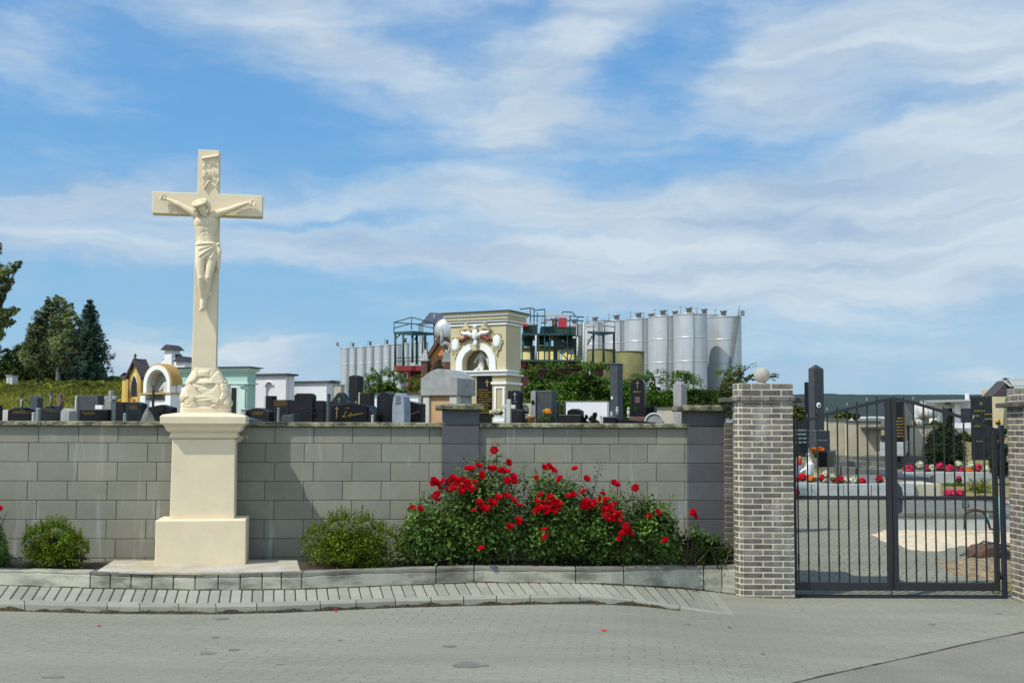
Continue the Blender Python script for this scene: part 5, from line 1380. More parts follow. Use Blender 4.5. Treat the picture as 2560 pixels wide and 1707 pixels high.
w_ = g['_w']; h_ = g['_h']; mb = MB(); mb.box(-w_/2 - .035, -w_/2 - .002, -.03, .10, 0, h_ - .0); pp = mb.build('side_pillar', 'palestone', g, bevel=.004)
g = hs(200, 268, 268, 1023, 15.0, 'flat', 'black', 'low wide black gravestone with gold lettering under the slate one', ins=('gold', 2, .55, .8, -.4, .1))
mb = MB(); mb.box(.02, .12, .0, .06, g['_h'], g['_h'] + .055); mb.build('plaque', 'white', g, bevel=.003)
mb = MB(); mb.box(-.03, -.015, -.16, -.14, 0, g['_h'] * .75); mb.tube([(-.02, -.15, g['_h'] * .75), (.10, -.15, g['_h'] * .82)], .006); mb.build('lantern_hook', 'silver', g)
# grey stone cross J
Y = 17.0; o = P(276, HOR, Y); zg = terrain(o.x, o.y); rt = thing('grave_cross', 'pale grey stone cross on a square column, left of a black gravestone', 'grave cross', (o.x, o.y, zg), R(-25))
s = Y / F; zz = lambda py: Z(276, py, Y) - zg
mb = MB(); mb.box(-.075, .055, -.06, .06, 0, zz(1000)); mb.build('column', 'greystone', rt, bevel=.006)
mb = MB(); mb.box(-.033, .033, -.035, .035, zz(1003), zz(977)); mb.box(-.115, -.034, -.03, .03, zz(999), zz(990)); mb.box(.034, .115, -.03, .03, zz(999), zz(990)); mb.build('cross', 'greystone', rt, bevel=.006)
g = hs(290, 309, 314, 1005, 16.2, 'flat', 'black', 'black gravestone with a small bunch of yellow flowers on top'); bunch(g, 303, 1001, 16.2, .035, .02, 60, .018, 'flower_y')
g = hs(314, 352, 359, 1004, 15.2, 'seg', 'blackgreen', 'green black gravestone in front of the yellow chapel tomb', p=.03, ins=('gold', 2, .62, .8, -.25, .4)); bunch(g, 342, 1000, 15.2, .04, .02, 60, .018, 'flower_o')
post(307, 311, 1036, 14.1, 'silver', 'thin pale metal post before two black gravestones')
g = hs(372, 428, 430, 1011, 16.4, 'peak', 'blackm', 'black gravestone with a low peaked top under a thin iron cross'); 
c = Matrix.Rotation(-g.rotation_euler.z, 3, 'Z') @ (P(381, 1015, 16.35) - g.location); s = 40 * 16.4 / F
mb = MB(); mb.box(c.x - .014, c.x + .014, c.y, c.y + .025, c.z - .05, c.z + s); mb.box(c.x - .125, c.x + .125, c.y + .003, c.y + .022, c.z + s * .40, c.z + s * .40 + .022); mb.build('iron_cross', 'iron', g)
# rough boulder gravestone
o = P(371, HOR, 14.6); zg = terrain(o.x, o.y); rt = thing('boulder_gravestone', 'rough grey boulder used as a low grave marker left of the crucifix pedestal', 'gravestone', (o.x, o.y, zg))
hh = Z(371, 1029, 14.6) - zg; mb = MB(); vs2 = []; mb.sph((0, 0, hh * .45), 31 * 14.6 / F, .13, hh * .58, n=28, m=18)
mb.v = [tuple(Vector(v) * (1 + .12 * noise.noise(Vector(v) * 7) + .05 * noise.noise(Vector(v) * 22))) for v in mb.v]; mb.build('stone', 'greyslab', rt)
mb = MB(); mb.box(-.03, .015, -.19, -.10, hh * .70, hh * .86); mb.build('plaque', 'black', rt)
hs(404, 452, 455, 1024, 17.5, 'slantr', 'blackm', 'dark slanted gravestone just left of the carved rocks', p=.06)
# ---- right of the crucifix
g = hs(575, 631, 633, 1036, 14.2, 'slantr', 'black', 'black slanted grave cover touching the crucifix pedestal', p=.075, dmin=.5, a=R(-4))
g = hs(613, 672, 682, 1019, 15.3, 'seg', 'blackm', 'low wide black gravestone with dim gold script right of the crucifix', p=.06, ins=('gold', 2, .50, .74, -.2, .3))
post(601, 612, 1024, 15.4, 'palestone', 'pale stone post left of the low black gravestone with script', d=.2)
g = hs(665, 679, 681, 989, 16.6, 'flat', 'black', 'narrow black pillar stone before the pinkish white tomb'); mb = MB(); mb.box(-g['_w']/2 - .035, -g['_w']/2 - .002, 0, .1, 0, g['_h']); mb.build('side_panel', 'palestone', g)
hs(682, 721, 722, 999, 16.3, 'flat', 'blackm', 'brown black gravestone crowded with gold lettering', ins=('gold', 4, .72, .97, -.45, .45))
post(692, 696, 1022, 14.15, 'bluestone', 'thin pale blue post beside the small rounded gravestone')
hs(704, 734, 738, 1033, 14.4, 'slantl', 'slate', 'small slate gravestone with a pale sloping top edge', p=.04, ins=('silver', 3, .6, .85, -.4, .4))
# stepped black headstone
o, w, d = fit(725, 808, 817, 15.6, R(-9)); zg = terrain(o.x, o.y); rt = thing('gravestone', 'big stepped black gravestone with a raised middle before the white wall', 'gravestone', (o.x, o.y, zg), R(-9))
h1 = Z(770, 1001, 15.6) - zg; h2 = Z(770, 983, 15.6) - zg; s = 15.6 / F
mb = MB(); mb.ext([(-w/2, 0), (w/2, 0), (w/2, h1 - .01), (w/2 - .02, h1), (-w/2 + .02, h1), (-w/2, h1 - .01)], 0, .15); mb.build('wings', 'blackm', rt, bevel=.006)
x0 = -w/2 + 14 * s; x1 = x0 + 48 * s; mb = MB(); mb.ext([(x0, h1 * .2), (x1, h1 * .2), (x1, h2 - .03), (x1 - .03, h2), (x0 + .03, h2), (x0, h2 - .03)], -.03, .13); mb.build('stone', 'blackm', rt, bevel=.006)
k = inscr(rt, w, h1, h1 - .2, h1 - .1, 'slate', 2, -.2, .3, y=-.036)
post(817, 824, 987, 15.4, 'slate', 'tall slim slate post between two black gravestones')
hs(824, 872, 874, 980, 16.3, 'serp', 'blackgreen', 'green black gravestone with humped top and a pale green cross', p=.14, cross=('silver', 0, .78, .13))
hs(872, 893, 897, 937, 17.2, 'peak', 'blackm', 'tall narrow black obelisk gravestone in front of the steel tanks', p=.02, base=False, dmin=.16)
post(895, 899, 984, 16.4, 'palestone', 'slim pale post right of the tall black obelisk')
hs(900, 925, 929, 981, 16.3, 'flat', 'blackm', 'black gravestone behind the wide one with gold cursive', ins=('slate', 1, .8, .84, -.3, .3))
g = hs(828, 917, 919, 1007, 14.5, 'peak', 'black', 'wide black gravestone with gold cross and large gold cursive writing', p=.035, a=R(-5), ins=('gold', 1, .66, .78, -.16, .02))
w_, h_ = g['_w'], g['_h']; gcross(g, -.33 * w_, h_ - .075, .065, y=-.008, t=.13)
mb = MB(); mb.tube([(-.33 * w_, -.01, h_ - .12), (-.32 * w_, -.012, h_ - .17), (-.335 * w_, -.012, h_ - .24)], [.008, .014, .009], 8); mb.build('figure_ornament', 'tanwood', g)
mb = MB(); pl = []
L0 = (-.14 * w_, h_ - .18)
mb.tube([(L0[0] + .05, -.008, L0[1] + .055), (L0[0] + .025, -.008, L0[1] + .065), (L0[0] + .015, -.008, L0[1] + .03), (L0[0] - .01, -.008, L0[1] - .01), (L0[0] - .02, -.008, L0[1] + .005), (L0[0] + .045, -.008, L0[1] - .005)], .0035, 6)
for i in range(60):
    t = i / 59; pl.append((L0[0] + .055 + .20 * t, -.008, L0[1] + .012 + .034 * t + (.013 * (1 - .5 * t)) * math.sin(t * 46)))
mb.tube(pl, .0028, 6); mb.tube([(L0[0] + .10, -.008, L0[1] + .055), (L0[0] + .085, -.008, L0[1] + .02), (L0[0] + .075, -.008, L0[1] - .02)], .003, 6)
mb.build('cursive_lettering', 'gold', g); bunch(g, 890, 1005, 14.55, .018, .014, 40, .012, 'flower_y')
hs(917, 941, 942, 1012, 15.1, 'slantr', 'blackgreen', 'dark gravestone whose top slopes steeply down to the right', p=.13, dmin=.2)
post(928, 933, 1040, 14.15, 'palestone', 'short cream post right of the gold cursive gravestone')
hs(942, 980, 984, 979, 15.1, 'seg', 'black', 'tall black gravestone with curved top beside a blue grey pillar', p=.06, ins=('slate', 5, .45, .85, -.3, .3))
hs(979, 1013, 1015, 982, 14.4, 'taper', 'bluestone', 'blue grey marble gravestone tapering to a rounded top', dmin=.16, ins=('slate', 5, .60, .9, -.25, .25))
g = hs(1012, 1053, 1054, 1000, 15.3, 'slantr', 'black', 'black gravestone with slanted top and a brown gold stripe', p=.05)
mb = MB(); w_, h_ = g['_w'], g['_h']; mb.hexa([(-.35*w_, -.006, h_-.22), (.4*w_, -.006, h_-.155), (.4*w_, .002, h_-.155), (-.35*w_, .002, h_-.22)], [(-.35*w_, -.006, h_-.21), (.4*w_, -.006, h_-.145), (.4*w_, .002, h_-.145), (-.35*w_, .002, h_-.21)]); mb.build('stripe', 'tanwood', g)
# ---- right of the dark pillar
o = P(1247, HOR, 14.4); zg = terrain(o.x, o.y); rt = thing('stepped_pedestal', 'low white stepped pedestal left of the white grave cross', 'pedestal', (o.x, o.y, zg)); s = 14.4 / F
hh = Z(1247, 1038, 14.4) - zg; mb = MB(); mb.sqloft([(.075, .07, 0), (.070, .065, hh - .06), (.058, .055, hh - .055), (.058, .055, hh - .01), (.064, .06, hh - .008), (.064, .06, hh)]); mb.build('stone', 'white', rt, bevel=.003)
flower_thing('white flowers in front of the cream arched tomb', 1237, 1030, 14.9, .07, .045, 130, .03, 'flower_w', zg=.80)
flower_thing('small cream flowers on top of the white pedestal', 1252, 1028, 14.35, .035, .03, 60, .022, 'flower_w', zg=.9)
Y = 14.3; o = P(1272, HOR, Y); zg = terrain(o.x, o.y); rt = thing('grave_cross', 'white painted grave cross in front of the black arched gravestone', 'grave cross', (o.x, o.y, zg), R(-12)); zz = lambda py: Z(1272, py, Y) - zg
mb = MB(); mb.box(-.027, .027, -.03, .03, 0, zz(998)); mb.box(-.095, -.028, -.027, .027, zz(1022), zz(1012)); mb.box(.028, .088, -.027, .027, zz(1022), zz(1012)); mb.build('cross', 'palestone', rt, bevel=.006)
hs(1270, 1276, 1276, 976, 15.2, 'flat', 'blackm', 'narrow dark side slab left of the black arched gravestone', base=False)
hs(1277, 1298, 1300, 974, 15.0, 'seg', 'black', 'tall black gravestone with arched top, silver cross and wide foot', p=.03, cross=('silver', 0, .86, .17), ins=('silver', 1, .60, .65, -.3, .3))
hs(1276, 1304, 1306, 1022, 14.7, 'peak', 'blackm', 'dark low gravestone foot behind the white grave cross', p=.02)
rt = flower_thing('cream flower wreath standing right of the black arched gravestone', 1313, 1022, 15.2, .05, .075, 230, .028, 'flower_w', zg=.8)
flower_thing('dry cream flowers with yellow spots near the brown pot', 1318, 1045, 14.9, .06, .06, 150, .026, 'flower_w', zg=.8)
g = hs(1329, 1380, 1392, 976, 15.3, 'flat', 'slate', 'grey granite gravestone with pale side pillars and an oval portrait', a=R(-16), ins=('gold', 3, .62, .86, -.1, .2))
w_, h_ = g['_w'], g['_h']
mb = MB(); mb.box(-w_/2 - .004, -w_/2 + .065, -.03, .11, 0, h_ - .01); pl_ = mb.build('side_pillar', 'greystone', g, bevel=.004)
mb = MB(); mb.lathe([(.0225, 0), (.0225, .008), (.018, .012)], (0, 0, 0), 18); mb.v = [(x - w_/2 + .03, -.03 - z, y * 1.45 + h_ * .88) for x, y, z in mb.v]; mb.build('portrait', 'black', pl_)
o = P(1366, 1045, 14.6); rt = thing('flower_bush', 'dark green grave plant topped by yellow and orange flowers', 'plant', (o.x, o.y, terrain(o.x, o.y)))
leaves('foliage', shell((o.x, o.y, o.z - .03), (.12, .09, .10), 700, .2), .03, 'treeleaf', rt, up=.5); bunch(rt, 1368, 1028, 14.55, .055, .035, 120, .028, 'flower_y', 'blooms'); bunch(rt, 1374, 1030, 14.5, .025, .02, 40, .024, 'flower_o', 'blooms')
o = P(1328, 1049, 14.35); rt = thing('plant_pot', 'small rusty orange pot left of the dark flower bush', 'pot', (o.x, o.y, o.z - .10)); mb = MB(); mb.lathe([(.035, 0), (.05, .12), (.055, .125), (.055, .145), (.045, .145), (.03, .10)], n=18); mb.build('body', 'terracotta', rt); bunch(rt, 1328, 1044, 14.35, .035, .02, 50, .02, 'sumac', 'dry_leaves')
hs(1393, 1399, 1399, 1003, 15.6, 'flat', 'slate', 'thin slate slab between grey granite gravestone and low black one', base=False)
hs(1396, 1452, 1453, 1036, 14.8, 'flat', 'blackm', 'low wide dark brown black gravestone right of the yellow flowers')
hs(1418, 1452, 1453, 1021, 15.4, 'seg', 'black', 'small black gravestone with curved top standing behind the low one', p=.035)
post(1410, 1415, 1008, 15.2, 'bronze', 'thin dark bronze candle post behind the low brown black gravestone', name='candle_post')
for i, (x0, x1, yt, lab) in enumerate(((1454, 1472, 1036, 'small dark conifer left in front of the rough white wall'), (1468, 1500, 1030, 'taller dark conifer in front of the rough white wall'))):
    Y = 14.9; o = P((x0 + x1) / 2, HOR, Y); zg = terrain(o.x, o.y); rt = thing('dwarf_conifer', lab, 'shrub', (o.x, o.y, zg)); zt = Z(x0, yt, Y); zb2 = Z(x0, 1062, Y)
    pts = []
    for _ in range(1100):
        t = random.random(); wv = (x1 - x0) / 2 * s * (1 - t * .75) * random.uniform(.2, 1) ** .5; a_ = random.uniform(0, 6.28); pts.append((o.x + wv * math.cos(a_) + .02 * math.sin(9 * t), o.y + wv * .7 * math.sin(a_), zb2 + (zt - zb2) * t * random.uniform(.8, 1)))
    leaves('foliage', pts, .028, 'thuja', rt, asp=.4, up=.6)
    mb = MB(); mb.cyl((0, 0, 0), (0, 0, zb2 - zg + .05), .02); mb.build('trunk', 'bark', rt)
hs(1507, 1539, 1541, 1041, 14.6, 'flat', 'black', 'small black gravestone with thin white frame at its left'); post(1501, 1506, 1041, 14.7, 'palestone', 'white post at the left edge of the small black gravestone', d=.1)
# lantern
def lantern(px, yt, yb, Y, label, m='silver'):
    o = P(px, yb, Y); rt = thing('grave_lantern', label, 'lantern', o); h = Z(px, yt, Y) - o.z
    mb = MB(); mb.lathe([(.022, 0), (.024, h * .08), (.018, h * .1)], n=12); mb.build('base', m, rt)
    mb = MB(); mb.lathe([(.017, h * .1), (.02, h * .7)], n=12); mb.build('glass', 'palestone', rt)
    mb = MB(); mb.lathe([(.024, h * .7), (.016, h * .88), (.004, h)], n=12); mb.build('lid', m, rt)
lantern(1529, 1028, 1043, 14.7, 'pale square lantern left in a pair on the small black gravestone'); lantern(1543, 1016, 1034, 15.2, 'taller pale lantern beside the dark obelisk foot'); lantern(1571, 1017, 1044, 15.0, 'white lantern just left of the black gravestone with gold cross')
g = hs(1525, 1545, 1558, 911, 16.6, 'flat', 'slate', 'tall square dark grey obelisk gravestone with a small white oval', a=R(-34), base=False)
mb = MB(); mb.sqloft([(g['_w'] / 2 + .01, g['_d'] / 2 + .01, g['_h']), (g['_w'] / 2 + .01, g['_d'] / 2 + .01, g['_h'] + .012), (.02, .02, g['_h'] + .03)], 0, g['_d'] / 2); mb.build('cap', 'slate', g)
mb = MB(); mb.lathe([(.014, 0), (.014, .006)], n=14); w_, h_ = g['_w'], g['_h']; hz = Z(1527, 994, 16.6) - g.location.z; mb.v = [(x - w_ * .22, -.001 - z, y * 1.5 + hz) for x, y, z in mb.v]; mb.build('portrait', 'white', g)
g = hs(1577, 1611, 1616, 944, 15.2, 'arch', 'black', 'tall black round topped gravestone with gold cross and name', a=R(-12), cross=('gold', 0, .88, .12), ins=('gold', 1, .64, .71, -.36, .36))
w_, h_ = g['_w'], g['_h']; mb = MB(); mb.box(-.035, .03, -.006, .002, h_ - .34, h_ - .26); mb.build('engraved_portrait', 'tanwood', g); mb = MB(); mb.box(-w_/2 - .02, w_/2 + .03, -.05, .16, .16, h_ - .53); mb.build('plinth', 'tanwood', g, bevel=.006)
bunch(g, 1596, 1022, 15.05, .035, .04, 120, .02, 'treeleaf', 'wreath')
hs(1612, 1636, 1638, 1014, 15.6, 'slantl', 'blackgreen', 'dark green black gravestone leaning behind the arched grey stone', p=.03, cross=('slate', .1, .7, .2))
g = hs(1612, 1659, 1661, 1033, 14.3, 'arch', 'greystone', 'semicircular grey stone with pale rim low above the wall', a=R(-6)); 
w_, h_ = g['_w'], g['_h']; mb = MB(); n = 14; pl = []
for i in range(n + 1): t = math.pi * i / n; pl.append((w_/2 * .98 * math.cos(t), -.004, h_ - w_/2 + w_/2 * .98 * math.sin(t)))
mb.tube(pl, .012, 6); mb.build('rim', 'palestone', g)
g = hs(1545, 1640, 1642, 1047, 14.2, 'slantr', 'black', 'flat black grave cover with pale front edge, right of the lanterns', p=.045, a=R(-3), dmin=.5)
# dark stepped edge
hs(1683, 1704, 1715, 956, 16.8, 'peak', 'greystone', 'tall pale grey obelisk gravestone with a shaded side', a=R(-34), p=.02, dmin=.2, base=False)
# ================================================================== tombs and cemetery walls
def tomb(name, label, xl, xc, xr, Y, a, cat='tomb'):
    o, w, d = fit(xl, xc, xr, Y, a); zg = terrain(o.x, o.y) - .02
    rt = thing(name, label, cat, (o.x, o.y, zg), a)
    return rt, w, d, (lambda py: Z(xc, py, Y) - zg)
def arc_pts(cx, cz_, r, n=16, a0=0, a1=math.pi, rz=None):
    rz = rz or r
    return [(cx + r * math.cos(a0 + (a1 - a0) * i / n), cz_ + rz * math.sin(a0 + (a1 - a0) * i / n)) for i in range(n + 1)]
def arch_wall(mb, x0, x1, z0, z1, ax, ar, az0, azc, y0, y1, rz=None, n=16, tint=1.0):
    """wall slab with an arched opening (spring line azc, floor az0)"""
    rz = rz or ar
    top = arc_pts(ax, azc, ar, n, math.pi, 0, rz)
    if az0 > z0 + .001: mb.box(x0, x1, y0, y1, z0, az0, tint)
    mb.box(x0, ax - ar, y0, y1, az0, azc, tint); mb.box(ax + ar, x1, y0, y1, az0, azc, tint)
    up = [(x0, azc)] + top + [(x1, azc)]
    # quads above the arch
    xs_ = [x0] + [p[0] for p in top] + [x1]; zs_ = [azc] + [p[1] for p in top] + [azc]
    for i in range(len(xs_) - 1):
        if xs_[i+1] - xs_[i] < 1e-5: continue
        mb.ext([(xs_[i], zs_[i]), (xs_[i+1], zs_[i+1]), (xs_[i+1], z1), (xs_[i], z1)], y0, y1, tint)
def band(mb, w, d, z0, z1, ov, y0=0.0, tint=1.0):
    mb.box(-w/2 - ov, w/2 + ov, y0 - ov, y0 + d + ov, z0, z1, tint)
# --- cream tomb with wings and arched niche
A = R(-27)
rt, w, d, zz = tomb('arched_tomb', 'tall cream and white tomb with winged relief, arched niche and black plaque', 1126, 1264, 1302, 24.0, A)
px = lambda p: (p - 1195) / 138 * w      # approx pixel to local x along the front
zt = zz(797)
zA = zz(935); ar = .235 * w; axx = -.03 * w; spring = zz(905) 
mb = MB(); arch_wall(mb, -w/2, w/2, zA, zt, axx, ar, zA + .001, spring, 0, .18, rz=zz(872) - spring); mb.box(-w/2, w/2, .45, d, zA, zt); mb.box(-w/2, -w/2 + .1, .18, .45, zA, zt); mb.box(w/2 - .1, w/2, .18, .45, zA, zt)
mb.build('upper_wall', 'beigelt', rt)
ar2 = ar * 1.15; rz2 = (zz(872) - spring) * 1.12
for sd in (-1, 1):
    rr, r2 = ar * 1.05, ar * 1.52; mb = MB(); n = 20; q1 = rz2 * 1.0; q2 = rz2 * 1.38
    for i in range(n):
        t0, t1 = math.pi * i / n, math.pi * (i + 1) / n
        if 1.25 < (t0 + t1) / 2 < 1.9 or (t0 + t1 - math.pi) * sd > 0: continue
        mb.ext([(axx + rr * math.cos(t0), spring + q1 * .98 * math.sin(t0)), (axx + r2 * math.cos(t0), spring + q2 * math.sin(t0)), (axx + r2 * math.cos(t1), spring + q2 * math.sin(t1)), (axx + rr * math.cos(t1), spring + q1 * .98 * math.sin(t1))], -.035, .0)
    mb.box(min(axx + sd * r2, axx + sd * rr), max(axx + sd * r2, axx + sd * rr), -.035, 0, zA, spring)
    mb.build('arch_surround', 'white', rt)
mb = MB(); mb.box(-w/2 + .11, w/2 - .11, .40, .44, zA, zt - .1); mb.build('niche_back', 'beige', rt)
for z0, z1, ov, m in ((797, 788, .09, 'beigelt'), (788, 783.5, .12, 'white'), (783.5, 779, .14, 'beige'), (803, 797, .06, 'white'), (811, 806, .03, 'white')):
    mb = MB(); band(mb, w, d, zz(z0 + 0), zz(z1), ov); mb.build('cornice', m, rt, bevel=.004)
mb = MB(); band(mb, w, d, zz(779), zz(776.5), .16); mb.build('roof_cover', 'capdark', rt)
# wings relief, ribbons, medallions
mb = MB()
for s in (-1, 1):
    root_x = axx + s * .07 * w; zw = zz(829)
    for k in range(6):
        f = k / 5; tip = (axx + s * (.17 + .13 * f) * w, zw + (.26 - .02 * k) * (1 - .12 * f) - .02 * k)
        mb.tube([(root_x, -.03, zw - .05 + .008 * k), (root_x + s * .05 * w, -.06, zw + .05 + .01 * k), (tip[0], -.045, tip[1])], [.03, .032, .012], 6)
mb.build('wing_relief', 'beige', rt)
mb = MB(); zc = zz(836)
for s in (-1, 1): mb.tube([(axx + s * .05 * w, -.05, zc - .02), (axx + s * .13 * w, -.07, zc + .05), (axx + s * .20 * w, -.06, zc + .045), (axx + s * .25 * w, -.05, zc + .09)], [.05, .055, .045, .02], 8)
mb.sph((axx, -.06, zc + .02), .07, .05, .13); mb.sph((axx, -.07, zc + .19), .045); mb.sph((axx + .01, -.06, zc - .17), .05, .04, .07); mb.build('angel_relief', 'white', rt)
mb = MB()
for s in (-1, 1): mb.tube([(axx + s * .10 * w, -.04, zc - .05), (axx + s * .17 * w, -.06, zc - .03), (axx + s * .22 * w, -.05, zc - .11), (axx + s * .26 * w, -.04, zc - .08), (axx + s * .30 * w, -.03, zc - .12)], [.03, .045, .04, .045, .02], 6)
mb.build('ribbon', 'reddish', rt)
for s in (-1, 1):
    zm = zz(859 if s < 0 else 853); xm = axx + s * .375 * w
    mb = MB(); mb.lathe([(.095, 0), (.095, .03), (.05, .045)], n=20); mb.v = [(x + xm, -z, y * 1.6 + zm) for x, y, z in mb.v]; md = mb.build('medallion', 'white', rt)
    mb = MB(); pl = [(xm + (.115 + .014 * math.cos(6 * t)) * math.cos(t), -.015, zm + (.18 + .02 * math.cos(6 * t)) * math.sin(t)) for t in np.linspace(0, 2 * math.pi, 37)]; mb.tube(pl, .022, 6); mb.cyl((xm, -.015, zm - .19), (xm + .01, -.01, zm - .34), .035, .008, 8); mb.build('medallion_frame', 'beige', md)
# statue group in the niche
mb = MB(); zf = zA + .02; x_ = axx + .08 * w
mb.caps((x_ - .10, .24, zf + .46), (x_ - .11, .24, zf + .16), .05, .08); mb.sph((x_ - .08, .22, zf + .59), .045); mb.caps((x_ - .05, .22, zf + .44), (x_ + .04, .16, zf + .32), .022); mb.caps((x_ - .15, .2, zf + .44), (x_ - .22, .14, zf + .26), .022)
mb.caps((x_ - .12, .2, zf + .14), (x_ - .25, .12, zf + .04), .05, .035); mb.caps((x_ - .07, .2, zf + .14), (x_ - .03, .12, zf + .03), .045, .035)
fg = mb.build('statue', 'palestone', rt); remesh(fg, .012, 3)
mb = MB(); mb.lathe([(.05, 0), (.09, .04), (.05, .10), (.10, .20), (.13, .34), (.10, .44), (.04, .48), (.03, .54)], (x_ + .17, .2, zf), 16); mb.build('urn', 'palestone', rt)
# ledge and lower storey
mb = MB(); band(mb, w, d, zz(938), zz(929), .05); mb.build('ledge', 'white', rt, bevel=.005); mb = MB(); band(mb, w, d, zz(929), zz(925), .09); mb.build('ledge', 'white', rt, bevel=.005)
zl_ = zz(938); mb = MB(); mb.box(-w/2, px(1192), 0, d, 0, zl_); mb.box(px(1231), w/2, 0, d, 0, zl_); mb.box(px(1192), px(1231), .08, d, 0, zl_); mb.build('lower_wall', 'beige', rt)
mb = MB(); mb.box(px(1193), px(1230), .03, .075, 0, zl_ - .02); pq = mb.build('plaque', 'black', rt)
mb = MB(); xq = px(1217); mb.box(xq - .012, xq + .012, .02, .032, zz(965), zz(947)); mb.box(xq - .045, xq + .045, .02, .032, zz(955), zz(952.5)); mb.build('cross_ornament', 'gold', pq)
k = inscr(rt, .6, 1, zz(1035), zz(972), 'gold', 9, -.05, .52, y=.022); k.location = (px(1197), 0, 0); k.parent = pq
mb = MB(); mb.box(px(1229), w/2 + .03, -.03, d + .03, zz(960), zz(954)); mb.build('pilaster_band', 'white', rt)
mb = MB(); x0, x1 = px(1236), px(1262)
for (a_, b_, c_, e_) in ((x0, x0 + .05, zz(1060), zz(966)), (x1 - .05, x1, zz(1060), zz(966)), (x0 + .05, x1 - .05, zz(970), zz(966))): mb.box(a_, b_, -.02, 0.0, c_, e_)
mb.build('panel_frame', 'white', rt)
# --- concrete tomb with a segmental roof
rt, w, d, zz = tomb('concrete_tomb', 'low grey concrete tomb with a rounded roof and peach coloured panels', 1058, 1141, 1184, 18.0, R(-30))
zr = zz(988); mb = MB(); n = 14; hh = zz(921) - zz(945)
mb.ext([(-w/2 - .03, zr), (w/2 + .03, zr), (w/2 + .03, zz(945))] + [(w/2 * (1 - 2 * i / n) * 1.02, zz(945) + hh * (1 - (1 - 2 * i / n) ** 2)) for i in range(1, n)] + [(-w/2 - .03, zz(945))], -.03, d + .02); mb.build('roof', 'greystone', rt, bevel=.006)
mb = MB(); mb.box(-w/2 + .12, w/2 - .14, .04, .10, 0, zr); mb.build('front_panel', 'peach', rt)
mb = MB(); mb.box(-w/2, -w/2 + .12, 0, .12, 0, zr); mb.build('column', 'palestone', rt, bevel=.006); mb = MB(); mb.box(w/2 - .14, w/2, 0, .12, 0, zr); mb.build('column', 'palestone', rt, bevel=.006)
mb = MB(); mb.box(-w/2 + .02, w/2 - .02, .12, d - .02, 0, zr); mb.build('body', 'greystone', rt)
# --- orange brick gothic tomb
rt, w, d, zz = tomb('gothic_tomb', 'orange brick gothic tomb with steep dark gable, left of the cream arched tomb', 1066, 1124, 1140, 30.0, R(-24))
ax_ = 0.08 * w; ze = zz(905); za = zz(850)
mb = MB(); mb.ext([(-w/2, 0), (w/2, 0), (w/2, ze), (ax_, za), (-w/2, ze)], 0, d); mb.build('wall', 'orangebrick', rt)
mb = MB()
for s, xe in ((-1, -w/2), (1, w/2)):
    q = [(xe + s * .10, ze - .18), (xe + s * .10 + .0, ze - .02), (ax_, za + .12), (ax_, za - .06)]
    mb.ext(q, -.10, d + .1)
mb.build('roof', 'brownbrick', rt)
mb = MB(); r1, r2 = .24 * w, .36 * w; zc = zz(925); n = 10
for s in (-1, 1):
    for i in range(n):
        t0, t1 = math.pi / 2.9 * i / n, math.pi / 2.9 * (i + 1) / n
        f = lambda r_, t: (ax_ + s * (-r1 + r_ * math.cos(t)) , zc + r_ * math.sin(t))
        mb.ext([f(2 * r1, t0), f(2 * r1 + .11, t0), f(2 * r1 + .11, t1), f(2 * r1, t1)], -.06, -.002)
mb.build('pointed_arch', 'brownbrick', rt)
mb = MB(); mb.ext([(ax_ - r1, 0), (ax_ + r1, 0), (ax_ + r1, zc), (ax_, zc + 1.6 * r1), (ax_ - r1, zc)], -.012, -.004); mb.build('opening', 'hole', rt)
for s in (-1, 1):
    xe = s * w/2
    mb = MB(); mb.box(xe - .10, xe + .10, -.14, .06, 0, ze + .02); pi_ = mb.build('buttress', 'brownbrick', rt, bevel=.006)
    mb = MB(); mb.sqloft([(.13, .13, ze + .02), (.14, .14, ze + .06), (.11, .11, ze + .10), (.09, .09, ze + .18), (.02, .02, ze + .36)], xe, -.04); mb.build('pinnacle', 'greystone', pi_)
mb = MB(); mb.box(-w/2 - .12, w/2 + .12, -.16, d + .1, 0, zz(1000)); mb.build('plinth', 'brownbrick', rt)
# grey ornamental finial block between gothic and cream tomb
o = P(1106, HOR, 29.0); rt = thing('carved_finial', 'grey weathered carved stone finial above the orange brick gable', 'finial', (o.x, o.y, Z(1106, 905, 29)))
mb = MB(); zq = lambda py: Z(1106, py, 29) - rt.location.z
mb.cyl((-.03, 0, zq(868)), (-.03, 0, zq(824)), .05, .035, 8); mb.tube([(-.05, 0, zq(864)), (.06, 0, zq(858)), (.16, 0, zq(862)), (.19, 0, zq(874)), (.12, 0, zq(882)), (.06, 0, zq(875))], [.05, .06, .06, .055, .05, .03], 8); mb.ext([(-.02, 0), (.26, 0), (.24, zq(890)), (.14, zq(880)), (.02, zq(880))], -.08, .08)
mb.build('stone', 'greystone', rt); 
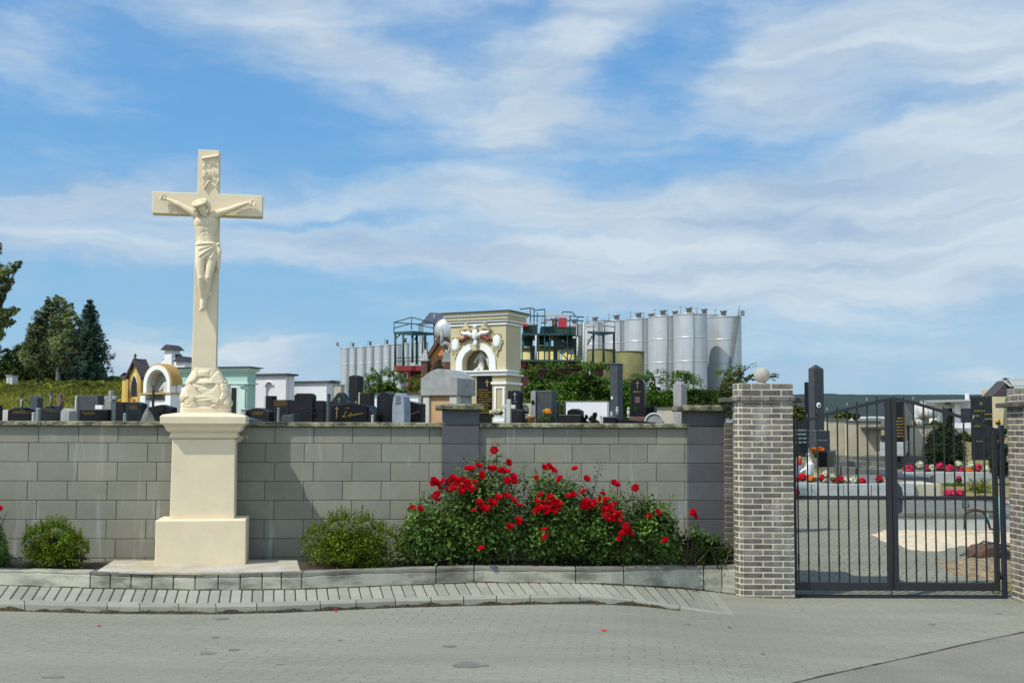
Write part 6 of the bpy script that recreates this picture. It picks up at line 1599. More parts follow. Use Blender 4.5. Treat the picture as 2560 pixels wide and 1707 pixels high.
# --- mint green mausoleum
rt, w, d, zz = tomb('mausoleum', 'mint green flat roofed mausoleum with pale trim and a narrow dark door', 444, 616, 639, 24.0, R(-15))
px = lambda p: (p - 530) / 172 * w
mb = MB(); mb.box(-w/2, w/2, 0, d, 0, zz(925)); mb.build('wall', 'mint', rt)
mb = MB(); band(mb, w, d, zz(919), zz(916.5), .12); mb.build('roof', 'capdark', rt)
mb = MB(); band(mb, w, d, zz(926), zz(919), .07); mb.build('cornice', 'mintlight', rt, bevel=.01); mb = MB(); band(mb, w, d, zz(930), zz(926), .03); mb.build('cornice', 'mintlight', rt)
mb = MB(); band(mb, w, d, zz(960), zz(956), .04); mb.build('string_course', 'mintlight', rt)
mb = MB(); mb.box(px(565), px(574), -.03, 0, 0, zz(963)); mb.box(px(596), px(612), -.03, 0, 0, zz(963)); mb.build('pilaster', 'mintlight', rt)
mb = MB(); mb.box(px(577), px(595), -.025, 0, 0, zz(962)); dr_ = mb.build('door_frame', 'mintlight', rt)
mb = MB(); mb.box(px(579.5), px(591.5), -.035, -.026, 0, zz(969)); mb.build('door', 'hole', rt)
mb = MB(); mb.box(px(600), px(611), -.07, 0, zz(966), zz(963)); mb.build('bracket', 'mint', rt)
# --- pinkish white tomb, low white wall tomb
rt, w, d, zz = tomb('wall_tomb', 'pinkish white tomb wall with small arched recess and dark coping', 639, 713, 736, 27.0, R(-22))
ax_ = -.04 * w; ar = .12 * w
mb = MB(); arch_wall(mb, -w/2, w/2, 0, zz(938), ax_, ar, zz(1012), zz(965), 0, .06); mb.box(-w/2, w/2, .12, d, 0, zz(938)); mb.build('wall', 'pinkwhite', rt)
mb = MB(); mb.box(-w/2 + .01, w/2 - .01, .06, .12, 0, zz(940)); mb.build('recess', 'pinkwhite', rt)
mb = MB(); mb.tube(arc_pts(0, 0, 1, 12) and [(ax_ + ar * 1.1 * math.cos(t), -.012, zz(965) + ar * 1.1 * math.sin(t)) for t in np.linspace(0, math.pi, 13)], .02, 6); mb.build('arch_moulding', 'pinkwhite', rt)
mb = MB(); band(mb, w, d, zz(938), zz(933.5), .07); mb.build('coping', 'capdark', rt)
rt, w, d, zz = tomb('wall_tomb', 'wide white washed tomb wall with dark coping rising to the right', 713, 815, 832, 27.5, R(-20))
mb = MB(); mb.box(-w/2, w/2, 0, d, 0, zz(956)); mb.build('wall', 'whitewall', rt); mb = MB(); band(mb, w, d, zz(956), zz(952), .06); mb.build('coping', 'capdark', rt)
rt, w, d, zz = tomb('low_wall_pier', 'small beige pier at the left foot of the steel tanks', 834, 851, 853, 29.0, R(-10), 'pier'); mb = MB(); mb.box(-w/2, w/2, 0, .3, 0, zz(963)); mb.build('pier', 'beigewall', rt); mb = MB(); band(mb, w, .3, zz(963), zz(961), .02); mb.build('cap', 'greystone', rt)
# white cemetery back wall pieces
rt, w, d, zz = tomb('cemetery_wall', 'white cemetery wall with dark tile coping behind the blue grey gravestone', 918, 1045, 1047, 21.5, R(-8), 'wall'); mb = MB(); mb.box(-w/2, w/2, 0, .25, 0, zz(986)); mb.build('wall', 'white', rt); mb = MB(); band(mb, w, .25, zz(986), zz(982), .04); mb.build('coping', 'capdark', rt)
rt, w, d, zz = tomb('cemetery_wall', 'rough white rendered wall piece in front of the hedge', 1412, 1518, 1522, 18.6, R(-14), 'wall'); mb = MB(); mb.box(-w/2, w/2, 0, .22, 0, zz(1003)); mb.build('wall', 'whitewall', rt); mb = MB(); band(mb, w, .22, zz(1003), zz(1001.5), .01); mb.build('coping', 'greyslab', rt)
rt, w, d, zz = tomb('cemetery_wall', 'yellow stained white wall piece left of the dark block pillar', 1636, 1712, 1716, 18.2, R(-10), 'wall'); mb = MB(); mb.box(-w/2, w/2, 0, .22, 0, zz(1021)); mb.build('wall', 'beigewall', rt); mb = MB(); band(mb, w, .22, zz(1021), zz(1018), .02); mb.build('coping', 'greyslab', rt)
rt, w, d, zz = tomb('cemetery_wall', 'weathered cream wall piece with climbing dry plants right of the cream tomb', 1300, 1332, 1334, 19.0, R(-10), 'wall'); mb = MB(); mb.box(-w/2, w/2, 0, .22, 0, zz(1008)); mb.build('wall', 'beigewall', rt)
# --- yellow chapel tomb
rt, w, d, zz = tomb('chapel_tomb', 'yellow chapel shaped tomb with dark roof and a cross on its gable', 323, 352, 376, 26.0, R(-40))
ze, za = zz(936), zz(905)
mb = MB(); mb.ext([(-w/2, 0), (w/2, 0), (w/2, ze), (0, za), (-w/2, ze)], 0, d); mb.build('wall', 'yellow', rt)
mb = MB()
for s in (-1, 1): mb.ext([(s * (w/2 + .09), ze - .13), (s * (w/2 + .09), ze - .06), (0, za + .09), (0, za + .01)], -.08, d + .04)
mb.build('roof', 'roofdark', rt)
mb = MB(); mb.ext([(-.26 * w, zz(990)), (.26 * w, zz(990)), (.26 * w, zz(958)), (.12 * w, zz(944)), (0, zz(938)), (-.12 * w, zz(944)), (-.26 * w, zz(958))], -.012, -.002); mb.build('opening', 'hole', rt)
mb = MB(); mb.tube([(-.28 * w, -.02, zz(990)), (-.28 * w, -.02, zz(958)), (-.13 * w, -.02, zz(943)), (0, -.02, zz(936)), (.13 * w, -.02, zz(943)), (.28 * w, -.02, zz(958)), (.28 * w, -.02, zz(990))], .03, 6); mb.build('arch_moulding', 'beigelt', rt)
mb = MB(); mb.box(-.014, .014, -.04, -.012, za + .05, zz(883)); mb.box(-.055, .055, -.038, -.014, zz(890), zz(887)); mb.sph((0, -.026, zz(896)), .035, n=8, m=6); mb.build('cross', 'roofdark', rt)
for s in (-1, 1): mb = MB(); mb.box(s * w/2 - .06, s * w/2 + .06, -.07, .05, 0, ze - .1); mb.build('buttress', 'ochre', rt)
rt2, w2, d2, zz2 = tomb('side_chapel', 'small yellow side block with dark hipped roof left of the yellow chapel', 305, 318, 328, 26.6, R(-40))
mb = MB(); mb.box(-w2/2, w2/2, 0, d2, 0, zz2(943)); mb.build('wall', 'yellow', rt2); mb = MB(); mb.sqloft([(w2/2 + .06, d2/2 + .06, zz2(943)), (w2/2 + .06, d2/2 + .06, zz2(941)), (.04, d2/2 - .1, zz2(931))], 0, d2/2); mb.build('roof', 'roofdark', rt2)
# --- white arched tomb with statue
rt, w, d, zz = tomb('arched_tomb', 'white barrel vaulted tomb with ochre rim and a pale statue under its arch', 360, 428, 455, 22.0, R(-28))
spring = zz(962); R_ = w / 2; k_z = (zz(908) - spring) / R_; n = 24
def ring(mb, r1, r2, y0, y1):
    for i in range(n):
        t0, t1 = math.pi * i / n, math.pi * (i + 1) / n
        f = lambda r_, t: (r_ * math.cos(t), spring + r_ * k_z * math.sin(t))
        mb.ext([f(r1, t0), f(r2, t0), f(r2, t1), f(r1, t1)], y0, y1)
mb = MB(); ring(mb, R_ * .94, R_ * 1.02, -.02, d); mb.build('vault', 'ochre', rt)
mb = MB(); ring(mb, R_ * .72, R_ * .94, -.04, .12); mb.box(-R_ * .94, -R_ * .72, -.04, .12, zz(985), spring); mb.box(R_ * .72, R_ * .94, -.04, .12, zz(985), spring); mb.build('arch', 'white', rt)
mb = MB(); ring(mb, R_ * .62, R_ * .72, 0, .4); mb.build('inner_arch', 'palestone', rt)
mb = MB(); mb.ext([(-R_ * .93, 0), (R_ * .93, 0), (R_ * .93, spring)] + [(R_ * .93 * math.cos(math.pi * i / 16), spring + R_ * .93 * k_z * math.sin(math.pi * i / 16)) for i in range(1, 16)] + [(-R_ * .93, spring)], d * .6, d * .7); mb.build('niche_back', 'greystone', rt)
mb = MB(); mb.box(-w/2 - .03, -R_ * .72, -.07, .14, 0, zz(985)); mb.box(R_ * .72, w/2 + .03, -.07, .14, 0, zz(985)); mb.box(-R_ * .7, R_ * .7, .02, .3, 0, zz(1000)); mb.box(w/2 - .1, w/2 + .02, .14, d, 0, spring); mb.build('base', 'white', rt)
mb = MB(); mb.box(-w/2 - .05, w/2 + .05, -.09, .16, zz(985), zz(981)); mb.build('ledge', 'ochre', rt)
mb = MB(); x_ = .1; z_ = zz(1000); mb.caps((x_, .2, z_ + .1), (x_ + .02, .2, z_ + .40), .12, .08); mb.sph((x_ + .04, .18, z_ + .52), .055); mb.caps((x_ - .06, .16, z_ + .36), (x_ - .12, .08, z_ + .2), .03); fg = mb.build('statue', 'palestone', rt); remesh(fg, .018, 3)
# --- white gabled tomb behind
rt, w, d, zz = tomb('gabled_tomb', 'white gabled tomb with slate roof and small capped turrets behind the arched one', 390, 452, 474, 27.0, R(-24))
ze, za = zz(914), zz(884); mb = MB(); mb.ext([(-w/2, 0), (w/2, 0), (w/2, ze), (0, za), (-w/2, ze)], 0, d); mb.build('wall', 'white', rt)
mb = MB()
for s in (-1, 1): mb.ext([(s * w/2, ze - .02), (s * w/2, ze + .06), (0, za + .10), (0, za + .01)], .08, d)
mb.build('roof', 'roofdark', rt)
for (xx, yt_, ww) in ((0, 874, .11), (w/2, 904, .12)):
    mb = MB(); zt_ = zz(yt_); mb.box(xx - ww, xx + ww, -.05, .25, min(za, zt_ - .5) if xx == 0 else 0, zt_); tu = mb.build('turret', 'white', rt)
    mb = MB(); mb.ext([(xx - ww - .08, zt_), (xx + ww + .08, zt_), (xx + ww * .6, zt_ + .10), (xx, zt_ + .13), (xx - ww * .6, zt_ + .10)], -.12, .32); mb.build('turret_cap', 'capdark', tu)
# white box on the hillside
o = T(19, 972); o = P(19, HOR, 58); zg = terrain(o.x, o.y); rt = thing('utility_cabinet', 'white utility cabinet on the grassy slope at the far left', 'cabinet', (o.x, o.y, zg), R(-20)); s = 58 / F
hh = Z(19, 940, 58) - zg; mb = MB(); mb.box(-10 * s, 10 * s, 0, .4, 0, hh); mb.build('body', 'palestone', rt, bevel=.02); mb = MB(); mb.box(-11 * s, 11 * s, -.04, .45, hh, hh + .05); mb.build('roof', 'greystone', rt)
mb = MB(); mb.box(-.01, .01, -.01, -.002, .05, hh - .05); mb.build('door_seam', 'slate', rt)

# ================================================================== hedge and far vegetation
def crown(root, circ, Y, n, size, m, asp=.6, lo=.55, hi=1.5, amp=.4, sc=1.0, inner=.55, zmin=None, thick=1.0, name='crown', up=.3, droop=0.0, outw=.5):
    """crown made of many leaf clumps; each circle is (px, py, radius px)"""
    tot = sum(c[2] ** 2 for c in circ); P_ = []
    for (cx, cy, r) in circ:
        c = P(cx, cy, Y); rr = r * Y / F; k = max(8, int(n * r * r / tot)); yo = random.uniform(-.5, .5) * rr
        base = shell((c.x, c.y + yo, c.z), (rr, rr * thick, rr), max(6, k // 16), inner)
        idx = rng.integers(0, len(base), k); P_.append(base[idx] + rng.normal(size=(k, 3)) * rr * np.array([.16, .16, .12]))
    pts = np.concatenate(P_)
    if zmin is not None: pts = pts[pts[:, 2] > zmin]
    tn = clump_tint(pts, sc, amp)
    return leaves(name, pts, size, m, root, asp=asp, up=up, lo=lo, hi=hi, hue=.15, outw=outw, tints=np.clip(tn, .3, 2), droop=droop)
def trunk(root, pts, r, m='bark', limbs=()):
    mb = MB(); mb.tube(pts, r, 10); mb.build('trunk', m, root, world=True)
    for l_, rr in limbs: mb = MB(); mb.tube(l_, rr, 7); mb.build('limb', m, root, world=True)
def shrub(name, label, px_, Y, circ, n, size, m, cat='shrub', zb=None, group=None, **k):
    o = P(px_, HOR, Y); zg = terrain(o.x, o.y); rt = thing(name, label, cat, (o.x, o.y, zg), 0, group)
    crown(rt, circ, Y, n, size, m, **k)
    top = P(px_, min(c[1] for c in circ) + 10, Y); mb = MB()
    hwx = (max(c[0] + c[2] for c in circ) - min(c[0] - c[2] for c in circ)) / 2 * Y / F * .22; zc_ = zg + (top.z - zg) * .6; r0 = min(.03, hwx * .15)
    for i in range(5): mb.tube([(o.x + (i - 2) * hwx * .1, o.y, zg - .1), (o.x + (i - 2) * hwx * .3, o.y + .05, (zg + zc_) / 2), (o.x + (i - 2) * hwx * .5, o.y, zc_)], [r0, r0 * .7, r0 * .3], 6)
    mb.build('stems', 'bark', rt, world=True)
    return rt
shrub('hedge_shrub', 'broad green shrub below the green steel platform right of the cream tomb', 1370, 20.5, [(1335, 958, 18), (1350, 980, 34), (1385, 955, 24), (1400, 980, 38), (1428, 958, 26), (1345, 1010, 38), (1400, 1010, 40), (1372, 942, 12), (1322, 985, 18)], 13000, .055, 'sumac', sc=2)
shrub('hedge_shrub', 'dense green shrub directly left of the dark grey obelisk', 1480, 20.6, [(1455, 955, 24), (1485, 962, 28), (1515, 966, 24), (1465, 985, 36), (1505, 990, 32), (1450, 1015, 36), (1500, 1020, 36), (1440, 940, 10)], 12000, .055, 'sumac', sc=2)
shrub('hedge_shrub', 'green shrub around the round topped black gravestone with gold cross', 1600, 20.8, [(1566, 968, 16), (1562, 988, 26), (1620, 996, 24), (1650, 1002, 26), (1640, 980, 12), (1600, 1010, 40), (1660, 1005, 32), (1675, 988, 10), (1630, 964, 7)], 12000, .055, 'sumac', sc=2)
shrub('hedge_shrub', 'dark green shrub behind the right dark block pillar', 1750, 20.6, [(1720, 1002, 26), (1755, 1002, 28), (1785, 1000, 24), (1730, 1010, 36), (1775, 1015, 34), (1745, 984, 12), (1790, 984, 10)], 11000, .055, 'sumac', sc=2)
# feathery shoots
def feather(root, path, Y, n, ln, m='sumac', size=.075):
    mbs = MB(); pw = [P(x, y, Y) for x, y in path]; mbs.tube(pw, [.012] * (len(pw) - 1) + [.005], 6); sh_ = mbs.build('shoot', 'bark', root, world=True)
    out = []
    for i in range(n):
        t = .25 + .75 * i / n; k = t * (len(pw) - 1); a = pw[int(min(k, len(pw) - 2))]; b_ = pw[int(min(k, len(pw) - 2)) + 1]; p = a.lerp(b_, k - int(min(k, len(pw) - 2)))
        an = random.uniform(0, 6.28); dr = Vector((math.cos(an), .5 * math.sin(an), random.uniform(.0, .5))).normalized()
        for q in range(9): 
            v = p + dr * ln * q / 8 + Vector((0, 0, -.25 * ln * (q / 8) ** 2)); out += [tuple(v + Vector((0, 0, .02))), tuple(v - Vector((0, 0, .02)))]
    leaves('shoot_leaves', out, size, m, sh_, asp=.4, up=.8, lo=.7, hi=1.4, outw=.1)
fr = shrub('hedge_shrub', 'low leafy shrub with tall feathery shoots in front of the left steel tanks', 960, 23.0, [(925, 985, 14), (950, 975, 18), (975, 972, 16), (945, 1000, 22), (985, 985, 16), (1010, 985, 12)], 3600, .08, 'sumac', sc=2)
for path in ([(930, 985), (922, 955), (915, 940)], [(955, 975), (952, 945), (940, 932)], [(985, 970), (984, 940), (982, 928)], [(1025, 985), (1026, 955), (1030, 945)], [(905, 985), (902, 960)], [(1040, 985), (1042, 965)]): feather(fr, path, 22.6, 9, .28)
fr = [o for o in bpy.data.objects if o.name.startswith('hedge_shrub')]
for nm, paths in (('hedge_shrub.002', ([(1640, 980), (1636, 950), (1632, 938)], [(1610, 960), (1615, 940)], [(1685, 980), (1684, 945), (1682, 930)])), ('hedge_shrub.003', ([(1712, 975), (1712, 950), (1728, 932)], [(1712, 975), (1718, 945), (1735, 935)], [(1800, 975), (1812, 935), (1830, 918)])), ('hedge_shrub', ([(1340, 950), (1336, 925)], [(1375, 930), (1380, 912)])), ('hedge_shrub.001', ([(1455, 930), (1452, 905)], [(1490, 935), (1495, 915)]))):
    o = bpy.data.objects.get(nm)
    for pth in paths: feather(o, pth, 20.3, 8, .30)
# juniper next to the brick pillar
shrub('juniper_bush', 'yellow green juniper bush rising between the dark block pillar and the brick pillar', 1840, 16.0, [(1835, 945, 14), (1850, 935, 12), (1820, 965, 20), (1845, 965, 18), (1810, 990, 22), (1840, 995, 24), (1825, 1025, 24), (1865, 945, 10), (1880, 940, 8)], 7000, .035, 'juniper', sc=5, asp=.35)
feather(bpy.data.objects['juniper_bush'], [(1850, 945), (1860, 925), (1875, 916)], 16.0, 4, .15, 'juniper', .04); feather(bpy.data.objects['juniper_bush'], [(1880, 950), (1925, 942), (1948, 936)], 16.0, 4, .10, 'juniper', .04)
# ---- trees on the left hill
def tree(name, label, px_, Y, circ, n, size, m, tm='bark', tr=.14, ty=None, group=None, tpath=None, **k):
    o = P(px_, HOR, Y); zg = terrain(o.x, o.y); rt = thing(name, label, 'tree', (o.x, o.y, zg), 0, group)
    top = P(px_, min(c[1] for c in circ) + 25, Y)
    pts = tpath or [(o.x, o.y, zg - .3), (o.x + .05, o.y, zg + (top.z - zg) * .4), (o.x - .05, o.y, zg + (top.z - zg) * .75), (o.x, o.y, top.z)]
    lim = []
    for c in circ[:7]:
        q = P(c[0], c[1], Y); z0 = zg + (q.z - zg) * .55; lim.append(([(o.x, o.y, z0), ((o.x + q.x) / 2, o.y, (z0 + q.z) / 2 + .2), (q.x, q.y, q.z)], [tr * .4, tr * .25, tr * .1]))
    trunk(rt, pts, [tr, tr * .8, tr * .5, tr * .15][:len(pts)], tm, lim)
    crown(rt, circ, Y, n, size, m, **k)
    return rt
TG = 'trees beyond the cemetery on the left'
tree('birch_tree', 'tall bushy birch with a white trunk, left of the dark spruce', 141, 66, [(125, 765, 16), (150, 760, 18), (170, 775, 14), (110, 790, 20), (145, 795, 26), (180, 800, 22), (95, 825, 24), (130, 830, 30), (170, 835, 28), (85, 860, 26), (120, 865, 30), (160, 868, 30), (190, 860, 24), (75, 890, 24), (110, 895, 28), (150, 895, 26), (185, 895, 26), (100, 815, 14), (140, 745, 8), (178, 762, 6), (120, 748, 7)], 24000, .15, 'birchleaf', 'birch', .16, group=TG, sc=.8, droop=.8, amp=.5)
tree('broadleaf_tree', 'dark low tree mass left of the white trunked birch', 85, 70, [(60, 880, 22), (40, 900, 24), (70, 915, 28), (30, 930, 26), (60, 945, 24), (95, 940, 24), (10, 915, 22), (0, 945, 24), (20, 885, 14)], 15000, .16, 'treeleaf', group=TG, sc=.8)
tree('broadleaf_tree', 'dark bushy tree at the foot of birch and spruce', 175, 69, [(130, 935, 22), (160, 930, 26), (190, 930, 26), (175, 950, 22), (140, 955, 18), (205, 950, 20)], 10000, .15, 'treeleaf', group=TG, sc=.8)
tree('birch_tree', 'birch with hanging branches cut by the left photo edge', -22, 50, [(-20, 680, 26), (10, 690, 15), (28, 672, 13), (42, 662, 9), (50, 656, 5), (5, 715, 17), (25, 705, 10), (-15, 730, 26), (5, 745, 12), (-10, 780, 22), (15, 785, 14), (34, 778, 11), (45, 775, 6), (10, 805, 14), (26, 805, 9), (-15, 830, 22), (5, 835, 11), (-20, 620, 18), (-30, 870, 26), (-2, 610, 4)], 17000, .11, 'birchleaf', 'bark', .13, group=TG, sc=1.2, droop=1.5, amp=.5)
# spruce: tiers of drooping branches
def spruce(label, px_, ytop, ybot, half, Y, n, size):
    o = P(px_, HOR, Y); zg = terrain(o.x, o.y); rt = thing('spruce_tree', label, 'tree', (o.x, o.y, zg), 0, TG); zt = Z(px_, ytop, Y); zb_ = Z(px_, ybot, Y); hw = half * Y / F
    trunk(rt, [(o.x, o.y, zg - .3), (o.x, o.y, (zg + zt) / 2), (o.x, o.y, zt)], [.22, .14, .02])
    pts = []; mb = MB(); tiers = 18
    for i in range(tiers):
        t = (i + .5) / tiers; z = zb_ + (zt - zb_) * t; L_ = hw * (1 - t) ** .75 * random.uniform(.85, 1.12) + .08
        for j in range(11):
            a_ = 2 * math.pi * j / 11 + i * .7 + random.uniform(-.2, .2); l = L_ * random.uniform(.7, 1.12); e = Vector((math.cos(a_), math.sin(a_), 0))
            pe = Vector((o.x, o.y, z)) + e * l + Vector((0, 0, -.10 * l + .12 * l * random.random()))
            mb.tube([(o.x, o.y, z + .05), tuple(pe)], [.03, .008], 4)
            k = max(4, int(n * l / (tiers * 11 * hw * .6)))
            for q in range(k):
                u = random.uniform(.15, 1.0); v = Vector((o.x, o.y, z)).lerp(pe, u); wd = .16 * l * (1.15 - u) + .06; side = Vector((-e.y, e.x, 0))
                pts.append(tuple(v + side * random.uniform(-wd, wd) + Vector((0, 0, random.uniform(-.16, .04) * (1 + .5 * l)))))
    mb.build('branches', 'bark', rt, world=True)
    leaves('crown', pts, size, 'sprucel', rt, asp=.35, up=.3, lo=.5, hi=1.6, hue=.15, outw=.4, droop=.6, tints=clump_tint(pts, .9, .4))
spruce('dark pointed spruce at the right end of the left tree group', 216, 746, 962, 72, 66, 15000, .19)
spruce('small dark spruce behind the birch at its left', 88, 800, 950, 36, 72, 3500, .24)
tree('round_tree', 'far dark tree right of the spruce behind the slope', 268, 95, [(262, 955, 12), (280, 952, 12), (298, 955, 12), (270, 968, 14), (292, 968, 14)], 2500, .35, 'treeleaf', group=TG)
# long grass on the slope and hillside hedge
pts = []
while len(pts) < 26000:
    x = random.uniform(-80, 480); Y = random.uniform(22, 64) ** 1.0; p = P(x, HOR, Y); z = terrain(p.x, p.y)
    pts.append((p.x, p.y, z + random.uniform(.0, .30)))
gt = np.array([1 + .8 * noise.noise(Vector((p[0] * .25, p[1] * .12, 3.0))) for p in pts])
o = leaves('meadow_grass', pts, .34, 'grassm', None, asp=.12, up=.0, lo=.6, hi=1.4, hue=.25, outw=0, droop=-2.5, tints=np.clip(gt, .35, 1.8)); structure(o, True); o['label'] = 'long yellow green meadow grass on the slope'
pts = []
for _ in range(5000):
    x = random.uniform(-60, 330); Y = random.uniform(56, 66); p = P(x, HOR, Y); h = .25 + .55 * abs(noise.noise(Vector((x * .03, 1, 1)))); pts.append((p.x, p.y, terrain(p.x, p.y) + random.uniform(0, h)))
o = leaves('hillside_scrub', pts, .26, 'lime', None, lo=.4, hi=1.2, hue=.3, tints=clump_tint(pts, .4, .7)); structure(o, True)
# ---- distant hills
def hill(pts_, Y, m, depth=500, name='hills'):
    vs_ = []; n = len(pts_)
    for (x, y) in pts_:
        p = P(x, y, Y); vs_ += [(p.x, Y - depth, 0.0), (p.x, Y - depth * .45, p.z * .62), (p.x, Y, p.z), (p.x * 1.1, Y + depth, p.z * .5)]
    fs_ = [(i*4+k, (i+1)*4+k, (i+1)*4+k+1, i*4+k+1) for i in range(n-1) for k in range(3)]
    me = bpy.data.meshes.new(name); me.from_pydata(vs_, [], fs_); me.materials.append(M[m]); me.polygons.foreach_set('use_smooth', [True] * len(me.polygons)); o = bpy.data.objects.new(name, me); col.objects.link(o); structure(o); return o
M['hillm'] = mat('far_wooded_hill', (0.006, 0.017, 0.015), 1.0, 0.3, 0.012, 0.5, 0.15, c2=(0.010, 0.026, 0.017), coord='World', stain=((0.018, 0.042, 0.02), (.004, .02, .02), .5, .62, .5))
hp = [(1500, 1010), (1750, 1000), (1900, 992), (2000, 985), (2060, 984)]
for x in range(2070, 3100, 12): hp.append((x, 986.5 + 1.0 * noise.noise(Vector((x * .02, 0, 0))) - (3 if 2065 < x < 2085 else 0) - random.random() * .8))
hill(hp, 1500, 'hillm', 700)
hill([(600, 990), (760, 968), (800, 957), (830, 950), (850, 952), (900, 960), (1000, 975), (1300, 985), (1500, 1005)], 420, 'hillm', 120)
hill([(-900, 960), (-300, 950), (-50, 955), (100, 962), (260, 968), (420, 980), (600, 1000)], 500, 'hillm', 200)

# ================================================================== winery plant behind the cemetery
SG = 'tall steel tanks of the plant'
def silo(label, pxc, half, ytop, Y, zb_=1.2, pipe=True, seams=4, group=SG, hat=True, m='steel'):
    o = P(pxc, HOR, Y); r = half * Y / F; zt = Z(pxc, ytop + 3, Y); rt = thing('steel_tank', label, 'tank', (o.x, o.y, zb_), 0, group); h = zt - zb_
    pr_ = [(r, 0), (r, .1)]
    for s in range(1, seams + 1):
        z = h * s / (seams + 1); pr_ += [(r, z - .09), (r, z - .05), (r + .012, z - .035), (r + .012, z + .035), (r, z + .05), (r, z + .09)]
    pr_ += [(r, h - .2), (r, h - .12), (r + .02, h - .09), (r + .02, h - .02), (r + .02, h)]
    mb = MB(); mb.lathe(pr_, n=48); mb.build('shell', m, rt)
    mb = MB(); mb.lathe([(r + .01, h), (r * .5, h + .07 * r), (.3 * r, h + .09 * r)], n=48); mb.build('roof', m, rt)
    if hat:
        hx_ = -.15 * r; hy = -.55 * r; mb = MB(); mb.lathe([(.12 * r + .06, h + .05), (.12 * r + .06, h + .42), (.16 * r + .08, h + .44), (.16 * r + .08, h + .56), (.05, h + .60)], (hx_, hy, 0), 14); mb.build('hatch', 'steeldk', rt)
        mb = MB(); mb.cyl((hx_ - .5 * r, hy, h + .02), (hx_ - .5 * r, hy, h + .62), .03, n=6); mb.cyl((hx_ - .5 * r - .14, hy, h + .58), (hx_ - .5 * r + .14, hy, h + .62), .03, n=6); mb.build('valve', 'steeldk', rt)
    if pipe:
        mb = MB(); mb.cyl((0.0, -r - .06, .1), (0.0, -r - .06, h + .1), .055, n=8); mb.build('pipe', 'steeldk', rt)
    return rt
# right hand group
rights = [(1727, 42, 784, 100), (1662, 41, 790, 102.2), (1601, 40, 796, 104.4), (1546, 39, 801, 106.6), (1492, 38, 806, 108.8), (1440, 37, 811, 111)]
labs = ['largest front steel tank with a vertical pipe, second from the right', 'steel tank just left of the largest one with a vertical pipe', 'steel tank between the olive tank and the hedge shoots, third of the row', 'steel tank whose upper half shows above the right olive tank', 'steel tank seen behind the small steel stair platform', 'leftmost steel tank of the right row, mostly hidden by the green platform']
for l_, (c_, hf, yt_, Y) in zip(labs, rights): silo(l_, c_, hf, yt_, Y)
for i, (c_, yt_, Y) in enumerate(((1765, 786, 106), (1692, 791, 108), (1632, 797, 110))): silo(('steel tank tip behind the largest tank at its right', 'steel tank tip between the two largest tanks of the row', 'steel tank tip behind the third tank of the right row')[i], c_, 38, yt_, Y, pipe=False)
st_ = silo('rightmost steel tank with an added spiral stair imitating reflections on its side', 1813, 42, 791, 103.5, pipe=False)
r = 42 * 103.5 / F; h = st_.children[0].bound_box[1][2]
mb = MB(); prev = None  # stair shape added to imitate hardware reflected in the tank shell
for i in range(44):
    a_ = R(-112) + i * .022; z = .8 + i * (h - 1.2) / 44
    c0 = Vector((math.cos(a_) * r, math.sin(a_) * r, z)); c1 = Vector((math.cos(a_) * (r + .45), math.sin(a_) * (r + .45), z))
    t_ = Vector((-math.sin(a_), math.cos(a_), 0)) * .14
    mb.hexa([c0 - t_, c1 - t_, c1 + t_, c0 + t_], [c0 - t_ + Vector((0, 0, .04)), c1 - t_ + Vector((0, 0, .04)), c1 + t_ + Vector((0, 0, .04)), c0 + t_ + Vector((0, 0, .04))])
    top = c1 + Vector((0, 0, 1.0)); 
    if i % 2 == 0: mb.cyl(c1, top, .025, n=5)
    if prev is not None: mb.cyl(prev, top, .03, n=5)
    prev = top
mb.build('reflection_stair', 'steeldk', st_)
mb = MB(); mb.lathe([(r + .02, .9), (r + .25, .92), (r + .25, 1.12), (r + .02, 1.14)], n=48); mb.build('base_ring', 'white', st_)
mb = MB(); mb.box(r * .95, r * .95 + .35, -.3, -.1, h - .45, h + .05); mb.build('floodlight', 'steeldk', st_)
# left group of slimmer tanks
for i, c_ in enumerate((883, 926, 968, 1014, 1057)):
    silo(('slim front steel tank directly behind the tall black obelisk', 'second slim front steel tank from the left', 'third slim front steel tank, left of the green platform', 'slim front steel tank framed by the green platform posts', 'slim front steel tank at the right platform posts')[i], c_, 11.8, 866 - i * 3.5, 135 - 4 * i, pipe=False, group='slim steel tanks left of the green platform')
for i, c_ in enumerate((864, 905, 948, 991, 1036)):
    s_ = silo(('leftmost wide rear steel tank with a floodlight arm', 'rear steel tank between first and second slim tanks', 'rear steel tank between second and third slim tanks', 'rear steel tank at the left platform posts', 'rear steel tank at the right platform posts')[i], c_, 14.5, 868 - i * 3.5, 137.5 - 4 * i, pipe=False, hat=False, group='slim steel tanks left of the green platform')
    if i == 0:
        k = 137.5 / F; h = Z(c_, 871, 137.5) - 1.2; mb = MB(); mb.cyl((-13 * k, 0, h - .1), (-22 * k, 0, h + .35), .03, n=6); mb.box(-26 * k, -20 * k, -.1, .1, h + .30, h + .75); mb.build('floodlight', 'steeldk', s_)
silo('short pale steel tank below the red beam', 1002, 13.5, 929, 84, pipe=True, hat=False, seams=1, group='slim steel tanks left of the green platform')
